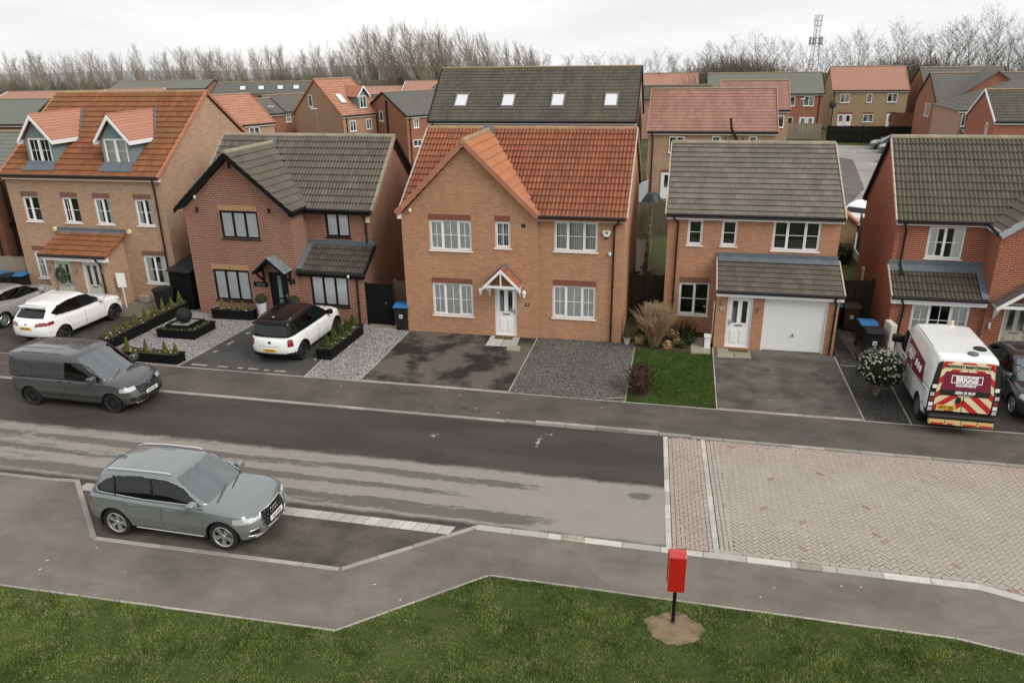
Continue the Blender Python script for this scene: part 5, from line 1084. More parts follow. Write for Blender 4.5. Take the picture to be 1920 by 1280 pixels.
verge(roofE, (7.60, EE[0], EE[1] + .03), (7.60, ER[0], ER[1] + .05), M_VERGE, out=(-1, 0, 0), w=.06, h=.11, name='verge_cap'); verge(roofE, (7.60, 35.2, 4.42), (7.60, ER[0], ER[1] + .05), M_BLACKP, out=(-1, 0, 0), w=.09, name='verge_cap')
soffit_box(Eh, 7.66, 10.68, 29.56, 29.74, 4.46, 4.62, M_WHITE); soffit_box(Eh, 10.62, 10.77, 28.42, 29.6, 4.42, 4.58, M_WHITE); gutter(Eh, (7.66, 29.47, 4.64), (10.62, 29.47, 4.64)); gutter(Eh, (10.60, 28.42, 4.46), (10.60, 29.47, 4.60))
downpipe(Eh, [(7.92, 29.47, 4.62), (7.92, 29.5, 4.45), (8.02, 29.66, 4.25), (8.02, 29.68, 4.1), (8.0, 29.68, 3.0), (8.02, 29.2, 2.72)])
lv = slope_v(28.48, 2.06, 29.74, 2.92); le = MB().prism([(7.62, 28.48, 2.06), (7.62, 29.74, 2.92), (7.62, 29.74, 2.80), (7.62, 28.48, 1.97)], (3.15, 0, 0)).build('lean_to_roof', T_DARK, Eh)
T_GE2 = tile_mat('olive_dark_tile', (0.105, 0.090, 0.066), (0.080, 0.068, 0.050), (0.06, 0.06, 0.035), .4, .4); ptE = pantile_mesh('tile', T_GE2, .30, .30)
tile_slope(le, (7.64, 28.48, 2.04), (1, 0, 0), lv, 2.9, lv.length - .16, ptE, .30, .305)
MB().box(7.60, 29.67, 2.90, 10.77, 29.735, 3.14).build('flashing', M_LEAD, Eh); MB().prism([(7.62, 29.45, 2.79), (10.76, 29.45, 2.79), (10.76, 29.70, 2.98), (7.62, 29.70, 2.98)], (0, 0, .02)).build('flashing', M_LEAD, Eh); MB().prism([(10.53, 28.46, 2.13), (10.77, 28.46, 2.13), (10.77, 29.7, 2.97), (10.53, 29.7, 2.97)], (0, 0, .03)).build('flashing', M_LEAD, Eh)
verge(le, (7.60, 28.48, 2.08), (7.60, 29.7, 2.95), M_VERGE, out=(-1, 0, 0), w=.05, h=.10, name='verge_cap'); soffit_box(Eh, 7.63, 10.77, 28.55, 28.72, 1.80, 1.98, M_WHITE); gutter(Eh, (7.64, 28.45, 2.05), (10.76, 28.45, 2.05)); downpipe(Eh, [(7.98, 28.47, 2.03), (7.98, 28.5, 1.9), (8.10, 28.65, 1.7), (8.10, 28.66, 1.55), (8.0, 28.66, .03)])
ex, eyf, et, ee, ew = 11.85, 28.0, 2.75, 2.0, .95; mb = MB(); mb.prism([(ex - ew, eyf, ee - .01), (ex, eyf, et - .01), (ex + ew, eyf, ee - .01), (ex + ew, eyf, ee - .06), (ex, eyf, et - .06), (ex - ew, eyf, ee - .06)], (0, .6, 0)); ec = mb.build('canopy', M_WHITE, Eh)
ft4 = flat_tile_mesh('tile', T_GREYD, .165, .11, lift=.02, th=.012); tile_slope(ec, (ex - ew - .01, eyf + .6, ee), (0, -1, 0), (ew, 0, et - ee), .6, math.hypot(ew, et - ee), ft4, .165, .11, jit=.001); tile_slope(ec, (ex + ew + .01, eyf, ee), (0, 1, 0), (-ew, 0, et - ee), .6, math.hypot(ew, et - ee), ft4, .165, .11, jit=.001)
mb = MB()
for q in (-1, 1): mb.prism([(ex + q * (ew + .02), eyf - .03, ee), (ex, eyf - .03, et), (ex, eyf - .03, et - .15), (ex + q * (ew + .02), eyf - .03, ee - .13)], (0, .04, 0)); mb.prism([(ex + q * (ew - .12), eyf + .05, ee - .05), (ex + q * (ew - .12), 28.58, ee - .05), (ex + q * (ew - .12), 28.58, ee - .6)], (.06, 0, 0))
mb.box(ex - ew + .05, eyf - .02, ee - .04, ex + ew - .05, eyf + .03, ee + .05); mb.build('truss', M_WHITE, ec)
t = thing('meter_box', 'cream meter cabinet standing against the side wall of the red brick house', 'meter box', (7.62, 27.9, 0), R(8)); MB().box(-.16, -.30, .02, .06, .30, 1.30).build('cabinet', flat('cream_cabinet', (.55, .52, .45), .5), t, bevel=.02); MB().box(-.172, -.26, .08, -.160, .26, 1.24).build('lid', MATS['cream_cabinet'], t)
wall_lamp('grey bulkhead wall lamp left of the putty coloured door', (10.98, 28.59, 1.15), M_WHITE2)
t = thing('wall_light', 'slim white up and down light on the red brick side wall', 'lamp', (7.69, 33.5, 1.0)); MB().box(-.07, -.08, -.05, 0, .08, .75).build('body', M_WHITE, t); MB().box(-.10, -.1, .75, 0, .1, .80).build('cap', M_WHITE, t)
# ================================================================ houses behind
def far_window(h, pl, r, n=2, bar=False, sill=True, mat=None):
    u0, z0, u1, z1 = r; mb = MB(); fw = .07; w = (u1 - u0 - fw * (n + 1)) / n
    pl.box(mb, u0, z0, 0, u1, z0 + fw, .05); pl.box(mb, u0, z1 - fw, 0, u1, z1, .05)
    for i in range(n + 1): pl.box(mb, u0 + i * (w + fw), z0 + fw, 0, u0 + i * (w + fw) + fw, z1 - fw, .05)
    if bar:
        zm = (z0 + z1) / 2
        for i in range(n): a = u0 + fw + i * (w + fw); pl.box(mb, a, zm - .015, .018, a + w, zm + .015, .04); pl.box(mb, a + w / 2 - .015, z0 + fw, .018, a + w / 2 + .015, zm - .015, .04); pl.box(mb, a + w / 2 - .015, zm + .015, .018, a + w / 2 + .015, z1 - fw, .04)
    if sill: pl.box(mb, u0 - .04, z0 - .05, 0, u1 + .04, z0, .09)
    o = mb.build('window', mat or M_WHITE, h)
    for i in range(n):
        a = u0 + fw + i * (w + fw); m2 = MB(); pl.box(m2, a, z0 + fw, .0, a + w, z1 - fw, .016); m2.build('pane', M_FARGLASS, o)
    return o
def far_door(h, pl, r, mat=None, glass=True):
    mb = MB(); pl.box(mb, r[0], r[1], 0, r[2], r[3], .05); o = mb.build('door', mat or M_WHITE, h)
    if glass: mb = MB(); w = r[2] - r[0]; pl.box(mb, r[0] + w * .25, r[1] + (r[3] - r[1]) * .45, .05, r[2] - w * .25, r[3] - .15, .062); mb.build('pane', M_FARGLASS, o)
    mb = MB(); pl.box(mb, r[2] - .14, r[1] + .95, .05, r[2] - .10, r[1] + 1.1, .09); mb.build('handle', M_STEEL, o); return o
def uv_roof(name, parent, me_mb, mats, ye, ze, sinp, ridge_axis='x'):
    o = me_mb.build(name, mats, parent, fix=True); me = o.data; uv = me.uv_layers.new(name='UVMap')
    for lp in me.loops:
        c = me.vertices[lp.vertex_index].co; uv.data[lp.index].uv = ((c.x if ridge_axis == 'x' else c.y) + 50.0, (c.z - ze) / sinp + 33.0 * .33)
    return o
def bg_house(name, label, corner, th, L, W, ze, zr, wall, roof, fw=(), lg=(), rg=(), doors=(), trim=None, pipe=True, eaveov=.2, vergecol=None, group=None, yr=None, z0=-.3):
    t = thing(name, label, 'house', (corner[0], corner[1], 0), R(th), group); yr = yr or W / 2; mb = MB()
    wall_panel(mb, front(0), [(0, z0), (L, z0), (L, ze), (0, ze)]); wall_panel(mb, back(W), [(0, z0), (L, z0), (L, ze), (0, ze)])
    for pl in (left(0), right(L)): wall_panel(mb, pl, [(0, z0), (W, z0), (W, ze), (yr, zr - .12), (0, ze)])
    mb.build('wall', wall, t, fix=False)
    s = (zr - ze) / (yr + eaveov) ; prof = [(-eaveov, ze), (yr, zr), (W + eaveov, ze)]
    rf = uv_roof('roof', t, gable_solid(-.08, L + .08, prof, .12), roof, -eaveov, ze, math.sin(math.atan2(zr - ze, yr + eaveov)))
    mb = MB(); mb.tube([(-.1, yr, zr + .02), (L + .1, yr, zr + .02)], .09, 6); mb.build('ridge', MATS.get('far_ridge') or flat('far_ridge', (.30, .22, .15), .8, var=.3), rf)
    if vergecol:
        mb = MB()
        for x in (-.1, L + .1):
            mb.beam((x, -eaveov, ze - .02), (x, yr, zr - .0), .06, .16); mb.beam((x, W + eaveov, ze - .02), (x, yr, zr - .0), .06, .16)
        mb.build('verge', vergecol, rf)
    mb = MB(); mb.box(-.05, -eaveov + .04, ze - .20, L + .05, -.0, ze - .03); mb.build('fascia', trim or M_WHITE, t); gutter(t, (-.05, -eaveov - .02, ze + .0), (L + .05, -eaveov - .02, ze + .0), r=.07)
    if pipe:
        for x in ((.35,) if pipe is True else pipe): downpipe(t, [(x, -eaveov, ze), (x, -eaveov + .02, ze - .2), (x + .05, -.06, ze - .5), (x + .05, -.06, ze - .6), (x + .05, -.06, .1)], r=.045)
    for w in fw: far_window(t, front(0), w[:4], *w[4:])
    for w in lg: far_window(t, left(0), w[:4], *w[4:])
    for w in rg: far_window(t, right(L), w[:4], *w[4:])
    for d in doors: far_door(t, front(0), d)
    return t, rf
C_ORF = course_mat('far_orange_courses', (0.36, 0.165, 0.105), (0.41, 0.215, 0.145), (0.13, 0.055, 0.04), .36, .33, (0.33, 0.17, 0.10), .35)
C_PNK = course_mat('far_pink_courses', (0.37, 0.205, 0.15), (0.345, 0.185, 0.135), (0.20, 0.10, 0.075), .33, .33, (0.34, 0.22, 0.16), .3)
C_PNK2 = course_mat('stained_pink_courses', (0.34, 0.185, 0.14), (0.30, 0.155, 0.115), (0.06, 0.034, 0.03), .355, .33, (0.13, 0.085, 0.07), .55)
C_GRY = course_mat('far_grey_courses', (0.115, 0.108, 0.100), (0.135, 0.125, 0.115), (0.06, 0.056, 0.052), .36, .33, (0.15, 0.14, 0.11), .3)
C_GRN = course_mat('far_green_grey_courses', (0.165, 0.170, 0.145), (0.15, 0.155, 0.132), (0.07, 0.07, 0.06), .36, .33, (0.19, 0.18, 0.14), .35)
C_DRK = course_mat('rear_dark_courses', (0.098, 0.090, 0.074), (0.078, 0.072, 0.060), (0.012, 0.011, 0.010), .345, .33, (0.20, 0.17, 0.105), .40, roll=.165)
# F: dark roof with four skylights behind the orange roofed house
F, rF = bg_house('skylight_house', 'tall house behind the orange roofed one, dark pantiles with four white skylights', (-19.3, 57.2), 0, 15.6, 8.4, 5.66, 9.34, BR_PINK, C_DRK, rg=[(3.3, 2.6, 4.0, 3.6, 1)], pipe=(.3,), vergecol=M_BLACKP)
fs = (9.34 - 5.66) / 4.4
for xw in (-17.62, -13.93, -10.12, -6.15):
    u = xw + 19.3; y0, y1 = .92, 2.05; mb = MB(); z0, z1 = 5.66 + (y0 + .2) * fs, 5.66 + (y1 + .2) * fs
    N = Vector((0, -fs, 1)).normalized(); P = lambda a, b, d: Vector((a, y0 + (y1 - y0) * b, z0 + (z1 - z0) * b)) + N * d
    for a, b, c, d in ((0, 0, 1.06, .09), (0, .91, 1.06, 1), (0, .09, .09, .91), (.97, .09, 1.06, .91)): mb.prism([P(u + a, b, 0), P(u + c, b, 0), P(u + c, d, 0), P(u + a, d, 0)], N * .10)
    sk = mb.build('skylight', flat('skylight_frame', (.13, .13, .125), .5), rF)
    MB().prism([P(u + .09, .09, .03), P(u + .97, .09, .03), P(u + .97, .91, .03), P(u + .09, .91, .03)], N * .02).build('pane', flat('skylight_blind', (0.62, 0.63, 0.64), .25, spec=.6, var=.04), sk)
    MB().prism([P(u - .05, -.10, .02), P(u + 1.11, -.10, .02), P(u + 1.11, 0, .03), P(u - .05, 0, .03)], N * .015).build('flashing', MATS['skylight_frame'], sk)
# G: pink roofed house behind the garage house
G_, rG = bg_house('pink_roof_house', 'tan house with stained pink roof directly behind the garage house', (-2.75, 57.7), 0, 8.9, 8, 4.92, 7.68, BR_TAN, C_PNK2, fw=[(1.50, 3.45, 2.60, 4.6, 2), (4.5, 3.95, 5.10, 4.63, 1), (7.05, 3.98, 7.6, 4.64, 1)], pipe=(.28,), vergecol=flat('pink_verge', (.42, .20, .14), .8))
MB().tube([(5.7, -.25, 5.9), (5.78, -.3, 5.2), (6.2, -.14, 4.5), (6.2, -.12, 3.2)], .09, 8).build('flue_pipe', M_PIPE, G_); far_door(G_, front(0), (1.05, .1, 2.1, 2.0)); lintel(G_, front(0), 1.0, 2.2, 2.02, M_LINTEL_G)
for x in (5.35, 6.55): mb = MB(); front(0).box(mb, x, 4.35, 0, x + .18, 4.55, .02); mb.build('air_vent', M_GREYPL, G_)
bg_house('pink_roof_house', 'second pink tiled roof peeping over the stained pink one, small orange vent', (3.0, 77.7), 0, 6.2, 8, 4.95, 7.45, BR_TAN, C_PNK2, fw=[(5.0, 3.4, 5.8, 4.5, 1)], vergecol=MATS['pink_verge'])
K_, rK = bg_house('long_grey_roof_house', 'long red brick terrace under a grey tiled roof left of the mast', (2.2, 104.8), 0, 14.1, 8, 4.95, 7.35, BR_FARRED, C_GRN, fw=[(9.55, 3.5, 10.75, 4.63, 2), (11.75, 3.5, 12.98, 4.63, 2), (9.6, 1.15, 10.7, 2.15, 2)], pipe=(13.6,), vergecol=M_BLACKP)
far_door(K_, front(0), (11.5, .35, 12.35, 2.15)); far_door(K_, front(0), (12.4, .35, 13.25, 2.15))
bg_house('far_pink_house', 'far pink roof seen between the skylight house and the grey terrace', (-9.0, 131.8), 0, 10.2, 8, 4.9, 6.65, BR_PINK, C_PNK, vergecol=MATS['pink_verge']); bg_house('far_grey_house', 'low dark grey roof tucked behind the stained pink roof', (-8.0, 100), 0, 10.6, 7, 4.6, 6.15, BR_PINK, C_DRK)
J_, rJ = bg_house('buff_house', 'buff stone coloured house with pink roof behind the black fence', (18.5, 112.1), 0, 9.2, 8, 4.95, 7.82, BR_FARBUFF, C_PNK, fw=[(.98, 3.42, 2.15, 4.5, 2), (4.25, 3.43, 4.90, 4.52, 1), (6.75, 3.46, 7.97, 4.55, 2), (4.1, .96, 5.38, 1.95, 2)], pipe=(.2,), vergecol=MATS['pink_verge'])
far_door(J_, front(0), (7.0, .2, 7.98, 2.0)); far_door(J_, front(0), (.95, .27, 1.8, 1.93)); far_door(J_, front(0), (1.85, .27, 2.7, 1.93))
for a, b, z in ((.9, 2.75, 1.97), (4.05, 5.45, 1.98), (6.95, 8.05, 2.02)): lintel(J_, front(0), a, b, z, M_LINTEL_R)
bg_house('right_grey_house', 'red brick house with long grey roof right of the buff house', (29.6, 112), 0, 10, 8, 4.95, 7.6, BR_FARRED, C_GRY, vergecol=M_BLACKP)
# L: red house with a big asymmetric gable
L2, rL = bg_house('tall_gable_house', 'bright orange red brick house whose tall side gable faces the parking court', (24.6, 88.2), 0, 9.0, 7.5, 4.92, 7.65, BR_FARRED, C_GRY, lg=[(2.0, 3.4, 2.6, 4.7, 1), (3.2, 3.4, 3.6, 4.7, 1)], pipe=(.9,), vergecol=M_BLACKP)
mb = MB(); wall_panel(mb, front(-.6), [(.95, -.3), (8.9, -.3), (8.9, 5.1), (4.95, 7.85), (.95, 5.0)]); wall_panel(mb, left(.95), [(-.6, -.3), (.1, -.3), (.1, 5.0), (-.6, 5.0)]); wall_panel(mb, right(8.9), [(-.6, -.3), (.1, -.3), (.1, 5.0), (-.6, 5.0)]); mb.build('wing_wall', BR_FARRED, L2, fix=False)
mb = MB(); mb.prism([(.65, -.8, 4.9), (4.95, -.8, 8.0), (9.2, -.8, 4.95), (9.2, -.8, 4.8), (4.95, -.8, 7.85), (.65, -.8, 4.75)], (0, 4.6, 0)); mb.build('wing_roof', flat('grey_roof_plain', (.125, .12, .112), .85, var=.25, sc=2), L2)
M2, rM2 = bg_house('low_grey_house', 'red brick house with grey pantiles at the right edge behind the red brick house', (23.0, 66.8), 0, 9, 6.4, 4.9, 7.08, BR_RED, C_DRK, lg=[(1.3, 3.0, 1.75, 4.7, 1)], pipe=(), vergecol=M_WHITE2, fw=[(2.2, 3.0, 2.9, 4.6, 1)])
M1 = thing('hipped_house', 'pink brick house with hipped grey roof and two satellite dishes at the right', 'house', (23.7, 77.4, 0)); mb = MB()
for pl, a in ((front(0), 8.6), (back(8.2), 8.6)): wall_panel(mb, pl, [(0, -.3), (a, -.3), (a, 4.95), (0, 4.95)])
for pl in (left(0), right(8.6)): wall_panel(mb, pl, [(0, -.3), (8.2, -.3), (8.2, 4.95), (0, 4.95)])
mb.build('wall', BR_PINK, M1, fix=False); mb = MB(); e = [(-.2, -.2, 4.95), (8.8, -.2, 4.95), (8.8, 8.4, 4.95), (-.2, 8.4, 4.95)]; a_, b_ = (5.2, 4.1, 7.4), (6.2, 4.1, 7.4)
for f in ([e[0], e[1], b_, a_], [e[1], e[2], b_], [e[2], e[3], a_, b_], [e[3], e[0], a_], e[::-1]): mb.poly(f)
uv_roof('roof', M1, mb, C_GRY, -.2, 4.95, .62); MB().box(-.15, -.2, 4.75, 8.7, -.02, 4.92).build('fascia', M_WHITE, M1); gutter(M1, (-.2, -.25, 4.95), (8.8, -.25, 4.95))
for w in [(.15, 3.6, .5, 4.65, 1), (.62, 3.75, .95, 4.6, 1), (1.1, 3.5, 1.4, 4.6, 1), (1.7, 3.4, 2.0, 4.6, 1)]: far_window(M1, front(0), w[:4], 1)
def dish(label, p, s=.5, rz=0.0):
    t = thing('satellite_dish', label, 'satellite dish', p, rz); mb = MB(); prof = [(s * k / 6, .10 * (k / 6) ** 2) for k in range(7)]
    mb.lathe([(r_, h) for r_, h in prof], 18, axis='y'); mb.build('dish', flat('dark_dish', (.035, .04, .04), .5), t, smooth=True, fix=False); MB().tube([(0, 0, 0), (0, .25, -.1), (0, .35, -.1)], .03, 6).build('bracket', M_PIPE, t); MB().tube([(0, 0, -s * .8), (0, -.35, -.15)], .015, 5).build('arm', M_PIPE, t); return t
dish('upper dark satellite dish on the pink brick house at the right edge', (24.6, 76.95, 4.35)); dish('lower dark satellite dish on the pink brick house at the right edge', (24.75, 76.95, 3.45)); dish('small dark satellite dish on the end of the long grey roofed terrace', (17.6, 105.6, 3.6), .45)
bg_house('edge_gable_house', 'pink gable cut off by the right edge of the picture above the grey roofs', (43.6, 96), 90, 9, 9, 5.2, 8.6, BR_PINK, C_GRY)
# left group, turned to the street
H_, rH = bg_house('single_dormer_house', 'tan gabled house with orange roof, skylight and one small dormer', (-32.8, 71.1), 60, 4.3, 8.4, 4.9, 8.25, BR_FARTAN, C_ORF, fw=[(.75, 3.4, 1.5, 4.42, 2), (2.75, 3.45, 3.4, 4.45, 2)], lg=[(4.9, 5.6, 5.55, 6.75, 1)], pipe=(.35, 4.0), vergecol=flat('orange_verge', (.42, .17, .10), .8))
hs = (8.25 - 4.9) / 4.4
mb = MB(); wall_panel(mb, front(.45), [(2.35, 5.2), (3.45, 5.2), (3.45, 6.7), (2.9, 7.4), (2.35, 6.7)]); mb.poly([(2.35, .45, 5.3), (2.35, 2.2, 6.7), (2.35, .45, 6.7)]); mb.poly([(3.45, .45, 5.3), (3.45, 2.2, 6.7), (3.45, .45, 6.7)]); mb.build('dormer', M_CHEEK, H_, fix=False); far_window(H_, front(.45), (2.5, 5.5, 3.3, 6.65), 2)
mb = MB(); mb.prism([(2.1, .2, 6.62), (2.9, .2, 7.62), (3.7, .2, 6.62), (3.7, .2, 6.54), (2.9, .2, 7.54), (2.1, .2, 6.54)], (0, 3.0, 0)); mb.build('dormer_roof', T_TERRA, H_)
mb = MB(); mb.prism([(2.1, .15, 6.62), (2.9, .15, 7.62), (3.7, .15, 6.62), (3.7, .15, 6.44), (2.9, .15, 7.42), (2.1, .15, 6.44)], (0, .05, 0)); mb.build('bargeboard', M_WHITE, H_)
mb = MB(); mb.prism([(.9, 1.2, 4.9 + 1.4 * hs + .06), (1.5, 1.2, 4.9 + 1.4 * hs + .06), (1.5, 2.2, 4.9 + 2.4 * hs + .06), (.9, 2.2, 4.9 + 2.4 * hs + .06)], (0, -.05, .07)); mb.build('skylight', MATS['skylight_blind'], rH)
I_, rI = bg_house('left_of_skylight_house', 'pinkish brick house with grey roof beside the skylight house', (-26.3, 71.2), 52, 6.0, 8.2, 4.9, 6.95, BR_FARRED, C_GRY, fw=[(.75, 3.75, 1.35, 4.65, 2), (2.6, 3.75, 3.2, 4.65, 2), (.6, 2.0, 1.6, 2.65, 2)], lg=[(4.3, 4.2, 5.0, 5.2, 1)], pipe=(.3,), vergecol=M_BLACKP)
mb = MB(); mb.box(-.12, 3.4, 0.1, -.02, 3.6, 6.2); mb.build('flue_pipe', M_PIPE, I_)
bg_house('orange_roof_side_house', 'orange roofed house just right of the dormer house gable', (-38.0, 61.2), 60, 3.4, 7.6, 4.9, 7.3, BR_TAN, C_ORF, fw=[(.9, 3.6, 1.9, 4.65, 2)], vergecol=MATS['orange_verge'])
bg_house('bay_house', 'brick house with white bay window under a dark grey roof', (-42.4, 75.8), 52, 5.2, 7.2, 4.9, 6.5, BR_FARRED, C_GRY, fw=[(.5, 3.85, 1.5, 4.72, 2, True), (2.0, 3.85, 3.0, 4.72, 2)], vergecol=M_BLACKP); bg_house('bay_house', 'narrow orange brick gable left of the white bay window', (-42.3, 73.2), 56, 2.2, 6.0, 4.9, 6.3, BR_FARRED, C_GRY, fw=[(.2, 3.9, .7, 4.78, 1)], vergecol=M_BLACKP)
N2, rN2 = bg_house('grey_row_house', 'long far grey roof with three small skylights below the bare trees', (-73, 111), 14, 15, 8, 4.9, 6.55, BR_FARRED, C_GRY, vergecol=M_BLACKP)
for x in (4.3, 7.2, 10.2, 12.7): mb = MB(); mb.prism([(x, 1.0, 5.5), (x + .8, 1.0, 5.5), (x + .6, 2.0, 5.92), (x - .2, 2.0, 5.92)], (0, 0, .1)); mb.build('skylight', MATS['skylight_blind'], rN2)
for k, (nm, lb, c, th, L, W, ze, zr, wl, rf) in enumerate((
    ('far_grey_house', 'far slate roof between bare trees above the single dormer house', (-65, 150), 8, 9, 8, 4.2, 5.2, BR_FARRED, C_GRY), ('far_pink_house', 'far pink roof right of the single dormer house', (-58, 133), 8, 8, 8, 3.6, 4.85, BR_PINK, C_PNK), ('far_pink_house', 'far pink roof left of the skylight house ridge', (-50, 134), 8, 8, 8, 4.2, 5.7, BR_PINK, C_PNK), ('far_grey_house', 'far grey roof just left of the skylight house', (-44, 130), -8, 6, 8, 4.0, 5.2, BR_PINK, C_GRY),
    ('far_green_house', 'long low green grey roof above the ridge of the dormer house', (-107, 130), 8, 19, 8, 4.9, 6.3, BR_FARRED, C_GRN), ('left_green_house', 'green grey tiled roof with brown gable at the left edge', (-66, 61), 6, 5.8, 8, 4.9, 6.95, BR_DKRED, C_GRN), ('left_pink_house', 'pale pink roof behind the green grey roof at the left edge', (-100, 97), 8, 18, 8, 4.9, 6.0, BR_PINK, C_PNK), ('left_pink_house', 'small pink gable roof left of the dormer house ridge', (-82, 98), 30, 8, 8, 4.9, 6.2, BR_PINK, C_PNK),
    ('left_pink_house', 'pink roof corner peeping out beside the rust tiled ridge', (-74, 92), 10, 6, 7, 4.6, 6.1, BR_PINK, C_PNK))):
    bg_house(nm, lb, c, th, L, W, ze, zr, wl, rf, vergecol=M_WHITE2 if 'pink' in nm else M_BLACKP, pipe=())
# Z: the red house cut by the left edge
Zh, rZ = bg_house('left_red_house', 'dark red brick house cut off by the left edge beside the dormer house', (-40.0, 29.6), 0, 8.3, 7.4, 5.3, 7.15, BR_DKRED, C_GRN, pipe=(7.9,), vergecol=M_STONE)
MB().box(8.3, .4, 3.05, 8.42, 6.5, 3.25).build('string_course', M_PIPE, Zh); MB().tube([(8.36, .5, 5.2), (8.36, .52, .1)], .05, 8).build('downpipe', M_PIPE, Zh)
# ---------------------------------------------------------------- fences
def fence(label, p0, p1, h, mat, bw=.14, gap=.012, post=1.83, name='timber_fence', wob=.02, rail=True):
    p0, p1 = Vector((*p0, 0)), Vector((*p1, 0)); d = p1 - p0; ln = d.length; u = d.normalized(); n = Vector((-u.y, u.x, 0)); t = thing(name, label, 'fence', p0, math.atan2(u.y, u.x))
    mb = MB(); k = int(ln / bw)
    for i in range(k): x = i * ln / k; z = h + random.uniform(-wob, wob); mb.box(x + gap / 2, -.012 + random.uniform(-.006, .006), .02, x + ln / k - gap / 2, .012, z)
    stuff(mb.build('boards', mat, t))
    mb = MB()
    for z in (.3, h * .55, h - .2): mb.box(0, .012, z - .03, ln, .05, z + .03)
    mb.build('rails', mat, t)
    q = max(1, round(ln / post))
    for i in range(q + 1): MB().box(ln * i / q - .05, .0, 0, ln * i / q + .05, .1, h + .06).build('post', mat, t)
    return t
fence('weathered feather edge fence across the end of the gardens behind the garage house', (-12, 46.6), (6.5, 46.8), 1.85, M_FENCE); fence('leaning garden fence running back between the orange roofed and garage houses', (-1.40, 31.2), (-1.75, 46.4), 1.7, M_FENCE)
fence('dark timber fence between the orange roofed house and the garage house', (-1.98, 30.9), (-.52, 31.0), 1.78, M_FENCE_D); fence('dark timber fence between the garage house and the red brick house', (5.72, 31.3), (7.68, 31.5), 1.8, M_FENCE_D)
fence('pale fence in front of the long red terrace', (3.5, 100.5), (15.6, 99.5), 1.85, M_FENCE_P); fence('long black fence in front of the buff house', (15.8, 96.2), (27.2, 95.5), 1.9, M_BLACKW); fence('narrow weathered fence beside the tan brick outbuilding', (9.55, 44.3), (9.3, 37.5), 1.9, M_FENCE)
fence('pale fence panel with dark post beside the left end of the dormer house', (-32.3, 29.35), (-30.5, 29.45), 1.75, M_FENCE_P); fence('short weathered fence panel behind the black gate', (-11.5, 28.5), (-10.62, 28.5), 1.75, M_FENCE); fence('garden fence behind the brown house roof', (-14, 47), (-9.5, 46.6), 1.85, M_FENCE); fence('rust coloured fence panel at the right end of the buff house', (25.6, 110.5), (28.6, 109.5), 2.3, flat('rusty_fence', (.12, .05, .03), .9, var=.5))
t = thing('garden_gate', 'solid black side gate between the brown and the ochre house', 'gate', Bw(4.55, -2.02, 0), R(-1.5)); MB().box(.03, -.02, .05, 1.03, .03, 1.78).build('leaf', M_BLACKW, t); MB().box(-.04, -.05, 0, .03, .05, 1.82).build('post', M_BLACKW, t); MB().box(1.03, -.05, 0, 1.10, .05, 1.82).build('post', M_BLACKW, t); MB().lathe([(0, -.05), (.03, -.05), (.03, 0)], 10, (.85, -.02, 1.0), axis='y').build('handle', M_STEEL, t)
for i in range(6): MB().box(.05 + .163 * i, -.032, .08, .05 + .163 * i + .155, -.0205, 1.75).build('board', M_BLACKW, t)
# dark shed between A and B
t = thing('garden_shed', 'tall black timber store with sloping roof left of the brown house', 'shed', (-22.1, 28.4, 0), R(-8)); MB().box(0, 0, 0, 1.15, 1.4, 1.75).build('wall', M_BLACKW, t); mb = MB(); mb.prism([(-.08, -.1, 1.72), (1.22, -.1, 1.72), (1.22, 1.5, 2.05), (-.08, 1.5, 2.05)], (0, 0, .05)); mb.build('roof', flat('black_felt', (.02, .02, .02), .85, var=.4), t)
for i in range(7): MB().box(.02 + .16 * i, -.015, .05, .165 + .16 * i, -.0005, 1.70).build('board', M_BLACKW, t)
fence('black boarded side fence running back beside the black store', (-21.9, 29.9), (-20.95, 30.5), 1.9, M_BLACKW)
# small outbuilding right of the garage house, and back garden things
t = thing('brick_outbuilding', 'low tan brick outbuilding with orange coping right of the garage house', 'outbuilding', (6.6, 41.2, 0)); mb = MB(); wall_panel(mb, front(0), [(-.4, -.1), (2.2, -.1), (2.2, 2.05), (.9, 3.0), (-.4, 2.6)]); wall_panel(mb, right(2.2), [(0, -.1), (5, -.1), (5, 2.05), (0, 2.05)]); wall_panel(mb, left(-.4), [(0, -.1), (5, -.1), (5, 2.6), (0, 2.6)]); mb.build('wall', brick('garden_wall_brick', (.33, .20, .095), (.40, .26, .13), (.33, .25, .16), dirt=.5), t, fix=False)
mb = MB(); mb.prism([(-.5, -.12, 2.68), (.9, -.12, 3.12), (2.34, -.12, 2.06), (2.34, -.12, 1.96), (.9, -.12, 2.98), (-.5, -.12, 2.55)], (0, 5.2, 0)); mb.build('roof', T_TERRA, t)
t = thing('barbecue_cover', 'black covered barbecue behind the garden fence', 'barbecue', (-1.95, 50, 0)); mb = MB(); mb.lathe([(.72, 0), (.70, 1.2), (.66, 1.35), (.38, 1.8), (.13, 1.9), (0, 1.9)], 10); mb.build('cover', flat('black_vinyl', (.025, .028, .03), .45, var=.3), t, smooth=35); MB().box(-.5, -.5, 0, .5, .5, .1).build('base', M_GREYPL, t)
t = thing('plastic_sheet', 'pale blue sheet leaning by the house behind the garden fence', 'sheet', (-2.75, 52, 0)); mb = MB(); mb.prism([(-.35, 0, .3), (.35, -.1, .5), (.4, .3, 2.3), (-.3, .35, 2.0)], (0, .03, .02)); mb.build('sheet', flat('pale_blue_sheet', (.40, .45, .47), .6), t)
t = thing('garden_junk', 'dark pile of planks and boxes in the narrow garden between the houses', 'pile', (-2.2, 34.5, 0)); 
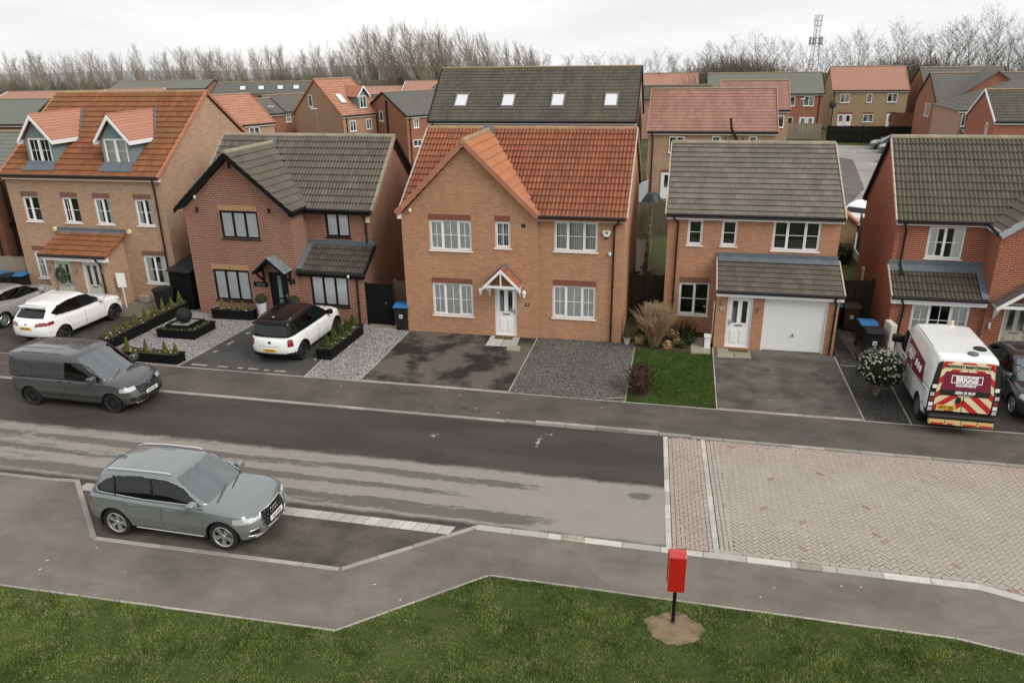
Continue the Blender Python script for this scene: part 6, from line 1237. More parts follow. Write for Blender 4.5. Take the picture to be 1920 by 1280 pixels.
for i in range(9):
    a = random.uniform(-.5, .5); MB().beam((a, i * .5 - 1, .1 + .1 * (i % 3)), (a + random.uniform(-.6, .6), i * .5 + random.uniform(-.2, .6), .15 + .12 * (i % 3)), .25, .12).build('plank', M_FENCE_D if i % 2 else M_FENCE, t)
sheet('timber_deck', [(-3.9, 37.5), (-1.6, 37.5), (-1.6, 44.5), (-3.9, 44.5)], .06, M_FENCE)
# ---------------------------------------------------------------- lamp posts and mast
def lamp_post(label, p, h, a=0.0):
    t = thing('street_lamp', label, 'street lamp', p, a); MB().tube([(0, 0, 0), (0, 0, 1.0), (0, 0, h)], [.07, .055, .04], 8).build('post', M_STEEL, t, smooth=40); MB().box(-.06, -.12, h - .02, .55, .12, h + .08).build('lantern', flat('lantern_grey', (.62, .63, .62), .4), t, bevel=.03); return t
lamp_post('street lamp in front of the white bay window house', (-41.7, 74.0, 0), 5.6, R(185)); lamp_post('street lamp against the tan single dormer gable', (-34.6, 69.3, 0), 5.7, R(185)); lamp_post('street lamp in front of the red terrace windows', (13.4, 103.0, 0), 4.4, R(10))
t = thing('radio_mast', 'slim lattice radio mast with antenna ring rising above the woods', 'mast', (27.8, 200, 0)); mb = MB(); H = 16.8
legs = [(-.75, -.4), (.75, -.4), (0, .8)]
for a, b in legs: MB().tube([(a * 1.9, b * 1.9, 0), (a, b, 11.0), (a * .75, b * .75, H)], [.09, .08, .06], 5).build('leg', M_STEEL, t)
mb = MB()
for k in range(16):
    z0, z1 = k * 1.05, (k + 1) * 1.05; f = lambda z: 1.9 - .9 * min(z, 11) / 11 - .25 * max(0, z - 11) / 6
    for (a, b), (c, d) in zip(legs, legs[1:] + legs[:1]):
        mb.tube([(a * f(z0), b * f(z0), z0), (c * f(z1), d * f(z1), z1)], .04, 3); mb.tube([(a * f(z1), b * f(z1), z1), (c * f(z1), d * f(z1), z1)], .035, 3)
mb.build('bracing', M_STEEL, t)
for zc, r_ in ((11.0, 1.35), (12.0, 1.2)):
    mb = MB(); mb.tube([(r_ * math.cos(q * .5236), r_ * math.sin(q * .5236), zc) for q in range(13)], .07, 4); mb.build('ring', M_STEEL, t)
for k in range(7): a = k * .9; MB().box(1.4 * math.cos(a) - .14, 1.4 * math.sin(a) - .1, 10.6, 1.4 * math.cos(a) + .14, 1.4 * math.sin(a) + .1, 12.4).build('antenna', M_STEEL, t)
for x in (-.85, .85): MB().box(x - .05, -.4, 14.8, x + .05, -.3, 17.0).build('antenna', M_STEEL, t)
mb = MB()
for z in (14.8, 15.9, 17.0): mb.box(-.9, -.4, z - .05, .9, -.3, z + .05)
mb.build('frame', M_STEEL, t)
# ================================================================ bare trees
def bark(name, a, b):
    m = NM(name, .9, .1); m.col(m.mix(m.noise(m.world(), .35, 4.0), a, b)); return m.mat
M_TWIG = bark('winter_twigs', (.24, .20, .155), (.32, .275, .22)); M_TWIG2 = bark('olive_twigs', (.105, .088, .062), (.17, .143, .105)); M_BARK = bark('trunk_bark', (.16, .14, .11), (.24, .21, .17))
def seg_mesh(name, segs, mat):
    """tapered three sided twigs: segs = [(p, q, r0, r1)]"""
    P = np.array([s[0] for s in segs]); Q = np.array([s[1] for s in segs]); r0 = np.array([s[2] for s in segs])[:, None]; r1 = np.array([s[3] for s in segs])[:, None]
    d = Q - P; d /= np.linalg.norm(d, axis=1, keepdims=True) + 1e-9; a = np.cross(d, np.array([.31, .77, .2])); a /= np.linalg.norm(a, axis=1, keepdims=True) + 1e-9; b = np.cross(d, a)
    V = np.empty((len(segs), 6, 3))
    for k in range(3):
        t = 2.0944 * k; o = a * math.cos(t) + b * math.sin(t); V[:, k] = P + o * r0; V[:, 3 + k] = Q + o * r1
    base = (np.arange(len(segs)) * 6)[:, None]; F_ = np.concatenate([base + np.array([[k, (k + 1) % 3, 3 + (k + 1) % 3, 3 + k]]) for k in range(3)])
    return np_mesh(name, V.reshape(-1, 3), F_, mat)
def make_tree(kind, seed, lean):
    rs = random.Random(seed); trunk, twigs = [], []
    def grow(p, d, ln, r, depth, out):
        n = 3; q = p
        for k in range(n):
            d = (d + Vector((rs.gauss(0, .06) + lean * .05, rs.gauss(0, .06), .03))).normalized(); q2 = q + d * (ln / n); rr = r * (1 - .25 * k / n); out.append((tuple(q), tuple(q2), rr, r * (1 - .25 * (k + 1) / n))); q = q2
            if depth < 3 and k > 0 or depth < 2:
                m = (2 if kind == 'poplar' else 2) if depth else 3
                for _ in range(m):
                    a = rs.uniform(0, 6.283); sp = rs.uniform(.25, .5) if kind == 'poplar' else rs.uniform(.5, 1.05)
                    nd = (d + Vector((math.cos(a) * sp, math.sin(a) * sp, 0))).normalized(); grow(q, nd, ln * rs.uniform(.42, .66), r * .42, depth + 1, twigs)
    H = 1.0; p = Vector((0, 0, 0)); d = Vector((lean * .35, 0, 1)).normalized(); r = .011; nseg = 9
    for k in range(nseg):
        d = (d + Vector((lean * .045 + rs.gauss(0, .03), rs.gauss(0, .03), 0))).normalized(); q = p + d * (H / nseg); r2 = .011 * (1 - (k + 1) / (nseg + .6)); trunk.append((tuple(p), tuple(q), r, max(r2, .0012)))
        if k >= 1:
            for _ in range(4 if kind == 'poplar' else 3):
                a = rs.uniform(0, 6.283); sp = rs.uniform(.35, .6) if kind == 'poplar' else rs.uniform(.7, 1.3)
                nd = (d + Vector((math.cos(a) * sp + lean * .25, math.sin(a) * sp, .15))).normalized(); grow(p + (q - p) * rs.random(), nd, (.30 if kind == 'poplar' else .30) * (1.05 - .55 * k / nseg) * rs.uniform(.7, 1.1), max(r2, .002) * .5 + .0012, 1, twigs)
        p, r = q, r2
    twigs2 = [(a, b, max(x, .0009), max(y, .0007)) for a, b, x, y in twigs]
    return seg_mesh('trunk', trunk, M_BARK), seg_mesh('crown', twigs2, M_TWIG if kind == 'poplar' else M_TWIG2)
T_POP = [make_tree('poplar', 20 + k, -.42) for k in range(6)]; T_OAK = [make_tree('open', 60 + k, -.15) for k in range(6)]
def put_tree(x, y, h, pool, label, group, sx=1.0):
    t = thing('bare_tree', label, 'tree', (x, y, land_z(x, y) - .2), random.uniform(-.5, .5) if pool is T_OAK else random.uniform(-.25, .25), group); t.scale = (h * sx, h * sx, h); tr, cr = random.choice(pool); link('trunk', tr, t); link('crown', cr, t)
def top_z(px): return np.interp(px, [0, 120, 200, 330, 500, 620, 700, 760, 850, 950, 1000], [10.5, 11.3, 11.0, 11.2, 10.6, 11.6, 13.6, 14.9, 14.2, 12.0, 10.5])
LP = 'windswept bare poplar leaning left in the tree belt behind the houses'; GP = 'windswept poplars of the left tree belt'
for k in range(170):
    px = -60 + 1090 * (k + random.uniform(-.4, .4)) / 170; Yt = random.uniform(146, 172); x = (px - 960) / 1419.56; xw = Yt * math.tan(math.atan(x * .9336) - YAW)
    put_tree(xw + 1.0, Yt, max(5.0, float(top_z(px)) * random.uniform(.66, 1.0)), T_POP, LP, GP, random.uniform(.7, 1.15))
LO = 'open crowned bare tree in the woods at the right'; GO = 'open crowned trees of the right woods'
for k in range(84):
    px = 1010 + 980 * (k + random.uniform(-.4, .4)) / 84; Yt = random.uniform(132, 158); xw = Yt * math.tan(math.atan((px - 960) / 1419.56 * .9336) - YAW)
    h = float(np.interp(px, [1010, 1200, 1300, 1420, 1540, 1600, 1750, 1850, 1990], [8.5, 8.2, 9.3, 10.8, 9.0, 11.5, 11.8, 12.6, 12.8])) * random.uniform(.8, 1.08); put_tree(xw, Yt, h, T_OAK, LO, GO, random.uniform(.6, .95))
# undergrowth of the belt: one dense mass of stems
n = 85000; sx_ = rng.uniform(-215, 95, n); sy_ = 140 + rng.uniform(0, 34, n) - np.where(sx_ > 0, 10, 0); hh = np.interp(sx_, [-215, -60, -20, 20, 50, 95], [5.4, 5.6, 6.4, 7.6, 8.8, 9.4]) * rng.uniform(.35, 1.08, n) * (0.85 + .25 * np.sin(sx_ * .21) + .15 * np.sin(sx_ * .07 + 1)); z0_ = rng.uniform(-.2, .5, n) * hh; ln_ = hh - np.maximum(z0_, 0); lx = rng.normal(-.12, .30, n) * ln_; ly_ = rng.normal(0, .2, n) * ln_
segs = [((a, b, c), (a + dx, b + dy, c + l), .05, .012) for a, b, c, l, dx, dy in zip(sx_, sy_, z0_, ln_, lx, ly_)]
o = link('woodland_scrub', seg_mesh('woodland_scrub', segs, M_TWIG2)); stuff(o); tag(o, 'dense olive brown undergrowth along the foot of the tree belt', 'scrub')
# ================================================================ vehicles
def curve(keys, sm_=0.0):
    xs = np.array([k[0] for k in keys], float); ys = np.array([k[1] for k in keys], float); g = np.linspace(xs[0], xs[-1], 500); v = np.interp(g, xs, ys)
    if sm_ > 0:
        w = max(3, int(500 * sm_)); kern = np.hanning(w + 2)[1:-1]; kern /= kern.sum(); pad = np.concatenate([np.full(w, v[0]), v, np.full(w, v[-1])]); v2 = np.convolve(pad, kern, 'same')[w:-w]; v = v2
    return lambda x: np.interp(x, g, v)
def rbox(nx, ny, nz, n):
    """rounded box surface: vertices in [-1,1]^3, quads, and the outward face axis of each quad"""
    idx, V, F_, A_ = {}, [], [], []
    def vid(i, j, k):
        if (i, j, k) not in idx: idx[(i, j, k)] = len(V); V.append((2 * i / nx - 1, 2 * j / ny - 1, 2 * k / nz - 1))
        return idx[(i, j, k)]
    for i in range(nx):
        for j in range(ny):
            F_.append((vid(i, j, 0), vid(i, j + 1, 0), vid(i + 1, j + 1, 0), vid(i + 1, j, 0))); A_.append(5); F_.append((vid(i, j, nz), vid(i + 1, j, nz), vid(i + 1, j + 1, nz), vid(i, j + 1, nz))); A_.append(4)
        for k in range(nz):
            F_.append((vid(i, 0, k), vid(i + 1, 0, k), vid(i + 1, 0, k + 1), vid(i, 0, k + 1))); A_.append(3); F_.append((vid(i, ny, k), vid(i, ny, k + 1), vid(i + 1, ny, k + 1), vid(i + 1, ny, k))); A_.append(2)
    for j in range(ny):
        for k in range(nz):
            F_.append((vid(0, j, k), vid(0, j, k + 1), vid(0, j + 1, k + 1), vid(0, j + 1, k))); A_.append(1); F_.append((vid(nx, j, k), vid(nx, j + 1, k), vid(nx, j + 1, k + 1), vid(nx, j, k + 1))); A_.append(0)
    V = np.array(V); rbox.raw = V.copy(); nn = np.array(n, float) if not np.isscalar(n) else n
    V = V / ((np.abs(V) ** nn).sum(axis=1, keepdims=True) ** (1.0 / nn))
    return V, np.array(F_), np.array(A_)
def in_poly(px, pz, poly):
    ins = np.zeros(len(px), bool); m = len(poly); j = m - 1
    for i in range(m):
        xi, zi = poly[i]; xj, zj = poly[j]; c = ((zi > pz) != (zj > pz)) & (px < (xj - xi) * (pz - zi) / (zj - zi + 1e-12) + xi); ins ^= c; j = i
    return ins
def snap_poly(P, mask, poly, tol, a=0, b=2):
    ids = np.where(mask)[0]; q = P[ids][:, [a, b]]; best = np.full(len(ids), 1e9); to = q.copy(); m = len(poly)
    for i in range(m):
        A_ = np.array(poly[i]); B_ = np.array(poly[(i + 1) % m]); d = B_ - A_; t = np.clip(((q - A_) @ d) / (d @ d), 0, 1)[:, None]; c = A_ + t * d; ds = np.linalg.norm(q - c, axis=1); k = ds < best; best[k] = ds[k]; to[k] = c[k]
    k = best < tol; sel = ids[k]; P[sel, a] = to[k][:, 0]; P[sel, b] = to[k][:, 1]
def sub_mesh(name, P, F_, mask, mat):
    f = F_[mask]; u, inv = np.unique(f, return_inverse=True); return np_mesh(name, P[u], inv.reshape(f.shape), mat, True)
def paint(name, c, rough=0.25, metal=0.0, coat=1.0, dirt=None):
    if name in MATS: return MATS[name]
    m = NM(name, rough + .12, .5); m.b.inputs['Metallic'].default_value = metal; m.b.inputs['Coat Weight'].default_value = coat; m.b.inputs['Coat Roughness'].default_value = 0.06
    w = m.obj(); a = m.mix(m.noise(w, 2.0, 4.0), tuple(x * .94 for x in c), tuple(min(1, x * 1.05) for x in c))
    z = m.sep(w)[2]; k = m.math('MULTIPLY', m.math('SUBTRACT', 1.0, sm(m, z, .25, .95)), m.ramp(m.noise(m.mapv(w, (1, 1, 2)), 2.2, 6.0, .7), [(0.3, 0.25), (0.7, 1.0)])); dirt = dirt if dirt is not None else .35
    a = m.mix(m.math('MULTIPLY', k, dirt), a, (.11, .095, .075)); m.col(a); m.rough(m.math('ADD', m.math('MULTIPLY', k, .4 * (dirt > 0)), rough)); MATS[name] = m.mat; return m.mat
M_TRIM = flat('black_trim_plastic', (0.018, 0.018, 0.018), .5, var=.2); M_LAMP = flat('headlamp_glass', (0.55, 0.57, 0.58), .1, .3, spec=.8, coat=1.0, var=.2); M_TAIL = flat('tail_lamp_red', (0.20, 0.008, 0.012), .15, spec=.6, coat=1.0, var=.2); M_GLOSSB = flat('gloss_black', (0.006, 0.006, 0.007), .15, spec=.25, coat=.12, var=0)
M_ALLOY = flat('alloy_wheel', (0.55, 0.55, 0.55), .28, .8, var=.1); M_ALLOYD = flat('dark_alloy_wheel', (0.035, 0.034, 0.032), .4, .4, var=.3); M_PLATE_W = flat('white_number_plate', (0.72, 0.72, 0.70), .4, var=.03); M_PLATE_Y = flat('yellow_number_plate', (0.70, 0.42, 0.05), .4, var=.03); M_CABIN = flat('car_cabin', (0.030, 0.029, 0.028), .9, var=.3)
WHEELS = {}
def wheel_parts(r, w, rr, style, rim):
    key = (r, w, rr, style, rim.name)
    if key in WHEELS: return WHEELS[key]
    mb = MB(); mb.lathe([(rr, -w / 2 + .01), (r * .93, -w / 2), (r * .985, -w / 2 + .03), (r, -w / 4), (r, w / 4), (r * .985, w / 2 - .03), (r * .93, w / 2), (rr, w / 2 - .01)], 40, axis='y', caps=False); ty = mb.mesh('wheel', M_RUBBER, fix=False); smooth_mesh(ty, 40)
    mb = MB(); o = -w / 2   # outer face towards -y
    mb.lathe([(rr, o + .012), (rr * .96, o + .004), (rr * .90, o + .02), (rr * .88, w / 2 - .02)], 40, axis='y', caps=False)
    ns = {'twin5': 5, 'ten': 10, 'five': 5, 'swirl': 5}[style]
    for k in range(ns):
        a = 2 * math.pi * k / ns + .3
        offs = ((-.11, -.16), (.11, .16)) if style == 'twin5' else ((0, 0),) if style != 'swirl' else ((-.05, .22), (.22, -.02))
        for a0, a1 in offs:
            hw0, hw1 = {'twin5': (.020, .026), 'ten': (.018, .02), 'five': (.05, .035), 'swirl': (.022, .03)}[style]
            c0 = Vector((math.cos(a + a0) * rr * .18, 0, math.sin(a + a0) * rr * .18)); c1 = Vector((math.cos(a + a1) * rr * .94, 0, math.sin(a + a1) * rr * .94)); d = (c1 - c0).normalized(); s_ = Vector((-d.z, 0, d.x))
            mb.prism([c0 + s_ * hw0 + Vector((0, o + .028, 0)), c1 + s_ * hw1 + Vector((0, o + .012, 0)), c1 - s_ * hw1 + Vector((0, o + .012, 0)), c0 - s_ * hw0 + Vector((0, o + .028, 0))], (0, .035, 0))
    mb.lathe([(.0, o + .018), (rr * .17, o + .02), (rr * .22, o + .035), (rr * .22, o + .08)], 16, axis='y'); ri = mb.mesh('rim', rim)
    mb = MB(); mb.lathe([(.0, o + .085), (rr * .88, o + .085)], 30, axis='y'); mb.lathe([(.0, o + .075), (rr * .62, o + .075), (rr * .62, o + .084)], 24, axis='y', m=1); di = mb.mesh('brake_disc', [M_DARK, M_GREYPL], fix=False)
    WHEELS[key] = (ty, ri, di); return WHEELS[key]
class Car: pass
def make_car(name, label, cat, sp, loc, rz, res=1.0, group=None):
    t = thing(name, label, cat, loc, rz, group); c = Car(); c.root = t; pm = sp['paint']; cab = sp.get('cab_paint', pm)
    xr, xf = sp['xr'], sp['xf']; top = curve(sp['top'], sp.get('smooth', .05)); bot = curve(sp['bot'], .05); W = curve(sp['W'], .04); S = curve(sp.get('S', [(0, .88), (.12, .955), (.42, 1.0), (.72, .99), (.9, .965), (1, .93)]), .06)
    V, F_, A_ = rbox(int(210 * res), int(60 * res), int(44 * res), sp.get('n', 11)); px, py, pz = V.T
    X0 = xr + (xf - xr) * (px + 1) / 2; zr_ = (pz + 1) / 2; zt, zb = top(X0), bot(X0); Z = zb + (zt - zb) * zr_; Y = py * W(X0) * S(zr_)
    Z = Z + sp.get('crown', .035) * (1 - py ** 2) * zr_ ** 5
    fp, rp = np.maximum(px, 0) ** 8, np.maximum(-px, 0) ** 8
    X = X0 - fp * (sp.get('fl', .16) * zr_ ** 2 + sp.get('fb', .16) * py ** 2 + .05 * (1 - zr_) ** 3) + rp * (sp.get('rl', .10) * zr_ ** 2 + sp.get('rb', .12) * py ** 2 + .05 * (1 - zr_) ** 3)
    P = np.stack([X, Y, Z], 1); cell = (xf - xr) / (210 * res); R_a = sp['arch']; zc = sp['r']; wx = (sp['wb'] / 2, -sp['wb'] / 2)
    side = np.abs(py) > .80
    for x0 in wx:
        dd = np.hypot(P[:, 0] - x0, P[:, 2] - zc); P[:, 1] += np.sign(py) * sp.get('flare', .012) * np.exp(-((dd - R_a - .03) / .07) ** 2) * side * (zr_ < .92)
        ms = side & (np.abs(dd - R_a) < cell * .75) & (zr_ < .97); k = R_a / np.maximum(dd, 1e-6); P[ms, 0] = x0 + (P[ms, 0] - x0) * k[ms]; P[ms, 2] = zc + (P[ms, 2] - zc) * k[ms]
    cen = P[F_].mean(axis=1); keep = np.ones(len(F_), bool); lat = np.abs(cen[:, 1]) > .55 * np.abs(P[:, 1]).max()
    for x0 in wx: keep &= ~((np.hypot(cen[:, 0] - x0, cen[:, 2] - zc) < R_a) & lat & ((A_ == 2) | (A_ == 3) | (A_ == 5)))
    part = np.full(len(F_), 'body', dtype=object); part[A_ == 5] = 'underbody'
    for nm, mt, fn in sp.get('lower', []): part[fn(cen[:, 0], cen[:, 1], cen[:, 2], A_)] = nm
    mats = {'body': pm, 'underbody': M_TRIM, 'door': pm}; mats.update({nm: mt for nm, mt, fn in sp.get('lower', [])})
    for dp in sp.get('doors', []):
        for sd, ax in ((2, 1), (3, -1)): part[(part == 'body') & (A_ == sd) & in_poly(cen[:, 0], cen[:, 2], dp)] = 'door%d%d' % (sd, sp['doors'].index(dp))
    for nm in sorted(set(part)):
        mk = keep & (part == nm); base = 'door' if nm.startswith('door') else nm
        if not mk.any(): continue
        if base in sp.get('pair', ('headlight', 'tail_light', 'air_intake', 'fog_lamp', 'sill')):
            for sgn in (1, -1):
                m3 = mk & (cen[:, 1] * sgn > 0)
                if m3.any(): link(base, sub_mesh(base, P, F_, m3, mats[base]), t)
        else: link(base, sub_mesh(base, P, F_, mk, mats[base]), t)
    bvh_l = BVHTree.FromPolygons(P.tolist(), F_[keep].tolist())
    # greenhouse
    g = sp['cab']; V2, F2, A2 = rbox(int(150 * res), int(60 * res), int(36 * res), g.get('n', 12)); qx, qy, qz = V2.T; zz = (qz + 1) / 2; raw = rbox.raw[F2].mean(axis=1); rz_ = (raw[:, 2] + 1) / 2
    xb0, xb1 = g['base']; xt0, xt1 = g['roof']; x_lo = xb0 + (xt0 - xb0) * zz ** g.get('pr', 1.0); x_hi = xb1 + (xt1 - xb1) * zz ** g.get('pf', 1.0); GX_ = x_lo + (x_hi - x_lo) * (qx + 1) / 2
    zro = curve(g['zroof'], .06); beltz = top(np.clip(GX_, xr, xf)) - .06; GZ_ = beltz + (zro(GX_) - beltz) * zz + g.get('crown', .03) * (1 - qy ** 2) * zz ** 4; wt = curve(g.get('taper', [(xb0, .93), (xb0 + .5, 1), (xb1 - .6, 1), (xb1, .90)]), .06)
    GY_ = qy * (g['Wb'] + (g['Wt'] - g['Wb']) * zz ** g.get('pw', 1.25)) * wt(GX_)
    GX_ = GX_ - np.maximum(qx, 0) ** 8 * g.get('bowf', .10) * qy ** 2 + np.maximum(-qx, 0) ** 8 * g.get('bowr', .08) * qy ** 2
    P2 = np.stack([GX_, GY_, GZ_], 1); sd2 = np.abs(qy) > .9
    for poly in g.get('side', []): snap_poly(P2, sd2, poly, (xb1 - xb0) / (150 * res) * .6)
    cn = P2[F2].mean(axis=1); part = np.full(len(F2), 'roof', dtype=object); part[(A2 == 5)] = 'floor'
    pass
    wf = g.get('ws', (.10, .93, .86)); m_ws = (A2 == 0) & (rz_ > wf[0]) & (rz_ < wf[1]) & (np.abs(raw[:, 1]) < wf[2] + .04); part[m_ws] = 'windscreen'
    wr = g.get('rw'); 
    if wr: part[(A2 == 1) & (rz_ > wr[0]) & (rz_ < wr[1]) & (np.abs(raw[:, 1]) < wr[2])] = 'rear_window'
    for k, poly in enumerate(g.get('side', [])):
        for s_ in (2, 3): part[(A2 == s_) & in_poly(cn[:, 0], cn[:, 2], poly)] = 'side_window%d%d' % (s_, k)
    mats2 = {'roof': cab, 'floor': M_CABIN, 'windscreen': g.get('ws_mat', M_SCREEN), 'rear_window': M_CARGLASS, 'side_window': M_CARGLASS}
    if 'roof_mat' in g: part[(part == 'roof') & (A2 == 4)] = 'roof_panel'; mats2['roof_panel'] = g['roof_mat']
    for nm, mt, fn in g.get('extra', []): part[fn(cn[:, 0], cn[:, 1], cn[:, 2], A2) & ((part == 'roof') | (part == 'roof_panel'))] = nm; mats2[nm] = mt
    for nm in sorted(set(part)):
        base = 'side_window' if nm.startswith('side_window') else nm
        if base == 'floor': continue
        link({'roof': 'cabin'}.get(base, base), sub_mesh(base, P2, F2, part == nm, mats2[base]), t)
    bvh_u = BVHTree.FromPolygons(P2.tolist(), F2.tolist())
    # a dark interior with seats
    mb = MB(); zb_ = sp.get('seat_z', .62); mid = (xb0 + xb1) / 2; w_ = g['Wb'] * .86
    mb.box(xb0 + .25, -w_, .35, xb1 - .12, w_, zb_ + .12)
    for x in sp.get('seats', (-.15, -1.05)):
        for y in (-.38, .38): mb.box(x - .10, y - .24, zb_, x + .08, y + .24, zb_ + .62); mb.box(x - .06, y - .12, zb_ + .64, x + .03, y + .12, zb_ + .82)
    mb.box(xb1 - .55, -w_, zb_, xb1 - .2, w_, zb_ + .34); mb.build('interior', M_CABIN, t)
    # wheels
    ty, ri, di = wheel_parts(sp['r'], sp.get('tw', .235), sp.get('rim_r', sp['r'] * .70), sp.get('rim', 'twin5'), sp.get('rim_mat', M_ALLOY)); tr = sp['track'] / 2
    for x0 in wx:
        for sy in (-1, 1):
            o = link('wheel', ty, t); o.location = (x0, sy * tr, sp['r']); o.rotation_euler = (0, random.uniform(0, 1.2), 0 if sy < 0 else math.pi); link('rim', ri, o); link('brake_disc', di, o)
    for x0 in wx:
        for sy in (-1, 1):
            mb = MB(); K = 20; a0, a1 = -.35, math.pi + .35; ya, yb = sy * (tr - .22), sy * np.abs(P[:, 1]).max() * .972; i0 = len(mb.v)
            for k in range(K + 1): a = a0 + (a1 - a0) * k / K; mb.v += [(x0 + (R_a + .02) * math.cos(a), ya, zc + (R_a + .02) * math.sin(a)), (x0 + (R_a + .012) * math.cos(a), yb, zc + (R_a + .012) * math.sin(a))]
            for k in range(K): mb.f.append((i0 + 2 * k, i0 + 2 * k + 1, i0 + 2 * k + 3, i0 + 2 * k + 2)); mb.m.append(0)
            mb.poly([(x0 + (R_a + .02) * math.cos(a0 + (a1 - a0) * k / 16), ya, zc + (R_a + .02) * math.sin(a0 + (a1 - a0) * k / 16)) for k in range(17)])
            mb.build('wheel_arch_liner', M_DARK, t, fix=False)
    c.P, c.F, c.bl, c.bu = P, F_, bvh_l, bvh_u
    def hit(p, d):
        best = None
        for b in (bvh_l, bvh_u):
            h = b.ray_cast(Vector(p), Vector(d))
            if h[0] is not None and (best is None or h[3] < best[3]): best = h
        return best
    c.hit = hit
    def side_pt(x, z, sgn, off=.004, cab=False):
        h = bvh_u.ray_cast(Vector((x, sgn * 3, z)), Vector((0, -sgn, 0))) if cab else hit((x, sgn * 3, z), (0, -sgn, 0)); return (h[0] + h[1] * off * (1 if h[1].y * sgn > 0 else -1)) if h and h[0] is not None else Vector((x, sgn * .9, z))
    def top_pt(x, y, off=.004):
        h = hit((x, y, 5), (0, 0, -1)); return h[0] + Vector((0, 0, off)) if h else Vector((x, y, 1))
    def end_pt(y, z, sgn, off=.004):
        h = hit((sgn * 6, y, z), (-sgn, 0, 0)); return h[0] + Vector((sgn * off, 0, 0)) if h else Vector((sgn * 2, y, z))
    c.side, c.topp, c.end = side_pt, top_pt, end_pt
    def dens(poly, n=10, closed=True):
        out = []; pts = list(poly) + ([poly[0]] if closed else [])
        for (a, b), (e, f) in zip(pts[:-1], pts[1:]):
            for k in range(n): out.append((a + (e - a) * k / n, b + (f - b) * k / n))
        out.append(pts[-1]); return out
    c.dens = dens
    def line(name_, poly, mat, r=.006, n=8, closed=True, sides=(-1, 1), off=.002, nn=5, cab=False):
        for sg in sides: MB().tube([side_pt(x, z, sg, off, cab) for x, z in dens(poly, n, closed)], r, nn).build(name_, mat, t)
    c.line = line
    for dp in sp.get('doors', []): line('panel_gap', dp, M_DARK, .0045, 8, off=-.001, nn=4)
    for k, poly in enumerate(g.get('side', [])):
        if sp.get('win_trim') is not None: line('window_trim', poly, sp['win_trim'], sp.get('trim_r', .010), 10, cab=True)
    # mirrors, handles
    mx = sp.get('mirror', (.82, 1.12))
    for sg in (-1, 1):
        b = side_pt(mx[0], mx[1] - .02, sg); o = MB(); ms = sp.get('mirror_s', 1.0)
        V3, F3, _ = rbox(10, 8, 8, 5); V3 = V3 * np.array([.085, .125, .085]) * ms; V3[:, 0] += .05 * (1 - np.abs(V3[:, 1]) / .13) * (V3[:, 0] > 0); V3 += np.array([mx[0] - .02, b.y + sg * .15, mx[1] + .03]); link('mirror', np_mesh('mirror', V3, F3, sp.get('mirror_mat', cab), True), t)
        MB().beam((mx[0], b.y - sg * .03, mx[1] - .03), (mx[0] - .01, b.y + sg * .10, mx[1] - .01), .06, .04).build('mirror_arm', M_TRIM, t)
        for hx, hz in sp.get('handles', []):
            p = side_pt(hx, hz, sg, .012); MB().box(p.x - .085, p.y - .012, p.z - .014, p.x + .085, p.y + .014, p.z + .014).build('door_handle', sp.get('handle_mat', pm), t, bevel=.006)
    return c
def plate(c, txt, y, z, sgn, mat, w=.52, h=.112, tilt=0.0):
    t = c.root; p = c.end(y, z, sgn, .012); xd = (0, sgn, 0)
    MB().box(p.x - .008, y - w / 2, z - h / 2, p.x + .008, y + w / 2, z + h / 2).build('number_plate', mat, t); text_obj(txt, .098, M_DARK, t, (p.x + sgn * .010, y, z), xd, (0, 0, 1), sx=.80, bold=.002, extrude=.001)
def end_tube(c, name, pts, sgn, mat, r=.012, n=6, closed=True, off=.003): MB().tube([c.end(y, z, sgn, off) for y, z in c.dens(pts, 6, closed)], r, n).build(name, mat, c.root)
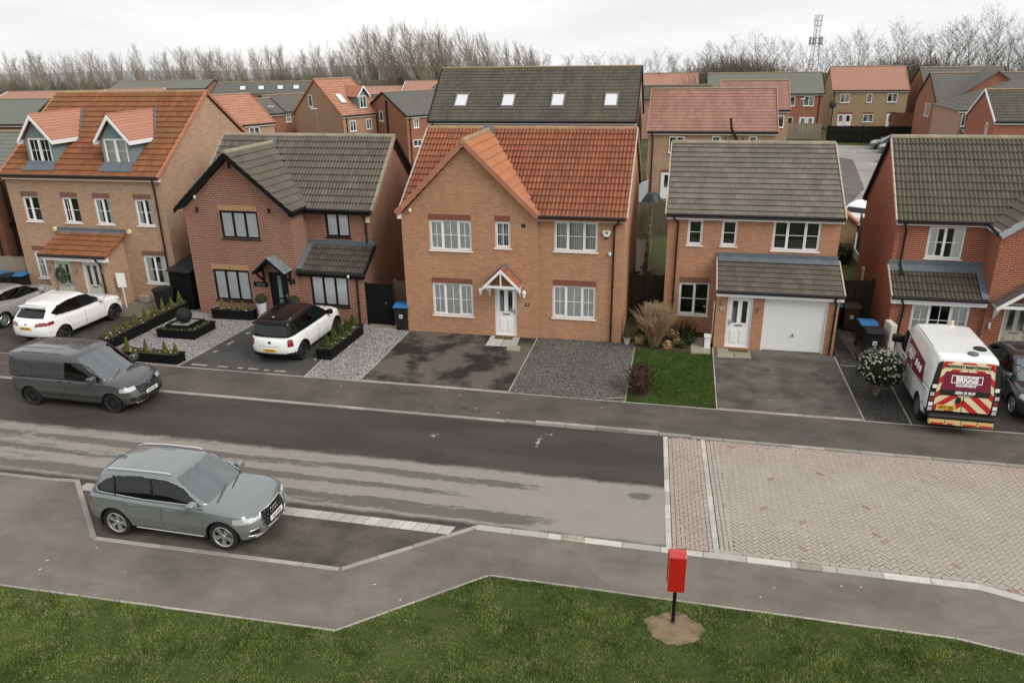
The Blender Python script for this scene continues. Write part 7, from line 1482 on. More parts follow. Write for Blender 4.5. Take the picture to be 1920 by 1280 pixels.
# ---------------------------------------------------------------- grey family SUV in the bay
P_GREY = paint('grey_metallic_paint', (0.185, 0.205, 0.203), .22, .35, dirt=.25)
sideQ = [(.88, 1.085), (.57, 1.32), (.29, 1.485), (.05, 1.555), (-.60, 1.575), (-1.25, 1.535), (-1.62, 1.42), (-1.86, 1.235), (-1.80, 1.155), (-.60, 1.085)]
SUV = dict(paint=P_GREY, xr=-2.36, xf=2.31, wb=2.82, r=.362, arch=.425, track=1.60, rim='twin5', rim_r=.262, tw=.25,
    top=[(-2.36, .96), (-2.2, 1.06), (-1.7, 1.11), (-.6, 1.075), (.7, 1.06), (1.05, 1.055), (1.5, 1.03), (1.9, .97), (2.15, .90), (2.31, .80)], bot=[(-2.36, .44), (-2.15, .33), (-1.4, .24), (1.4, .22), (2.0, .22), (2.31, .27)],
    W=[(-2.36, .83), (-2.2, .895), (-1.8, .93), (-1, .942), (1, .942), (1.7, .93), (2.05, .89), (2.31, .80)],
    cab=dict(base=(-2.22, 1.22), roof=(-1.86, .25), zroof=[(-2.1, 1.50), (-1.7, 1.585), (-1.2, 1.63), (-.5, 1.652), (.1, 1.645), (.5, 1.60)], Wb=.885, Wt=.665, side=[sideQ], rw=(.30, .86, .86), ws=(.12, .94, .88), n=11), seats=(-.05, -.95),
    doors=[[(.95, .42), (.98, 1.0), (-.10, 1.02), (-.10, .40)], [(-.12, .40), (-.12, 1.02), (-1.15, 1.05), (-1.05, .78), (-.95, .62), (-.80, .40)]], handles=[(.12, .90), (-.90, .93)], win_trim=M_CHROME, mirror=(.80, 1.10),
    lower=[('bumper_trim', M_TRIM, lambda x, y, z, a: (z < .30) & (x > 1.9)), ('grille', M_GLOSSB, lambda x, y, z, a: (x > 1.9) & (np.abs(y) < .47 - np.maximum(0, .50 - z) * .9 - np.maximum(0, z - .72) * .5) & (z > .40) & (z < .80)),
           ('headlight', M_LAMP, lambda x, y, z, a: (x > 1.72) & (np.abs(y) > .47) & (z > .70 + .02 * (np.abs(y) > .8)) & (z < .70 + .155 * (np.clip((np.abs(y) - .40) / .4, .45, 1)) + 0 * x) & (z < .85)), ('air_intake', M_TRIM, lambda x, y, z, a: (x > 1.85) & (np.abs(y) > .56) & (np.abs(y) < .82) & (z > .36) & (z < .53)), ('tail_light', M_TAIL, lambda x, y, z, a: (x < -2.0) & (np.abs(y) > .50) & (z > .84) & (z < .98))])
c = make_car('parked_car', 'grey estate style SUV with silver wheels parked in the near bay', 'car', SUV, (-11.18, 13.66, RZ + .006), R(-.5))
for x in (-.34, -1.33): MB().tube([c.side(x + .02, 1.10, -1, .003), c.side(x - .0, 1.32, -1, .003), c.side(x - .06, 1.53, -1, .003)], .024, 5).build('pillar', M_GLOSSB, c.root); MB().tube([c.side(x + .02, 1.10, 1, .003), c.side(x - .0, 1.32, 1, .003), c.side(x - .06, 1.53, 1, .003)], .024, 5).build('pillar', M_GLOSSB, c.root)
gr = [(-.36, .40), (-.46, .52), (-.46, .72), (-.42, .80), (.42, .80), (.46, .72), (.46, .52), (.36, .40)]; end_tube(c, 'grille_surround', gr, 1, M_CHROME, .017)
mb = MB()
for k in range(5):
    z = .45 + .07 * k
    for j in range(9): y = -.40 + .1 * j + (.05 if k % 2 else 0); p = c.end(y, z, 1, .002); mb.tube([p + Vector((0, -.03, .0)), p + Vector((.004, 0, .022)), p + Vector((0, .03, 0)), p + Vector((.004, 0, -.022)), p + Vector((0, -.03, 0))], .005, 4)
mb.build('grille_mesh', M_GREYPL, c.root)
for k in range(4):
    p = c.end(-.105 + .07 * k, .70, 1, .014); MB().tube([(p.x, p.y + .052 * math.cos(q * .3927), p.z + .052 * math.sin(q * .3927)) for q in range(17)], .008, 6).build('emblem_ring', M_CHROME, c.root)
plate(c, 'YA21 EHW', 0, .545, 1, M_PLATE_W)
for sg in (-1, 1):
    end_tube(c, 'intake_surround', [(sg * .58, .36), (sg * .82, .40), (sg * .80, .53), (sg * .60, .52)], 1, M_ALLOY, .010)
    MB().tube([c.topp(.10, sg * .60, .03), c.topp(-.05, sg * .615, .055), c.topp(-.9, sg * .62, .055), c.topp(-1.55, sg * .60, .05), c.topp(-1.7, sg * .585, .01)], .018, 6).build('roof_rail', M_CHROME, c.root)
    MB().tube([c.side(.9, .30, sg, .01), c.side(-.9, .30, sg, .01)], .018, 6).build('sill_trim', M_ALLOY, c.root); MB().tube([c.side(1.6, .86, sg, .001), c.side(.9, .905, sg, .001), c.side(-.6, .95, sg, .001), c.side(-1.9, .98, sg, .001)], .006, 5).build('shoulder_crease', P_GREY, c.root)
    MB().tube([c.end(sg * .62, .77, 1, .004), c.end(sg * .74, .765, 1, .004), c.end(sg * .84, .775, 1, .004)], .010, 5).build('running_light', M_WHITE, c.root)
end_tube(c, 'lower_lip', [(-.7, .32), (-.3, .29), (.3, .29), (.7, .32)], 1, M_ALLOY, .016, closed=False)
for y0, y1 in ((-.62, .05), (.0, .62)): MB().tube([c.topp(1.20, y0, .012), c.topp(1.02, y1 * .9, .015)], .010, 4).build('wiper', M_TRIM, c.root)
MB().prism([c.topp(-1.55, -.02), c.topp(-1.75, -.02), c.topp(-1.75, .02), c.topp(-1.55, .02)], (-.05, 0, .06)).build('aerial', P_GREY, c.root)
# ---------------------------------------------------------------- dark van on the road
P_VAN = paint('dark_grey_van_paint', (0.060, 0.064, 0.066), .26, .35, dirt=.65)
sideV = [(1.22, 1.085), (.92, 1.36), (.62, 1.56), (.40, 1.60), (-.02, 1.60), (-.06, 1.06), (.55, 1.03)]
VAN = dict(paint=P_VAN, xr=-2.42, xf=2.40, wb=3.06, r=.325, arch=.385, track=1.56, rim='ten', rim_r=.225, rim_mat=M_ALLOYD, tw=.215, n=13,
    top=[(-2.42, 1.04), (-1, 1.06), (.8, 1.05), (1.3, 1.07), (1.6, 1.05), (2.0, .96), (2.25, .86), (2.40, .76)], bot=[(-2.42, .40), (-2.1, .30), (-1.4, .23), (1.4, .22), (2.1, .22), (2.4, .28)], W=[(-2.42, .88), (-2.3, .905), (-1, .915), (1, .915), (1.7, .90), (2.1, .85), (2.40, .75)],
    cab=dict(base=(-2.40, 1.52), roof=(-2.30, .42), zroof=[(-2.4, 1.78), (-1.8, 1.815), (-.6, 1.835), (.2, 1.82), (.55, 1.76)], Wb=.90, Wt=.755, pw=1.6, side=[sideV], ws=(.10, .95, .89), n=14, taper=[(-2.40, .97), (-1.9, 1), (.8, 1), (1.52, .86)]), seats=(.15,), seat_z=.72,
    doors=[[(1.25, .45), (1.28, 1.0), (-.12, 1.02), (-.12, .36), (1.1, .34)], [(-.15, .36), (-.15, 1.0), (-1.25, 1.0), (-1.1, .36)]], handles=[(.06, .95), (-.30, .95)], handle_mat=M_TRIM, win_trim=M_TRIM, mirror=(1.05, 1.13), mirror_s=1.15,
    lower=[('bumper_trim', M_TRIM, lambda x, y, z, a: (z < .30) & (x > 2.0)), ('grille', M_GLOSSB, lambda x, y, z, a: (x > 2.0) & (np.abs(y) < .48) & (z > .60) & (z < .80)), ('headlight', M_LAMP, lambda x, y, z, a: (x > 1.85) & (np.abs(y) > .50) & (z > .735 - .02 * np.abs(y)) & (z < .845)), ('air_intake', M_TRIM, lambda x, y, z, a: (x > 2.0) & (np.abs(y) < .58) & (z > .32) & (z < .50)), ('tail_light', M_TAIL, lambda x, y, z, a: (x < -2.25) & (np.abs(y) > .74) & (z > .80)), ('fog_lamp', M_TRIM, lambda x, y, z, a: (x > 2.0) & (np.abs(y) > .62) & (np.abs(y) < .78) & (z > .40) & (z < .52))], pair=('headlight', 'tail_light', 'fog_lamp'))
c = make_car('parked_van', 'dirty dark grey panel van parked against the far kerb', 'van', VAN, (-18.87, 19.40, RZ), R(-.4)); t = c.root
for z in (.64, .69, .74): end_tube(c, 'grille_bar', [(-.46, z), (0, z - .01), (.46, z)], 1, M_GREYPL, .008, closed=False)
plate(c, 'ND74 NRO', 0, .555, 1, M_PLATE_W); p = c.end(0, .80, 1, .012); MB().lathe([(0, .006), (.05, .006), (.056, -.006)], 20, (0, 0, 0), axis='x').build('emblem', flat('dark_blue_oval', (.02, .05, .16), .2, coat=1), t); KIDS[t.name][-1].location = (p.x, 0, .80); KIDS[t.name][-1].scale = (1, 1.7, .75); end_tube(c, 'emblem_rim', [(.09 * math.cos(q * .5236), .80 + .042 * math.sin(q * .5236)) for q in range(12)], 1, M_CHROME, .006, off=.012)
end_tube(c, 'lower_lip', [(-.62, .30), (0, .27), (.62, .30)], 1, M_ALLOY, .014, closed=False)
for sg in (-1, 1):
    c.line('side_moulding', [(1.30, .50), (-1.05, .50)], M_TRIM, .012, 12, False, (sg,), .002); c.line('panel_recess', [(-.22, 1.14), (-.22, 1.52), (-1.15, 1.52), (-1.20, 1.10)], M_DARK, .006, 8, True, (sg,), -.002); c.line('panel_recess', [(-1.32, 1.10), (-1.30, 1.52), (-2.15, 1.50), (-2.22, 1.16)], M_DARK, .006, 8, True, (sg,), -.002)
    MB().tube([c.topp(x, sg * .70, .004) for x in (.3, -.3, -1.0, -1.7, -2.25)], .008, 5).build('roof_channel', M_DARK, t); c.line('slide_rail', [(-1.2, 1.02), (-2.28, 1.02)], M_DARK, .008, 10, False, (sg,), .0)
for y in (-.35, 0, .35): MB().tube([c.topp(x, y, .003) for x in (-.4, -1.0, -1.6, -2.1)], .012, 5).build('roof_rib', P_VAN, t)
MB().tube([c.topp(.28, .0, .0), c.topp(.28, .0, .02) + Vector((-.22, 0, .24))], .006, 5).build('aerial', M_TRIM, t)
for y0, y1 in ((-.6, .0), (.05, .65)): MB().tube([c.topp(1.50, y0, .012), c.topp(1.30, y1 * .9, .014)], .010, 4).build('wiper', M_TRIM, t)
# ---------------------------------------------------------------- white SUV on the left drive
P_WHITE = paint('white_car_paint', (0.80, 0.80, 0.79), .16, 0.0, dirt=.12)
sideM = [(.88, 1.09), (.55, 1.33), (.25, 1.49), (-.1, 1.545), (-.7, 1.545), (-1.25, 1.47), (-1.66, 1.30), (-1.50, 1.18), (-.5, 1.10)]
MG = dict(paint=P_WHITE, xr=-2.28, xf=2.30, wb=2.72, r=.345, arch=.405, track=1.57, rim='swirl', rim_r=.245, rim_mat=M_ALLOYD, tw=.235,
    top=[(-2.28, .98), (-2.1, 1.08), (-1.6, 1.14), (-.6, 1.10), (.7, 1.07), (1.05, 1.06), (1.5, 1.02), (1.9, .95), (2.15, .86), (2.30, .76)], bot=[(-2.28, .44), (-2.1, .34), (-1.4, .25), (1.4, .23), (2.0, .23), (2.30, .28)], W=[(-2.28, .80), (-2.1, .88), (-1.7, .925), (-1, .938), (1, .938), (1.6, .92), (2.0, .86), (2.30, .74)],
    cab=dict(base=(-2.16, 1.20), roof=(-1.62, .20), zroof=[(-2.0, 1.46), (-1.6, 1.545), (-1.1, 1.60), (-.4, 1.635), (.1, 1.625), (.5, 1.58)], Wb=.88, Wt=.655, side=[sideM], rw=(.26, .80, .84), n=10), win_trim=M_TRIM, mirror=(.74, 1.13), handles=[(.05, .93), (-.92, .96)],
    doors=[[(.88, .42), (.90, 1.0), (-.16, 1.04), (-.16, .40)], [(-.18, .40), (-.18, 1.04), (-1.12, 1.07), (-1.02, .78), (-.78, .40)]],
    lower=[('bumper_trim', M_TRIM, lambda x, y, z, a: (z < .42) & (x < -1.9) & (z > 0)), ('sill', M_TRIM, lambda x, y, z, a: (z < .34) & (np.abs(x) < 1.9) & (a != 5)), ('tail_light', M_TAIL, lambda x, y, z, a: (x < -1.72) & (np.abs(y) > .40) & (z > .86 + .06 * (np.abs(y) - .4)) & (z < .99 + .08 * (np.abs(y) - .4))), ('headlight', M_LAMP, lambda x, y, z, a: (x > 1.7) & (np.abs(y) > .52) & (z > .72) & (z < .84))])
c = make_car('parked_car', 'white SUV with dark alloy wheels on the left drive, its tail to the street', 'car', MG, (-24.60, 25.13, .003), R(90 - 2.0), .85)
plate(c, 'MG23 HVC', 0, .80, -1, M_PLATE_Y)
for x in (-.30, -1.22):
    for sg in (-1, 1): MB().tube([c.side(x + .02, 1.12, sg, .003), c.side(x - .05, 1.50, sg, .003)], .022, 5).build('pillar', M_GLOSSB, c.root)
p = c.end(0, .95, -1, .01); MB().lathe([(0, 0), (.05, 0), (.055, .01)], 8, axis='x').build('emblem', M_CHROME, c.root); KIDS[c.root.name][-1].location = p
for sg in (-1, 1): MB().tube([c.topp(.05, sg * .58, .02), c.topp(-.1, sg * .60, .04), c.topp(-1.3, sg * .59, .04), c.topp(-1.45, sg * .575, .01)], .014, 6).build('roof_rail', P_WHITE, c.root)
V3, F3, _ = rbox(10, 24, 6, 8); V3 = V3 * np.array([.13, .60, .022]) + np.array([-1.72, 0, 1.555]); link('spoiler', np_mesh('spoiler', V3, F3, P_WHITE, True), c.root)
# ---------------------------------------------------------------- white compact with black roof
sideN = [(.92, 1.11), (.62, 1.36), (.38, 1.50), (.1, 1.545), (-.8, 1.535), (-1.70, 1.50), (-1.86, 1.14), (-.5, 1.10)]
MINI = dict(paint=P_WHITE, cab_paint=M_GLOSSB, xr=-2.18, xf=2.20, wb=2.69, r=.345, arch=.405, track=1.57, rim='five', rim_r=.245, rim_mat=M_ALLOYD, tw=.235, n=9,
    top=[(-2.18, 1.02), (-2.05, 1.10), (-1.6, 1.12), (.7, 1.10), (1.05, 1.11), (1.5, 1.07), (1.9, 1.0), (2.1, .90), (2.20, .80)], bot=[(-2.18, .40), (-2.0, .30), (-1.4, .24), (1.4, .23), (2.0, .24), (2.20, .30)], W=[(-2.18, .84), (-2.0, .89), (-1.6, .915), (-1, .92), (1, .92), (1.6, .90), (1.95, .84), (2.20, .74)],
    cab=dict(base=(-2.10, 1.20), roof=(-1.93, .36), zroof=[(-2.05, 1.57), (-1.6, 1.625), (-.6, 1.655), (.1, 1.64), (.5, 1.59)], Wb=.865, Wt=.70, side=[sideN], rw=(.16, .80, .88), n=11), win_trim=M_GLOSSB, mirror=(.80, 1.14), mirror_mat=M_GLOSSB, handles=[(.10, .97), (-.90, .99)],
    doors=[[(.95, .42), (.97, 1.05), (-.12, 1.06), (-.12, .40)], [(-.14, .40), (-.14, 1.06), (-1.08, 1.07), (-1.0, .78), (-.78, .40)]],
    lower=[('bumper_trim', M_TRIM, lambda x, y, z, a: (z < .46 + .03 * (np.abs(y) > .6)) & (x < -1.80)), ('sill', M_TRIM, lambda x, y, z, a: (z < .36) & (np.abs(x) < 1.9) & (a != 5)), ('tail_light', M_TAIL, lambda x, y, z, a: (x < -1.90) & (np.abs(y) > .665) & (z > .72) & (z < .99)), ('headlight', M_LAMP, lambda x, y, z, a: (x > 1.8) & (np.abs(y) > .5) & (z > .72) & (z < .92))])
c = make_car('parked_car', 'white compact with glossy black roof on the sett edged drive', 'car', MINI, (-14.24, 25.13, .003), R(90 - 1.2), .85)
plate(c, 'NU74 DSV', 0, .585, -1, M_PLATE_Y)
for x0 in (1.345, -1.345):
    for sg in (-1, 1): MB().tube([c.side(x0 + .43 * math.cos(a), max(.30, .345 + .43 * math.sin(a)), sg, .004) for a in [(-.1 + (math.pi + .2) * k / 16) for k in range(17)]], .030, 6).build('arch_trim', M_TRIM, c.root)
for sg in (-1, 1): MB().tube([c.topp(.15, sg * .62, .02), c.topp(0, sg * .635, .045), c.topp(-1.5, sg * .635, .045), c.topp(-1.65, sg * .62, .01)], .016, 6).build('roof_rail', M_CHROME, c.root)
p = c.end(0, .87, -1, .008); MB().lathe([(0, 0), (.055, 0), (.06, .012)], 16, axis='x').build('emblem', M_GLOSSB, c.root); KIDS[c.root.name][-1].location = p
for k in range(11): pp = c.end(-.42 + .084 * k, .735, -1, .004); MB().box(pp.x - .004, pp.y - .022, pp.z - .012, pp.x + .004, pp.y + .022, pp.z + .012).build('lettering', M_ALLOY, c.root) if k != 0 else None
V3, F3, _ = rbox(10, 24, 6, 8); V3 = V3 * np.array([.14, .64, .022]) + np.array([-1.98, 0, 1.585]); link('spoiler', np_mesh('spoiler', V3, F3, M_GLOSSB, True), c.root); MB().tube([c.topp(-1.55, 0, .0), c.topp(-1.65, 0, .06)], .03, 6).build('aerial', M_CHROME, c.root)
# ---------------------------------------------------------------- other cars
P_SILV = paint('silver_paint', (0.46, 0.46, 0.45), .25, .5, dirt=.2); P_BLK = paint('black_car_paint', (0.022, 0.025, 0.027), .2, .2, dirt=.3); P_NAVY = paint('blue_grey_car_paint', (0.10, 0.125, 0.14), .2, .5, dirt=.1)
def variant(base, **k): d = dict(base); d.update(k); return d
HATCH = variant(MG, top=[(-2.28, .90), (-2.1, .98), (-1.6, 1.02), (-.6, .99), (.7, .97), (1.05, .97), (1.5, .93), (1.9, .85), (2.15, .76), (2.30, .68)], cab=dict(base=(-2.10, 1.28), roof=(-1.45, .18), zroof=[(-2.0, 1.28), (-1.5, 1.38), (-.9, 1.445), (-.3, 1.465), (.1, 1.455), (.5, 1.40)], Wb=.86, Wt=.62, side=[[(.92, 1.0), (.55, 1.22), (.2, 1.35), (-.2, 1.395), (-.8, 1.385), (-1.25, 1.31), (-1.55, 1.17), (-.5, 1.01)]], rw=(.2, .85, .84), n=10), mirror=(.78, 1.02), lower=MG['lower'][1:], seats=(-.05, -.95), seat_z=.5, r=.32, arch=.375, rim='ten', rim_r=.22, rim_mat=M_ALLOY)
c = make_car('parked_car', 'silver hatchback cut off by the left edge beside the white SUV', 'car', variant(HATCH, paint=P_SILV), (-28.55, 26.15, .003), R(90), .6)
c = make_car('parked_car', 'black car cut off by the right edge beside the striped van', 'car', variant(HATCH, paint=P_BLK), (11.05, 24.9, .003), R(-91), .7)
c = make_car('parked_car', 'blue grey car parked nose out in the far court', 'car', variant(HATCH, paint=P_NAVY), (21.8, 87.6, -.02), R(180), .4, 'cars in the far parking court'); c = make_car('parked_car', 'silver grey car behind the blue grey one in the far court', 'car', variant(HATCH, paint=paint('grey_car_paint', (.16, .165, .17), .22, .5)), (21.6, 91.0, -.02), R(180), .4, 'cars in the far parking court'); c = make_car('parked_car', 'pale blue car nearest of the far parking court', 'car', variant(HATCH, paint=paint('pale_blue_paint', (.33, .38, .40), .22, .4)), (20.6, 80.5, -.02), R(180), .4, 'cars in the far parking court')
c = make_car('parked_car', 'white car showing only its roof between the garage house and the red house', 'car', variant(MG), (11.2, 50.5, -.02), R(60), .4)
# ---------------------------------------------------------------- striped maintenance van
P_HV = paint('white_van_paint', (0.78, 0.78, 0.77), .22, 0.0, dirt=.35)
sideT = [(1.62, 1.12), (1.25, 1.44), (1.02, 1.60), (.72, 1.62), (.58, 1.60), (.56, 1.08), (1.1, 1.06)]
TRAF = dict(paint=P_HV, xr=-2.42, xf=2.52, wb=3.05, r=.33, arch=.385, track=1.60, rim='ten', rim_r=.215, rim_mat=M_GREYPL, tw=.215, n=18, fl=.30,
    top=[(-2.42, 1.08), (1.2, 1.08), (1.6, 1.10), (1.9, 1.06), (2.2, .95), (2.4, .82), (2.52, .72)], bot=[(-2.42, .42), (-2.2, .34), (-1.4, .25), (1.4, .24), (2.2, .24), (2.52, .30)], W=[(-2.42, .90), (-2.35, .915), (-1, .925), (1.2, .925), (1.9, .90), (2.3, .84), (2.52, .74)], rl=.02, rb=.02, S=[(0, .93), (.12, .98), (.42, 1.0), (.9, .995), (1, .985)],
    cab=dict(base=(-2.40, 1.92), roof=(-2.30, .78), zroof=[(-2.45, 1.90), (-2.0, 1.925), (-.6, 1.94), (.5, 1.93), (.9, 1.86)], Wb=.918, Wt=.775, pw=2.0, side=[sideT], ws=(.12, .95, .90), n=18, bowr=.02, taper=[(-2.40, .99), (-1.9, 1), (1.1, 1), (1.92, .86)]), seats=(.75,), seat_z=.75, win_trim=M_TRIM, mirror=(1.45, 1.20), mirror_mat=M_TRIM, mirror_s=1.3,
    doors=[[(1.66, .5), (1.68, 1.02), (.52, 1.04), (.52, .36), (1.3, .34)]], handles=[(.66, .98)], handle_mat=M_TRIM,
    lower=[('bumper', M_TRIM, lambda x, y, z, a: (z < .58) & (x < -2.2)), ('side_skirt', M_TRIM, lambda x, y, z, a: (z < .32) & (a != 5)), ('headlight', M_LAMP, lambda x, y, z, a: (x > 1.9) & (np.abs(y) > .55) & (z > .78) & (z < .95))], pair=('headlight', 'tail_light'))
HV = make_car('maintenance_van', 'white highway maintenance van with red and yellow chevrons on its rear doors', 'van', TRAF, (8.22, 24.28, .003), R(90 - 1.5), .8); t = HV.root; t.scale = (1, 1, 1.2)
M_YEL = flat('pale_reflective_yellow', (0.70, 0.62, 0.38), .4, var=.06); M_RED = flat('reflective_red', (0.48, 0.022, 0.022), .4, var=.10); M_MAR = flat('maroon_vinyl', (0.17, 0.018, 0.040), .35, var=.10); M_YEL2 = flat('faded_yellow_bumper_tape', (0.62, 0.45, 0.20), .5, var=.1)
# rear doors: pale panel, red chevron strips clipped to it
def rear_x(z): return -2.435 if z < 1.1 else -2.435 + (z - 1.1) * .115
def RP(y, z, off): return Vector((rear_x(z) - off, -y, z))        # y measured to the right as seen from behind
def clip(poly, a, b, cc):       # keep a*x+b*y<=cc
    out = []
    for i in range(len(poly)):
        p, q = poly[i], poly[(i + 1) % len(poly)]; fp_, fq = a * p[0] + b * p[1] - cc, a * q[0] + b * q[1] - cc
        if fp_ <= 0: out.append(p)
        if fp_ * fq < 0: s_ = fp_ / (fp_ - fq); out.append((p[0] + (q[0] - p[0]) * s_, p[1] + (q[1] - p[1]) * s_))
    return out
def clip_convex(poly, conv):
    for i in range(len(conv)):
        (x0, y0), (x1, y1) = conv[i], conv[(i + 1) % len(conv)]; a, b = (y1 - y0), -(x1 - x0); poly = clip(poly, a, b, a * x0 + b * y0)
        if len(poly) < 3: return []
    return poly
def rplate(nm, poly, off, th, mat, parent=t):
    poly2 = []
    for (a, b), (cx_, d) in zip(poly, poly[1:] + poly[:1]):
        poly2.append((a, b))
        if (b - 1.1) * (d - 1.1) < 0: s_ = (1.1 - b) / (d - b); poly2.append((a + (cx_ - a) * s_, 1.1))
    up = [p for p in poly2 if p[1] >= 1.1 - 1e-6]; lo = [p for p in poly2 if p[1] <= 1.1 + 1e-6]; mb = MB()
    for pp in (up, lo):
        if len(pp) >= 3: mb.prism([RP(y, z, off) for y, z in pp], (-th, 0, 0))
    return mb.build(nm, mat, parent)
for sg in (-1, 1):
    panel = [(sg * .012, .60), (sg * .74, .60), (sg * .74, 1.10), (sg * .655, 1.84), (sg * .012, 1.84)]
    if sg > 0: conv = panel
    else: conv = list(reversed(panel))
    d = rplate('rear_door', conv, .004, .006, M_YEL)
    for k in range(-1, 6):
        z0 = .42 + k * .34; w_ = .165; strip = [(0, z0), (0, z0 + w_), (sg * 1.0, z0 + w_ - .72), (sg * 1.0, z0 - .72)]
        if sg > 0: strip = list(reversed(strip))
        pc = clip_convex(strip, conv)
        if len(pc) >= 3: rplate('chevron_stripe', pc, .0105, .003, M_RED, d)
    # black corner mouldings with lamps
    mb = MB(); mb.prism([Vector((rear_x(z) - .002, -sg * yy, z)) for yy, z in ((.745, .55), (.92, .55), (.915, 1.1), (.79, 1.80), (.665, 1.84), (.745, 1.1))], (-.02, 0, 0)); mb.build('corner_moulding', M_TRIM, t)
    for z, mt, nm in ((1.22, M_WHITE, 'reflector'), (1.02, M_LAMP, 'tail_light'), (.88, M_TAIL, 'tail_light'), (.76, M_WHITE, 'reflector'), (.64, M_LAMP, 'tail_light')):
        yy = .83 if z < 1.1 else .80; MB().box(rear_x(z) - .034, -sg * yy - .055, z - .045, rear_x(z) - .021, -sg * yy + .055, z + .045).build(nm, mt, t)
gl_ = [(-.63, 1.01), (.63, 1.01), (.655, 1.10), (.585, 1.56), (.55, 1.61), (-.55, 1.61), (-.585, 1.56), (-.655, 1.10)]; gw = rplate('rear_window', gl_, .0145, .004, M_MAR); rplate('window_band', [(-.63, 1.01), (.63, 1.01), (.652, 1.10), (.648, 1.15), (-.648, 1.15), (-.652, 1.10)], .0195, .003, M_TRIM, gw); rplate('sign_band', [(-.56, 1.665), (.56, 1.665), (.55, 1.79), (-.55, 1.79)], .0145, .003, M_YEL)
nrm_up = Vector((.115, 0, 1)); rt = lambda txt, sz, z, mat, y=0, **k: text_obj(txt, sz, mat, t, RP(y, z, .0245), (0, -1, 0), nrm_up, **k)
rt('BRIGGS', .185, 1.42, M_WHITE, bold=.010, sx=.92); rt('EQUIPMENT', .085, 1.275, M_WHITE, bold=.004, sx=1.15); rt('03301 23 98 23', .085, 1.095, M_WHITE, bold=.005, sx=.95, shear=.2); rt('www.briggsequipment.co.uk', .034, 1.035, M_WHITE)
rt('HIGHWAY MAINTENANCE', .105, 1.728, flat('dark_green_print', (.01, .035, .012), .5), bold=.004, sx=.93)
mb = MB()
for a, b, cc, dd in ((-.40, 1.325, .40, 1.345), (-.40, 1.500, .40, 1.520), (-.40, 1.345, -.38, 1.50), (.38, 1.345, .40, 1.50)): mb.prism([RP(a, b, .019), RP(cc, b, .019), RP(cc, dd, .019), RP(a, dd, .019)], (-.004, 0, 0))
mb.build('logo_frame', M_WHITE, t)
rplate('handle_recess', [(-.20, .82), (-.08, .82), (-.06, .90), (-.08, .98), (-.18, .98), (-.20, .90)], .014, .015, M_TRIM); rplate('door_seam', [(-.006, .60), (.006, .60), (.006, 1.0), (-.006, 1.0)], .014, .003, M_DARK); rplate('door_seam', [(-.006, 1.65), (.006, 1.65), (.006, 1.84), (-.006, 1.84)], .014, .003, M_DARK)
MB().box(rear_x(.69) - .026, -.0 + .16, .63, rear_x(.69) - .012, .66, .755).build('number_plate', M_PLATE_Y, t); text_obj('WF75 XJG', .11, M_DARK, t, (rear_x(.69) - .028, .41, .69), (0, -1, 0), (0, 0, 1), sx=.80, bold=.002)
MB().box(-2.62, -.86, .42, -2.40, .86, .54).build('rear_step', M_TRIM, t, bevel=.03)
for k in range(4):
    y0 = -.84 + .42 * k; MB().box(-2.635, y0 + .01, .31, -2.50, y0 + .41, .43).build('bumper_tape', M_YEL2, t)
    MB().box(-2.645, y0 + (.03 if k != 2 else .2), .315, -2.6355, y0 + .36, .355).build('bumper_stripe', M_RED, t)
mb = MB(); mb.lathe([(.0, .12), (.05, .115), (.06, .08), (.06, 0)], 14, HV.topp(.55, -.25, 0)); mb.build('beacon', MATS['cream_plastic'], t, smooth=40)
for p, s_ in ((HV.topp(-1.55, -.45, 0), .12), (HV.topp(-2.0, -.15, 0), .10)): mb = MB(); mb.lathe([(s_ * 1.5, 0), (s_ * 1.4, .03), (s_ * .6, .06), (0, .07)], 14, p); mb.build('roof_vent', M_TRIM if s_ > .11 else M_LEAD, t, smooth=40)
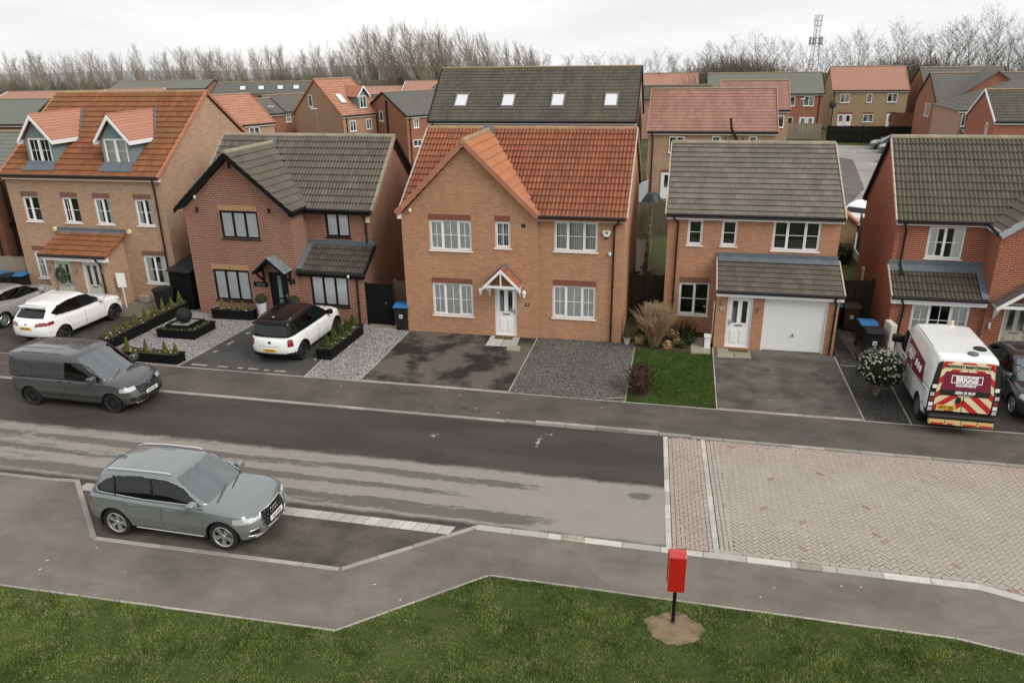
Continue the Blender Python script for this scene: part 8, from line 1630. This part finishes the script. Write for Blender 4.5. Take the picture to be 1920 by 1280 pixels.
# side graphic, both sides
for sg in (-1, 1):
    n1, n2 = 16, 8; quad = [(.42, 1.60), (.30, .96), (-1.72, 1.02), (-1.50, 1.50)]
    mb = MB()
    for i in range(n1 + 1):
        for j in range(n2 + 1):
            a, b = i / n1, j / n2; top_ = Vector((quad[0][0] + (quad[3][0] - quad[0][0]) * a, quad[0][1] + (quad[3][1] - quad[0][1]) * a)); bo = Vector((quad[1][0] + (quad[2][0] - quad[1][0]) * a, quad[1][1] + (quad[2][1] - quad[1][1]) * a)); q = top_ + (bo - top_) * b; mb.v.append(tuple(HV.side(q.x, q.y, sg, .006)))
    for i in range(n1):
        for j in range(n2): k = i * (n2 + 1) + j; mb.f.append((k, k + 1, k + n2 + 2, k + n2 + 1)); mb.m.append(0)
    mb.build('side_graphic', M_MAR, t, fix=False)
    p = HV.side(-.10, 1.32, sg, .014); text_obj('BRIGGS', .17, M_WHITE, t, p, (-1 if sg > 0 else 1, 0, 0), (0, -.25 * sg, 1), bold=.006)
    p = HV.side(-.10, 1.18, sg, .014); text_obj('EQUIPMENT', .075, M_WHITE, t, p, (-1 if sg > 0 else 1, 0, 0), (0, -.2 * sg, 1), bold=.003)
    HV.line('logo_frame', [(.28, 1.43), (.28, 1.24), (-.48, 1.24), (-.48, 1.43)], M_WHITE, .008, 4, True, (sg,), .008)
    for k in range(3): p = HV.side(-.78 - .24 * k, 1.27 - .01 * k, sg, .010); MB().lathe([(0, .004), (.10, .004), (.10, -.004)], 16, axis='y').build('roundel', M_WHITE, t); KIDS[t.name][-1].location = p; KIDS[t.name][-1].rotation_euler = (-.18 * sg * -1, 0, 0)
    HV.line('slide_rail', [(-.45, .98), (-2.05, .98)], M_DARK, .012, 10, False, (sg,), .0); HV.line('panel_gap', [(.45, .36), (.45, 1.75)], M_DARK, .006, 8, False, (sg,), .0); HV.line('panel_gap', [(-.62, .36), (-.62, .92)], M_DARK, .006, 8, False, (sg,), .0)
    MB().tube([HV.topp(x, sg * .74, .004) for x in (.5, -.4, -1.2, -2.2)], .008, 5).build('roof_channel', M_GREYPL, t)
    # arch dirt trims
    MB().tube([HV.side(x, .62, sg, .004) for x in (-2.1, -1.9)], .01, 4).build('side_marker', M_TRIM, t)
# ================================================================ street furniture, bins, planting
M_POSTRED = paint('post_box_red', (0.46, 0.012, 0.010), .32, 0, dirt=.0)
t = thing('post_box', 'red lamp box style post box on a black pole in the lawn', 'post box', (.33, 12.36, 0), R(4))
pts = [(-.15, .80), (.15, .80), (.15, 1.58)] + [(.15 - .0, 1.58)] ; mb = MB()
prof = [(-.175, .84), (.175, .84), (.175, 1.56)] + [(.175 * math.cos(a), 1.56 + .0 * math.sin(a)) for a in ()]
mb = MB(); sect = [(-.14, .84), (.14, .84), (.14, 1.60)] + [(.14 * math.cos(a), 1.60 + .10 * math.sin(a)) for a in [math.pi * k / 14 for k in range(1, 14)]] + [(-.14, 1.60)]
mb.prism([(-.16, y, z) for y, z in sect], (.32, 0, 0)); mb.build('box', M_POSTRED, t, bevel=.012, segs=2)
mb = MB(); mb.box(-.172, .125, .86, .172, .150, 1.62); mb.build('front_plate', M_POSTRED, t, bevel=.01); MB().box(-.10, .150, 1.46, .10, .158, 1.50).build('slot', M_DARK, t); MB().box(-.10, .1505, 1.20, .10, .1555, 1.40).build('notice', M_WHITE2, t); MB().box(-.165, -.14, 1.575, .165, -.138 + .28, 1.59).build('hood_seam', M_POSTRED, t)
MB().tube([(0, 0, .02), (0, 0, .84)], .036, 14).build('pole', M_BLACKP, t, smooth=40); MB().lathe([(.055, 0), (.05, .03), (.04, .05)], 14).build('collar', M_IRON, t)
def bin_(label, p, rz, lid, body=None, num=None, fade=0):
    t = thing('wheelie_bin', label, 'bin', p, rz, 'wheelie bins beside the houses'); body = body or M_BINB; mb = MB()
    a = [(-.24, -.28), (.24, -.28), (.24, .24), (-.24, .24)]; b = [(-.29, -.36), (.29, -.36), (.29, .30), (-.29, .30)]
    i = len(mb.v); mb.v += [(x, y, .05) for x, y in a] + [(x, y, .98) for x, y in b]; mb.f += [(3, 2, 1, 0), (4, 5, 6, 7)] + [(k, (k + 1) % 4, 4 + (k + 1) % 4, 4 + k) for k in range(4)]; mb.m += [0] * 6
    mb.build('body', body, t, bevel=.025); mb = MB(); mb.box(-.31, -.40, .96, .31, .32, 1.0); mb.build('rim', body, t, bevel=.012)
    mb = MB(); mb.prism([(-.31, -.42, 1.0), (.31, -.42, 1.0), (.31, .30, 1.0), (.31, .30, 1.05), (.31, -.05, 1.09), (.31, -.42, 1.03)][0:0] or [(-.31, -.42, 1.002), (-.31, .33, 1.002), (-.31, .33, 1.06), (-.31, -.05, 1.085), (-.31, -.42, 1.03)], (.62, 0, 0)); mb.build('lid', lid, t, bevel=.012); MB().tube([(-.26, .36, 1.0), (.26, .36, 1.0)], .018, 8).build('handle', body, t)
    for s_ in (-1, 1): mb = MB(); mb.lathe([(0, -.03), (.10, -.03), (.10, .03), (0, .03)], 16, (s_ * .27, .24, .10), axis='x'); mb.build('wheel', M_RUBBER, t)
    if num: MB().box(-.07, -.345, .55, .07, -.332, .70).build('label', M_WHITE2, t).rotation_euler = (R(-0), 0, 0); text_obj(num, .11, M_DARK, t, (0, -.348, .62), (1, 0, 0), (0, 0, 1), bold=.004)
    return t
M_BINB = flat('black_bin_plastic', (0.013, 0.014, 0.014), .5, var=.3); M_LIDB = flat('blue_bin_lid', (0.025, 0.14, 0.33), .4, var=.12); M_BROWN = flat('brown_bin_plastic', (.055, .035, .022), .5, var=.2)
bin_('black bin with bright blue lid at the left corner of the ochre house', (-10.88, 27.62, 0), R(4), M_LIDB, num='34'); bin_('black bin in front of the black store on the dormer house drive', (-22.25, 28.0, 0), R(-20), M_BINB)
bin_('blue lidded bin nearest the left corner of the dormer house', (-30.62, 29.0, 0), R(6), M_LIDB); bin_('black bin with blue lid, leftmost at the left edge of the picture', (-31.7, 28.9, 0), R(-4), M_LIDB); bin_('plain black bin between the two blue lidded bins at the left edge', (-31.15, 28.75, 0), R(3), M_BINB)
bin_('black bin with half open blue lid beside the red brick house', (6.95, 28.55, 0), R(3), M_LIDB, num=None); bin_('black bin numbered 32 in front of the blue lidded bin by the red brick house', (7.0, 27.75, 0), R(2), M_BINB, num='32'); bin_('brown bin at the end of the side passage by the dark fence', (6.75, 30.6, 0), R(0), M_BROWN, M_BROWN, num='31'); bin_('blue lidded bin hidden in the shade of the side passage', (6.1, 30.7, 0), R(0), M_LIDB)
# ---------------------------------------------------------------- foliage kit
def leaf_cloud(name, c, rad, n, size, mat, shell=.55, squash=None, up=.0):
    d = rng.normal(size=(n, 3)); d /= np.linalg.norm(d, axis=1, keepdims=True); r = rng.uniform(shell, 1, n) ** .6; P = d * r[:, None] * np.array(rad)
    bump = 1 + .10 * np.sin(d[:, 0] * 7 + 1) * np.sin(d[:, 1] * 6) + .06 * np.sin(d[:, 2] * 9); P *= bump[:, None]; P += np.array(c); nrm = d + rng.normal(0, .55, (n, 3)) + np.array([0, 0, up]); nrm /= np.linalg.norm(nrm, axis=1, keepdims=True); a = np.cross(nrm, rng.normal(size=(n, 3))); a /= np.linalg.norm(a, axis=1, keepdims=True); b = np.cross(nrm, a); s_ = size * rng.uniform(.6, 1.3, n)[:, None]
    V = np.stack([P - a * s_ * .5, P + b * s_ * .9 * .5 + nrm * s_ * .1, P + a * s_ * .5, P - b * s_ * .9 * .5 + nrm * s_ * .1], 1).reshape(-1, 3); F_ = np.arange(n * 4).reshape(n, 4); return np_mesh(name, V, F_, mat)
def leafm(name, a, b):
    m = NM(name, .6, .25); r = m.node('ShaderNodeNewGeometry', 'Random Per Island'); m.col(m.mix(r, a, b)); return m.mat
L_BOX = leafm('box_leaves', (.016, .036, .008), (.040, .070, .016)); L_CON = leafm('golden_conifer_leaves', (.10, .115, .022), (.22, .22, .06)); L_CON2 = leafm('green_conifer_leaves', (.040, .060, .012), (.10, .12, .03)); L_VIB = leafm('viburnum_leaves', (.012, .022, .007), (.032, .045, .014)); L_FLW = leafm('white_blossom', (.42, .39, .34), (.64, .60, .54)); L_RED = leafm('red_brown_leaves', (.028, .012, .009), (.075, .030, .020)); L_STRAW = leafm('pampas_straw', (.28, .18, .09), (.50, .36, .21)); L_IVY = leafm('ivy_leaves', (.018, .03, .010), (.05, .065, .022)); L_PAN = leafm('pansy_flowers', (.55, .50, .30), (.70, .68, .62)); L_PUR = leafm('dark_pansy', (.04, .02, .06), (.02, .03, .10)); L_HERB = leafm('low_herbs', (.03, .05, .012), (.09, .11, .04))
def topiary_cone(h, r):
    n = 420; z = rng.uniform(0, 1, n); ang = rng.uniform(0, 6.283, n); rr = r * (1 - z) ** .8 * rng.uniform(.65, 1.05, n); P = np.stack([rr * np.cos(ang), rr * np.sin(ang), z * h], 1); d = np.stack([np.cos(ang), np.sin(ang), np.full(n, .5)], 1) + rng.normal(0, .4, (n, 3)); d /= np.linalg.norm(d, axis=1, keepdims=True); a = np.cross(d, rng.normal(size=(n, 3))); a /= np.linalg.norm(a, axis=1, keepdims=True); s_ = .05
    V = np.stack([P - a * s_ * .5, P + a * s_ * .5, P + (d * .3 + np.array([0, 0, 1])) * s_ * 1.5], 1).reshape(-1, 3); return V, np.arange(n * 3).reshape(n, 3)
CONE = {}
def conifer(label, p, h=.5, r=.13, mat=None, group='dwarf conifers in the black planters'):
    mat = mat or L_CON; k = (mat.name, round(h, 1))
    if k not in CONE: V, F_ = topiary_cone(h, r); CONE[k] = np_mesh('crown', V, F_, mat)
    t = thing('dwarf_conifer', label, 'conifer', p, random.uniform(0, 6), group); o = link('crown', CONE[k], t); s_ = random.uniform(.85, 1.15); o.scale = (s_, s_, random.uniform(.85, 1.2)); MB().tube([(0, 0, -.03), (0, 0, h * .5)], .012, 5).build('trunk', M_BARK, t)
def ball(label, p, r, mat=None):
    t = thing('topiary_ball', label, 'topiary', p); link('foliage', leaf_cloud('foliage', (0, 0, r * .9), (r, r, r), 2600, .035, mat or L_BOX, .8), t); MB().tube([(0, 0, -.05), (0, 0, r)], .02, 6).build('stem', M_BARK, t)
def planter(name, label, corners, h, cat='planter', soil=.06, rim=.06, mat=None):
    x0, y0 = corners[0]; t = thing(name, label, cat, (x0, y0, 0), org=(x0, y0, 0)); cs = [Vector((a, b)) for a, b in corners]; cen = sum(cs, Vector((0, 0))) / len(cs); mat = mat or M_BLACKW
    MB().prism([(p.x, p.y, 0) for p in cs], (0, 0, h - .06)).build('box', mat, t)
    out = [cen + (p - cen) * (1 + .05 / max((p - cen).length, .1)) for p in cs]; inn = [cen + (p - cen) * (1 - .10 / max((p - cen).length, .1)) for p in cs]; n = len(cs)
    for i in range(n):
        j = (i + 1) % n; MB().prism([(out[i].x, out[i].y, h - .06), (out[j].x, out[j].y, h - .06), (inn[j].x, inn[j].y, h - .06), (inn[i].x, inn[i].y, h - .06)], (0, 0, .06)).build('rim_board', mat, t)
        for zz in (.02, h * .48):
            a, b = cs[i], cs[j]; d = (b - a).normalized(); o_ = Vector((d.y, -d.x)) * .012; MB().prism([(a.x + o_.x, a.y + o_.y, zz), (b.x + o_.x, b.y + o_.y, zz), (b.x, b.y, zz), (a.x, a.y, zz)], (0, 0, h * .44)).build('side_board', mat, t)
    MB().prism([(p.x, p.y, h - .065) for p in inn], (0, 0, .05)).build('soil', M_BED, t); return t
def flowers(label, pts, z, n=60, mat=None, spread=.10, size=.055, leaf=None):
    x0, y0 = pts[0]; t = thing('bedding_flowers', label, 'flowers', (x0, y0, z)); vs, fs = [], []
    lo = [leaf_cloud('l', (0, 0, 0), (.16, .10, .07), 50, .05, leaf or L_HERB)]; bpy.data.meshes.remove(lo[0])
    def patch(mat, sz, cnt, h):
        V_, F2 = [], []; k = 0
        for x, y in pts:
            for _ in range(cnt):
                p = np.array([x - x0 + random.gauss(0, spread), y - y0 + random.gauss(0, spread * .6), random.uniform(0, h)]); a = rng.normal(size=3); a[2] *= .4; a /= np.linalg.norm(a); b = np.cross(a, [random.uniform(-.4, .4), random.uniform(-.8, .1), 1]); b /= np.linalg.norm(b); s_ = sz * random.uniform(.6, 1.2); V_ += [p - a * s_ / 2, p + b * s_ / 2, p + a * s_ / 2, p - b * s_ / 2]; F2.append((k, k + 1, k + 2, k + 3)); k += 4
        return np_mesh('x', np.array(V_), np.array(F2), mat)
    link('leaves', patch(leaf or L_HERB, .05, 26, .09), t); link('petals', patch(mat or L_PAN, size, max(2, n // max(1, len(pts))), .12), t); return t
# B front garden
planter('long_planter', 'long black planter with dwarf conifers dividing the left drive from the white gravel', [(-21.86, 23.25), (-21.36, 23.2), (-21.20, 28.2), (-21.72, 28.3)], .42)
for k, y in enumerate(np.linspace(23.5, 28.0, 9)): conifer('golden dwarf conifer in the long planter beside the left drive', (-21.60 + .03 * (y - 25), y, .40), .42, .11)
flowers('pale and dark pansies along the long planter', [(-21.5 + random.uniform(-.15, .15), y) for y in np.linspace(23.4, 28.0, 16)], .40, 60); flowers('dark blue pansies along the long planter', [(-21.5 + random.uniform(-.15, .15), y) for y in np.linspace(23.6, 27.8, 9)], .40, 40, L_PUR)
planter('front_planter', 'low black planter with conifers at the footway end of the white gravel', [(-20.35, 22.42), (-17.82, 22.40), (-17.76, 22.86), (-20.3, 22.9)], .36)
for x in (-20.0, -19.2, -18.4, -17.95): conifer('golden dwarf conifer in the low planter at the footway', (x, 22.64, .34), .42, .11)
flowers('pale pansies in the low planter at the footway', [(x, 22.62 + random.uniform(-.1, .1)) for x in np.linspace(-20.1, -18.0, 9)], .34, 50)
planter('square_planter', 'lower tier of the black square planter in the white gravel', [(-20.42, 24.86), (-18.74, 24.84), (-18.66, 26.2), (-20.34, 26.22)], .34)
planter('square_planter', 'upper tier of the black square planter holding the dark ball', [(-20.05, 25.05), (-19.08, 25.04), (-19.0, 25.98), (-19.98, 26.0)], .48); sheet('gravel_top', [(-19.93, 25.15), (-19.18, 25.14), (-19.11, 25.88), (-19.87, 25.9)], .475, M_GRAVEL_W)
t = thing('stone_ball', 'large matt black garden ball on the tiered planter', 'ball', (-19.52, 25.5, .47)); mb = MB(); mb.lathe([(0, -.0)] + [(.31 * math.sin(a), .31 - .31 * math.cos(a)) for a in [math.pi * k / 16 for k in range(1, 16)]] + [(0, .62)], 28); mb.build('ball', flat('matt_black_stone', (.014, .014, .014), .75, var=.3), t, smooth=True); MB().lathe([(.12, -.01), (.12, .03), (.08, .04)], 16).build('foot', M_BLACKW, t)
flowers('low dark bedding plants round the lower tier of the square planter', [(-20.25, 25.0 + .2 * k) for k in range(6)] + [(-20.2 + .25 * k, 24.96) for k in range(6)] + [(-18.85, 25.0 + .2 * k) for k in range(6)], .32, 20, L_PAN, leaf=L_BOX)
planter('window_planter', 'black planter with faded conifers under the lower shuttered window', [(-19.5, 27.32), (-17.62, 27.40), (-17.64, 27.72), (-19.5, 27.66)], .42)
for x in (-19.1, -18.6, -18.1): conifer('straw coloured dwarf conifer under the lower shuttered window', (x, 27.52, .40), .38, .10, leafm('faded_conifer', (.16, .14, .05), (.26, .23, .10)) if x < -19 else bpy.data.materials['faded_conifer'])
flowers('white flowers in the planter under the shuttered window', [(x, 27.5) for x in np.linspace(-19.3, -17.8, 6)], .40, 24)
planter('side_planter', 'long black planter with round conifers right of the white and black car', [(-12.94, 23.86), (-12.36, 23.84), (-12.28, 26.7), (-12.84, 26.72)], .40)
for k, y in enumerate((24.15, 24.75, 25.35, 25.95, 26.5)): conifer('rounded green conifer in the planter right of the white and black car', (-12.62, y, .37), .52, .20, L_CON2, 'rounded conifers in the side planter')
flowers('cream pansies in the planter right of the white and black car', [(-12.45 + random.uniform(-.05, .05), y) for y in (24.4, 25.0, 25.1, 25.6, 26.2)], .38, 30)
for p, l in (((-17.16, 27.45), 'tall white tapered pot with box ball left of the black front door'), ((-15.62, 27.45), 'tall pot with box ball right of the black front door')):
    t = thing('tall_pot', l, 'pot', (p[0], p[1], 0)); mb = MB(); mb.lathe([(.13, 0), (.21, .80), (.215, .82), (.18, .82), (.17, .76), (0, .76)], 20); mb.build('pot', flat('pale_grey_glaze', (.55, .57, .58), .3, var=.08), t, smooth=40); link('foliage', leaf_cloud('foliage', (0, 0, .98), (.23, .23, .21), 1800, .032, L_BOX, .8), t)
t = thing('door_wreath', 'leafy green wreath hanging on the left sage door', 'wreath', (-27.09, 27.71, 1.50)); V_ = []
n = 520; a = rng.uniform(0, 6.283, n); rr = .24 + rng.normal(0, .05, n); P_ = np.stack([rr * np.cos(a), -.04 + rng.normal(0, .02, n), rr * np.sin(a) * 1.1], 1); q = rng.normal(size=(n, 3)); q /= np.linalg.norm(q, axis=1, keepdims=True); w_ = np.cross(q, rng.normal(size=(n, 3))); w_ /= np.linalg.norm(w_, axis=1, keepdims=True); s_ = .06
link('leaves', np_mesh('leaves', np.stack([P_ - q * s_, P_ + w_ * s_ * .5, P_ + q * s_, P_ - w_ * s_ * .5], 1).reshape(-1, 3), np.arange(n * 4).reshape(n, 4), leafm('eucalyptus', (.03, .06, .025), (.11, .15, .08))), t); MB().tube([(.22 * math.cos(k * .4), 0, .22 * math.sin(k * .4)) for k in range(17)], .018, 6).build('ring', M_BARK, t)
t = thing('estate_board', 'small blank white board on a stake by the porch side wall', 'sign', (-24.35, 28.05, 0), R(12)); MB().box(-.02, -.02, 0, .02, .02, 1.0).build('stake', M_WHITE2, t); MB().box(-.20, -.03, .95, .20, -.01, 1.62).build('board', M_WHITE2, t, bevel=.008)
t = thing('stone_block', 'small pale stone block against the dormer house wall', 'stone', (-24.0, 28.9, 0)); MB().box(-.24, -.16, 0, .24, .14, .36).build('block', M_STONE, t, bevel=.04)
# D front garden
t = thing('pampas_grass', 'dry straw coloured ornamental grass clump left of the garage house', 'ornamental grass', (-.72, 27.25, 0)); n = 620; a = rng.uniform(0, 6.283, n); el = rng.uniform(.02, .40, n); L_ = rng.uniform(.9, 1.85, n); segs = []
for k in range(n):
    b0 = np.array([.14 * math.cos(a[k]) * rng.random(), .14 * math.sin(a[k]) * rng.random(), 0]); d = np.array([math.sin(el[k]) * math.cos(a[k]), math.sin(el[k]) * math.sin(a[k]), math.cos(el[k])]); m1 = b0 + d * L_[k] * .55; d2 = d + np.array([math.cos(a[k]) * .35, math.sin(a[k]) * .35, -.3]) * rng.uniform(.3, 1.2); d2 /= np.linalg.norm(d2); e_ = m1 + d2 * L_[k] * .45; segs += [(b0, m1, .006, .006), (m1, e_, .011, .003)]
link('blades', seg_mesh('blades', segs, L_STRAW), t); segs = []
for k in range(70):
    a_ = rng.uniform(0, 6.283); e0 = rng.uniform(.03, .30); d = np.array([math.sin(e0) * math.cos(a_), math.sin(e0) * math.sin(a_), math.cos(e0)]); p1 = d * rng.uniform(1.15, 1.65)
    for q in range(14): o_ = rng.normal(0, .04, 3); segs.append((p1 + o_ - d * .12 * rng.random(), p1 + o_ + d * rng.uniform(.05, .20), .010, .004))
link('plumes', seg_mesh('plumes', segs, leafm('plume', (.34, .24, .15), (.48, .37, .25))), t)
t = thing('dark_red_shrub', 'dark red leaved low shrub at the corner of the small lawn', 'shrub', (-1.0, 23.2, 0)); link('foliage', leaf_cloud('foliage', (0, 0, .45), (.46, .75, .50), 3600, .05, L_RED, .3), t); segs = [((0, 0, 0), (rng.normal(0, .3), rng.normal(0, .4), rng.uniform(.5, .95)), .012, .004) for _ in range(40)]; link('stems', seg_mesh('stems', segs, M_BARK), t)
t = thing('bed_plants', 'low mixed green planting along the bed before the garage house', 'plants', (.1, 28.0, 0)); n = 26; cs = [(rng.uniform(-1.4, .55), rng.uniform(-.9, 1.0)) for _ in range(n)]
for x, y in cs: link('clump', leaf_cloud('clump', (x, y, .12), (rng.uniform(.15, .3), rng.uniform(.15, .28), rng.uniform(.10, .25)), 160, .06, random.choice([L_HERB, L_BOX, L_VIB, L_STRAW]), .3), t)
t = thing('thorny_shrub', 'dark leafless shrub under the garage house window', 'shrub', (.35, 28.75, 0)); segs = []
for k in range(90): p0 = np.array([rng.uniform(-.4, .4), rng.uniform(-.15, .15), 0]); d = rng.normal(0, .35, 3); d[2] = 1; segs.append((p0, p0 + d * rng.uniform(.3, .75), .010, .004))
link('stems', seg_mesh('stems', segs, leafm('dark_stems', (.012, .010, .008), (.04, .03, .02))), t)
t = thing('white_pot', 'small white flower pot at the right corner of the ochre house', 'pot', (-1.76, 27.45, 0)); mb = MB(); mb.lathe([(.09, 0), (.14, .24), (.15, .26), (.12, .26), (.11, .22), (0, .22)], 18); mb.build('pot', flat('stained_white_pot', (.50, .48, .44), .6, var=.2), t, smooth=40); link('plant', leaf_cloud('plant', (0, 0, .30), (.14, .14, .10), 90, .05, L_HERB, .3), t)
t = thing('white_box', 'white plastic crate with black side by the garage porch corner', 'crate', (1.22, 27.62, 0)); MB().box(-.10, -.14, 0, .12, .14, .48).build('box', M_WHITE2, t, bevel=.01); MB().box(-.12, -.16, .44, .14, .16, .50).build('lid', M_WHITE2, t); MB().box(-.112, -.12, .08, -.1005, .12, .40).build('panel', M_DARK, t)
t = thing('surf_board', 'tall narrow white board leaning in the garage porch corner', 'board', (1.40, 28.05, .55)); mb = MB(); mb.prism([(-.02, -.10, 0), (-.02, .10, 0), (-.02, .15, .4), (-.02, .14, .95), (-.02, 0, 1.15), (-.02, -.14, .95), (-.02, -.15, .4)], (.03, 0, 0)); mb.build('board', M_WHITE, t); MB().box(-.02, -.03, -.53, .01, .03, 0).build('foot', M_WHITE2, t)
t = thing('broken_branch', 'pale stick lying at the corner of the gravel drive by the footway', 'stick', (-1.75, 22.42, .02)); MB().tube([(-.3, -.1, .01), (0, 0, .02), (.35, .06, .02)], [.02, .025, .015], 6).build('stick', M_FENCE_P, t); MB().tube([(.0, .0, .02), (.3, .2, .03)], .012, 5).build('twig', M_FENCE_P, t)
t = thing('flowering_shrub', 'round white flowering shrub on bare stems left of the striped van', 'shrub', (6.50, 24.25, 0)); link('foliage', leaf_cloud('foliage', (0, 0, .98), (.72, .72, .60), 8200, .055, L_VIB, .45), t)
n = 300; d = rng.normal(size=(n, 3)); d[:, 2] = np.where(d[:, 2] < -.75, -d[:, 2], d[:, 2]); d /= np.linalg.norm(d, axis=1, keepdims=True); V_, F2 = [], []; k = 0
for q in d:
    c0 = q * np.array([.74, .74, .62]) * rng.uniform(.93, 1.04) + np.array([0, 0, .98])
    for _ in range(9): o_ = rng.normal(0, .016, 3); s_ = .015; a = rng.normal(size=3); a -= q * (a @ q); a /= np.linalg.norm(a); b = np.cross(q, a); p = c0 + o_; V_ += [p - a * s_, p + b * s_, p + a * s_, p - b * s_]; F2.append((k, k + 1, k + 2, k + 3)); k += 4
link('blossom', np_mesh('blossom', np.array(V_), np.array(F2), L_FLW), t); segs = [((rng.normal(0, .06), rng.normal(0, .06), 0), (rng.normal(0, .3), rng.normal(0, .3), rng.uniform(.55, .9)), .022, .010) for _ in range(12)]; link('stems', seg_mesh('stems', segs, M_BARK), t)
t = thing('dead_plant', 'dry grey shrub beside the numbered bin', 'shrub', (6.55, 27.3, 0)); segs = [((rng.normal(0, .05), rng.normal(0, .05), 0), (rng.normal(0, .22), rng.normal(0, .2), rng.uniform(.3, .75)), .008, .003) for _ in range(80)]; link('stems', seg_mesh('stems', segs, leafm('grey_stems', (.05, .045, .035), (.10, .09, .07))), t)
t = thing('ivy', 'dark ivy climbing the low tan outbuilding wall', 'ivy', (7.4, 41.1, 0)); link('foliage', leaf_cloud('foliage', (0, -.05, 1.0), (.55, .12, 1.0), 1500, .10, L_IVY, .2), t); link('foliage', leaf_cloud('foliage', (.9, -.1, .5), (.5, .25, .6), 900, .10, L_IVY, .2), t)
# far court: grass strip and scrap hedges
sheet('grass_verge', [(16.7, 94.2), (20.6, 93.6), (20.6, 95.3), (16.9, 95.9)], -.02, ground_mat('verge_turf', (.06, .10, .02), (.09, .14, .03), (.10, .12, .04)))
o = link('garden_hedge', leaf_cloud('garden_hedge', (-12.5, 47.8, 1.3), (2.6, .5, .9), 2600, .16, L_BOX, .2)); tag(o, 'dark green hedge top showing over the roof of the brown house', 'hedge')
t = thing('metal_flue', 'square grey cowl on a black stand behind the red brick ridge', 'cowl', (16.6, 60.0, 0)); MB().box(-.1, -.1, 0, .1, .1, 3.4).build('post', M_BLACKP, t); MB().box(-.55, -.4, 3.4, .55, .4, 4.4).build('box', M_LEAD, t); t = thing('car_roof_box', 'dark grey porch roof below the lower satellite dish', 'porch', (23.9, 74.6, 0)); MB().prism([(0, 0, 2.6), (2.2, 0, 2.6), (2.2, 2.8, 3.3), (0, 2.8, 3.3)], (0, 0, .1)).build('roof', M_LEAD, t); MB().box(.1, .2, 0, 2.1, 2.8, 2.6).build('wall', BR_PINK, t)
# ================================================================ lawns
lx_ = np.array([p[0] for p in LAWN_PATH]); ly_ = np.array([p[1] for p in LAWN_PATH])
slab('lawn', [(x, y - .02) for x, y in LAWN_PATH] + [(17, -30), (-60, -30)], -.16, .004, M_TURF)
def blades(name, X, Y, h, w, mat, z=.0):
    n = len(X); a = rng.uniform(0, 6.283, n); ln = h * rng.uniform(.5, 1.25, n); le = rng.uniform(.15, .9, n); la = rng.uniform(0, 6.283, n); ww = w * rng.uniform(.6, 1.3, n); B_ = np.stack([X, Y, np.full(n, z)], 1); s_ = np.stack([np.cos(a) * ww, np.sin(a) * ww, np.zeros(n)], 1); tip = B_ + np.stack([np.cos(la) * ln * le, np.sin(la) * ln * le, ln], 1)
    V = np.stack([B_ - s_, B_ + s_, tip], 1).reshape(-1, 3); return np_mesh(name, V, np.arange(n * 3).reshape(n, 3), mat)
n = 420000; X = rng.uniform(-15.5, 8.5, n); Y = rng.uniform(7.4, 13.15, n); ed = np.interp(X, lx_, ly_); k = Y < ed - .035 + rng.normal(0, .03, n)
e = ((X - .36) / .50) ** 2 + ((Y - 12.2) / .40) ** 2; k &= (e > 1 + .25 * np.sin(7 * np.arctan2(Y - 12.2, X - .36)) + rng.normal(0, .18, n)); bare = np.sin(X * 3.1 + np.sin(Y * 2.3) * 2) * np.sin(Y * 3.7 + X); k &= ~((bare > .80) & (rng.random(n) < .55))
fd = .933 * (Y * math.cos(YAW) - X * math.sin(YAW)) ; k &= (Y > 7.6 + (X + 12.5) * .20)
hm = .048 + .028 * np.clip(np.sin(X * 2.1 + 1.3 * np.sin(Y * 1.7)) * np.sin(Y * 2.6 + X * .8), -1, 1); o = link('lawn_grass', blades('lawn_grass', X[k], Y[k], hm[k], .0075, M_GRASS)); stuff(o); tag(o, 'rough green grass of the near lawn', 'grass')
n = 26000; X = rng.uniform(-1.36, 1.42, n); Y = rng.uniform(22.3, 26.95, n); k = ((X + 1.0) / .5) ** 2 + ((Y - 23.2) / .8) ** 2 > .8; o = link('front_lawn_grass', blades('front_lawn_grass', X[k], Y[k], .05, .009, blade_mat('front_lawn_blades', [(0.30, (0.022, 0.050, 0.008)), (0.48, (0.050, 0.098, 0.014)), (0.66, (0.085, 0.14, 0.026)), (0.9, (0.13, 0.17, 0.045))], (0.18, 0.165, 0.075), .58))); stuff(o); tag(o, 'small bright green lawn beside the garage drive', 'grass')
# fallen leaves and litter specks
def leaf_me(mat): mb = MB(); mb.poly([(-.03, 0, 0), (0, -.018, .006), (.035, 0, .002), (0, .02, .008)]); return mb.mesh('fallen_leaf', mat, fix=False)
lm = [leaf_me(leafm('fallen_leaf_pale', (.45, .40, .32), (.62, .57, .48))), leaf_me(leafm('fallen_leaf_brown', (.10, .07, .04), (.2, .14, .08)))]
for k in range(44):
    x, y = random.uniform(-14, 6), random.choice([random.uniform(11.2, 12.5), random.uniform(13.2, 14.5), random.uniform(20.5, 22.1)])
    if y < 13.1 and y > np.interp(x, lx_, ly_) + 1.7: pass
    if y < np.interp(x, lx_, ly_) + .1: continue
    o = link('fallen_leaf', lm[0 if k % 3 else 1]); o.location = (x, y, .004); o.rotation_euler = (0, 0, random.uniform(0, 6)); s_ = random.uniform(.7, 1.5); o.scale = (s_, s_, s_); tag(o, 'small dry leaf lying on the footway', 'leaf', 'leaves scattered on the footways')
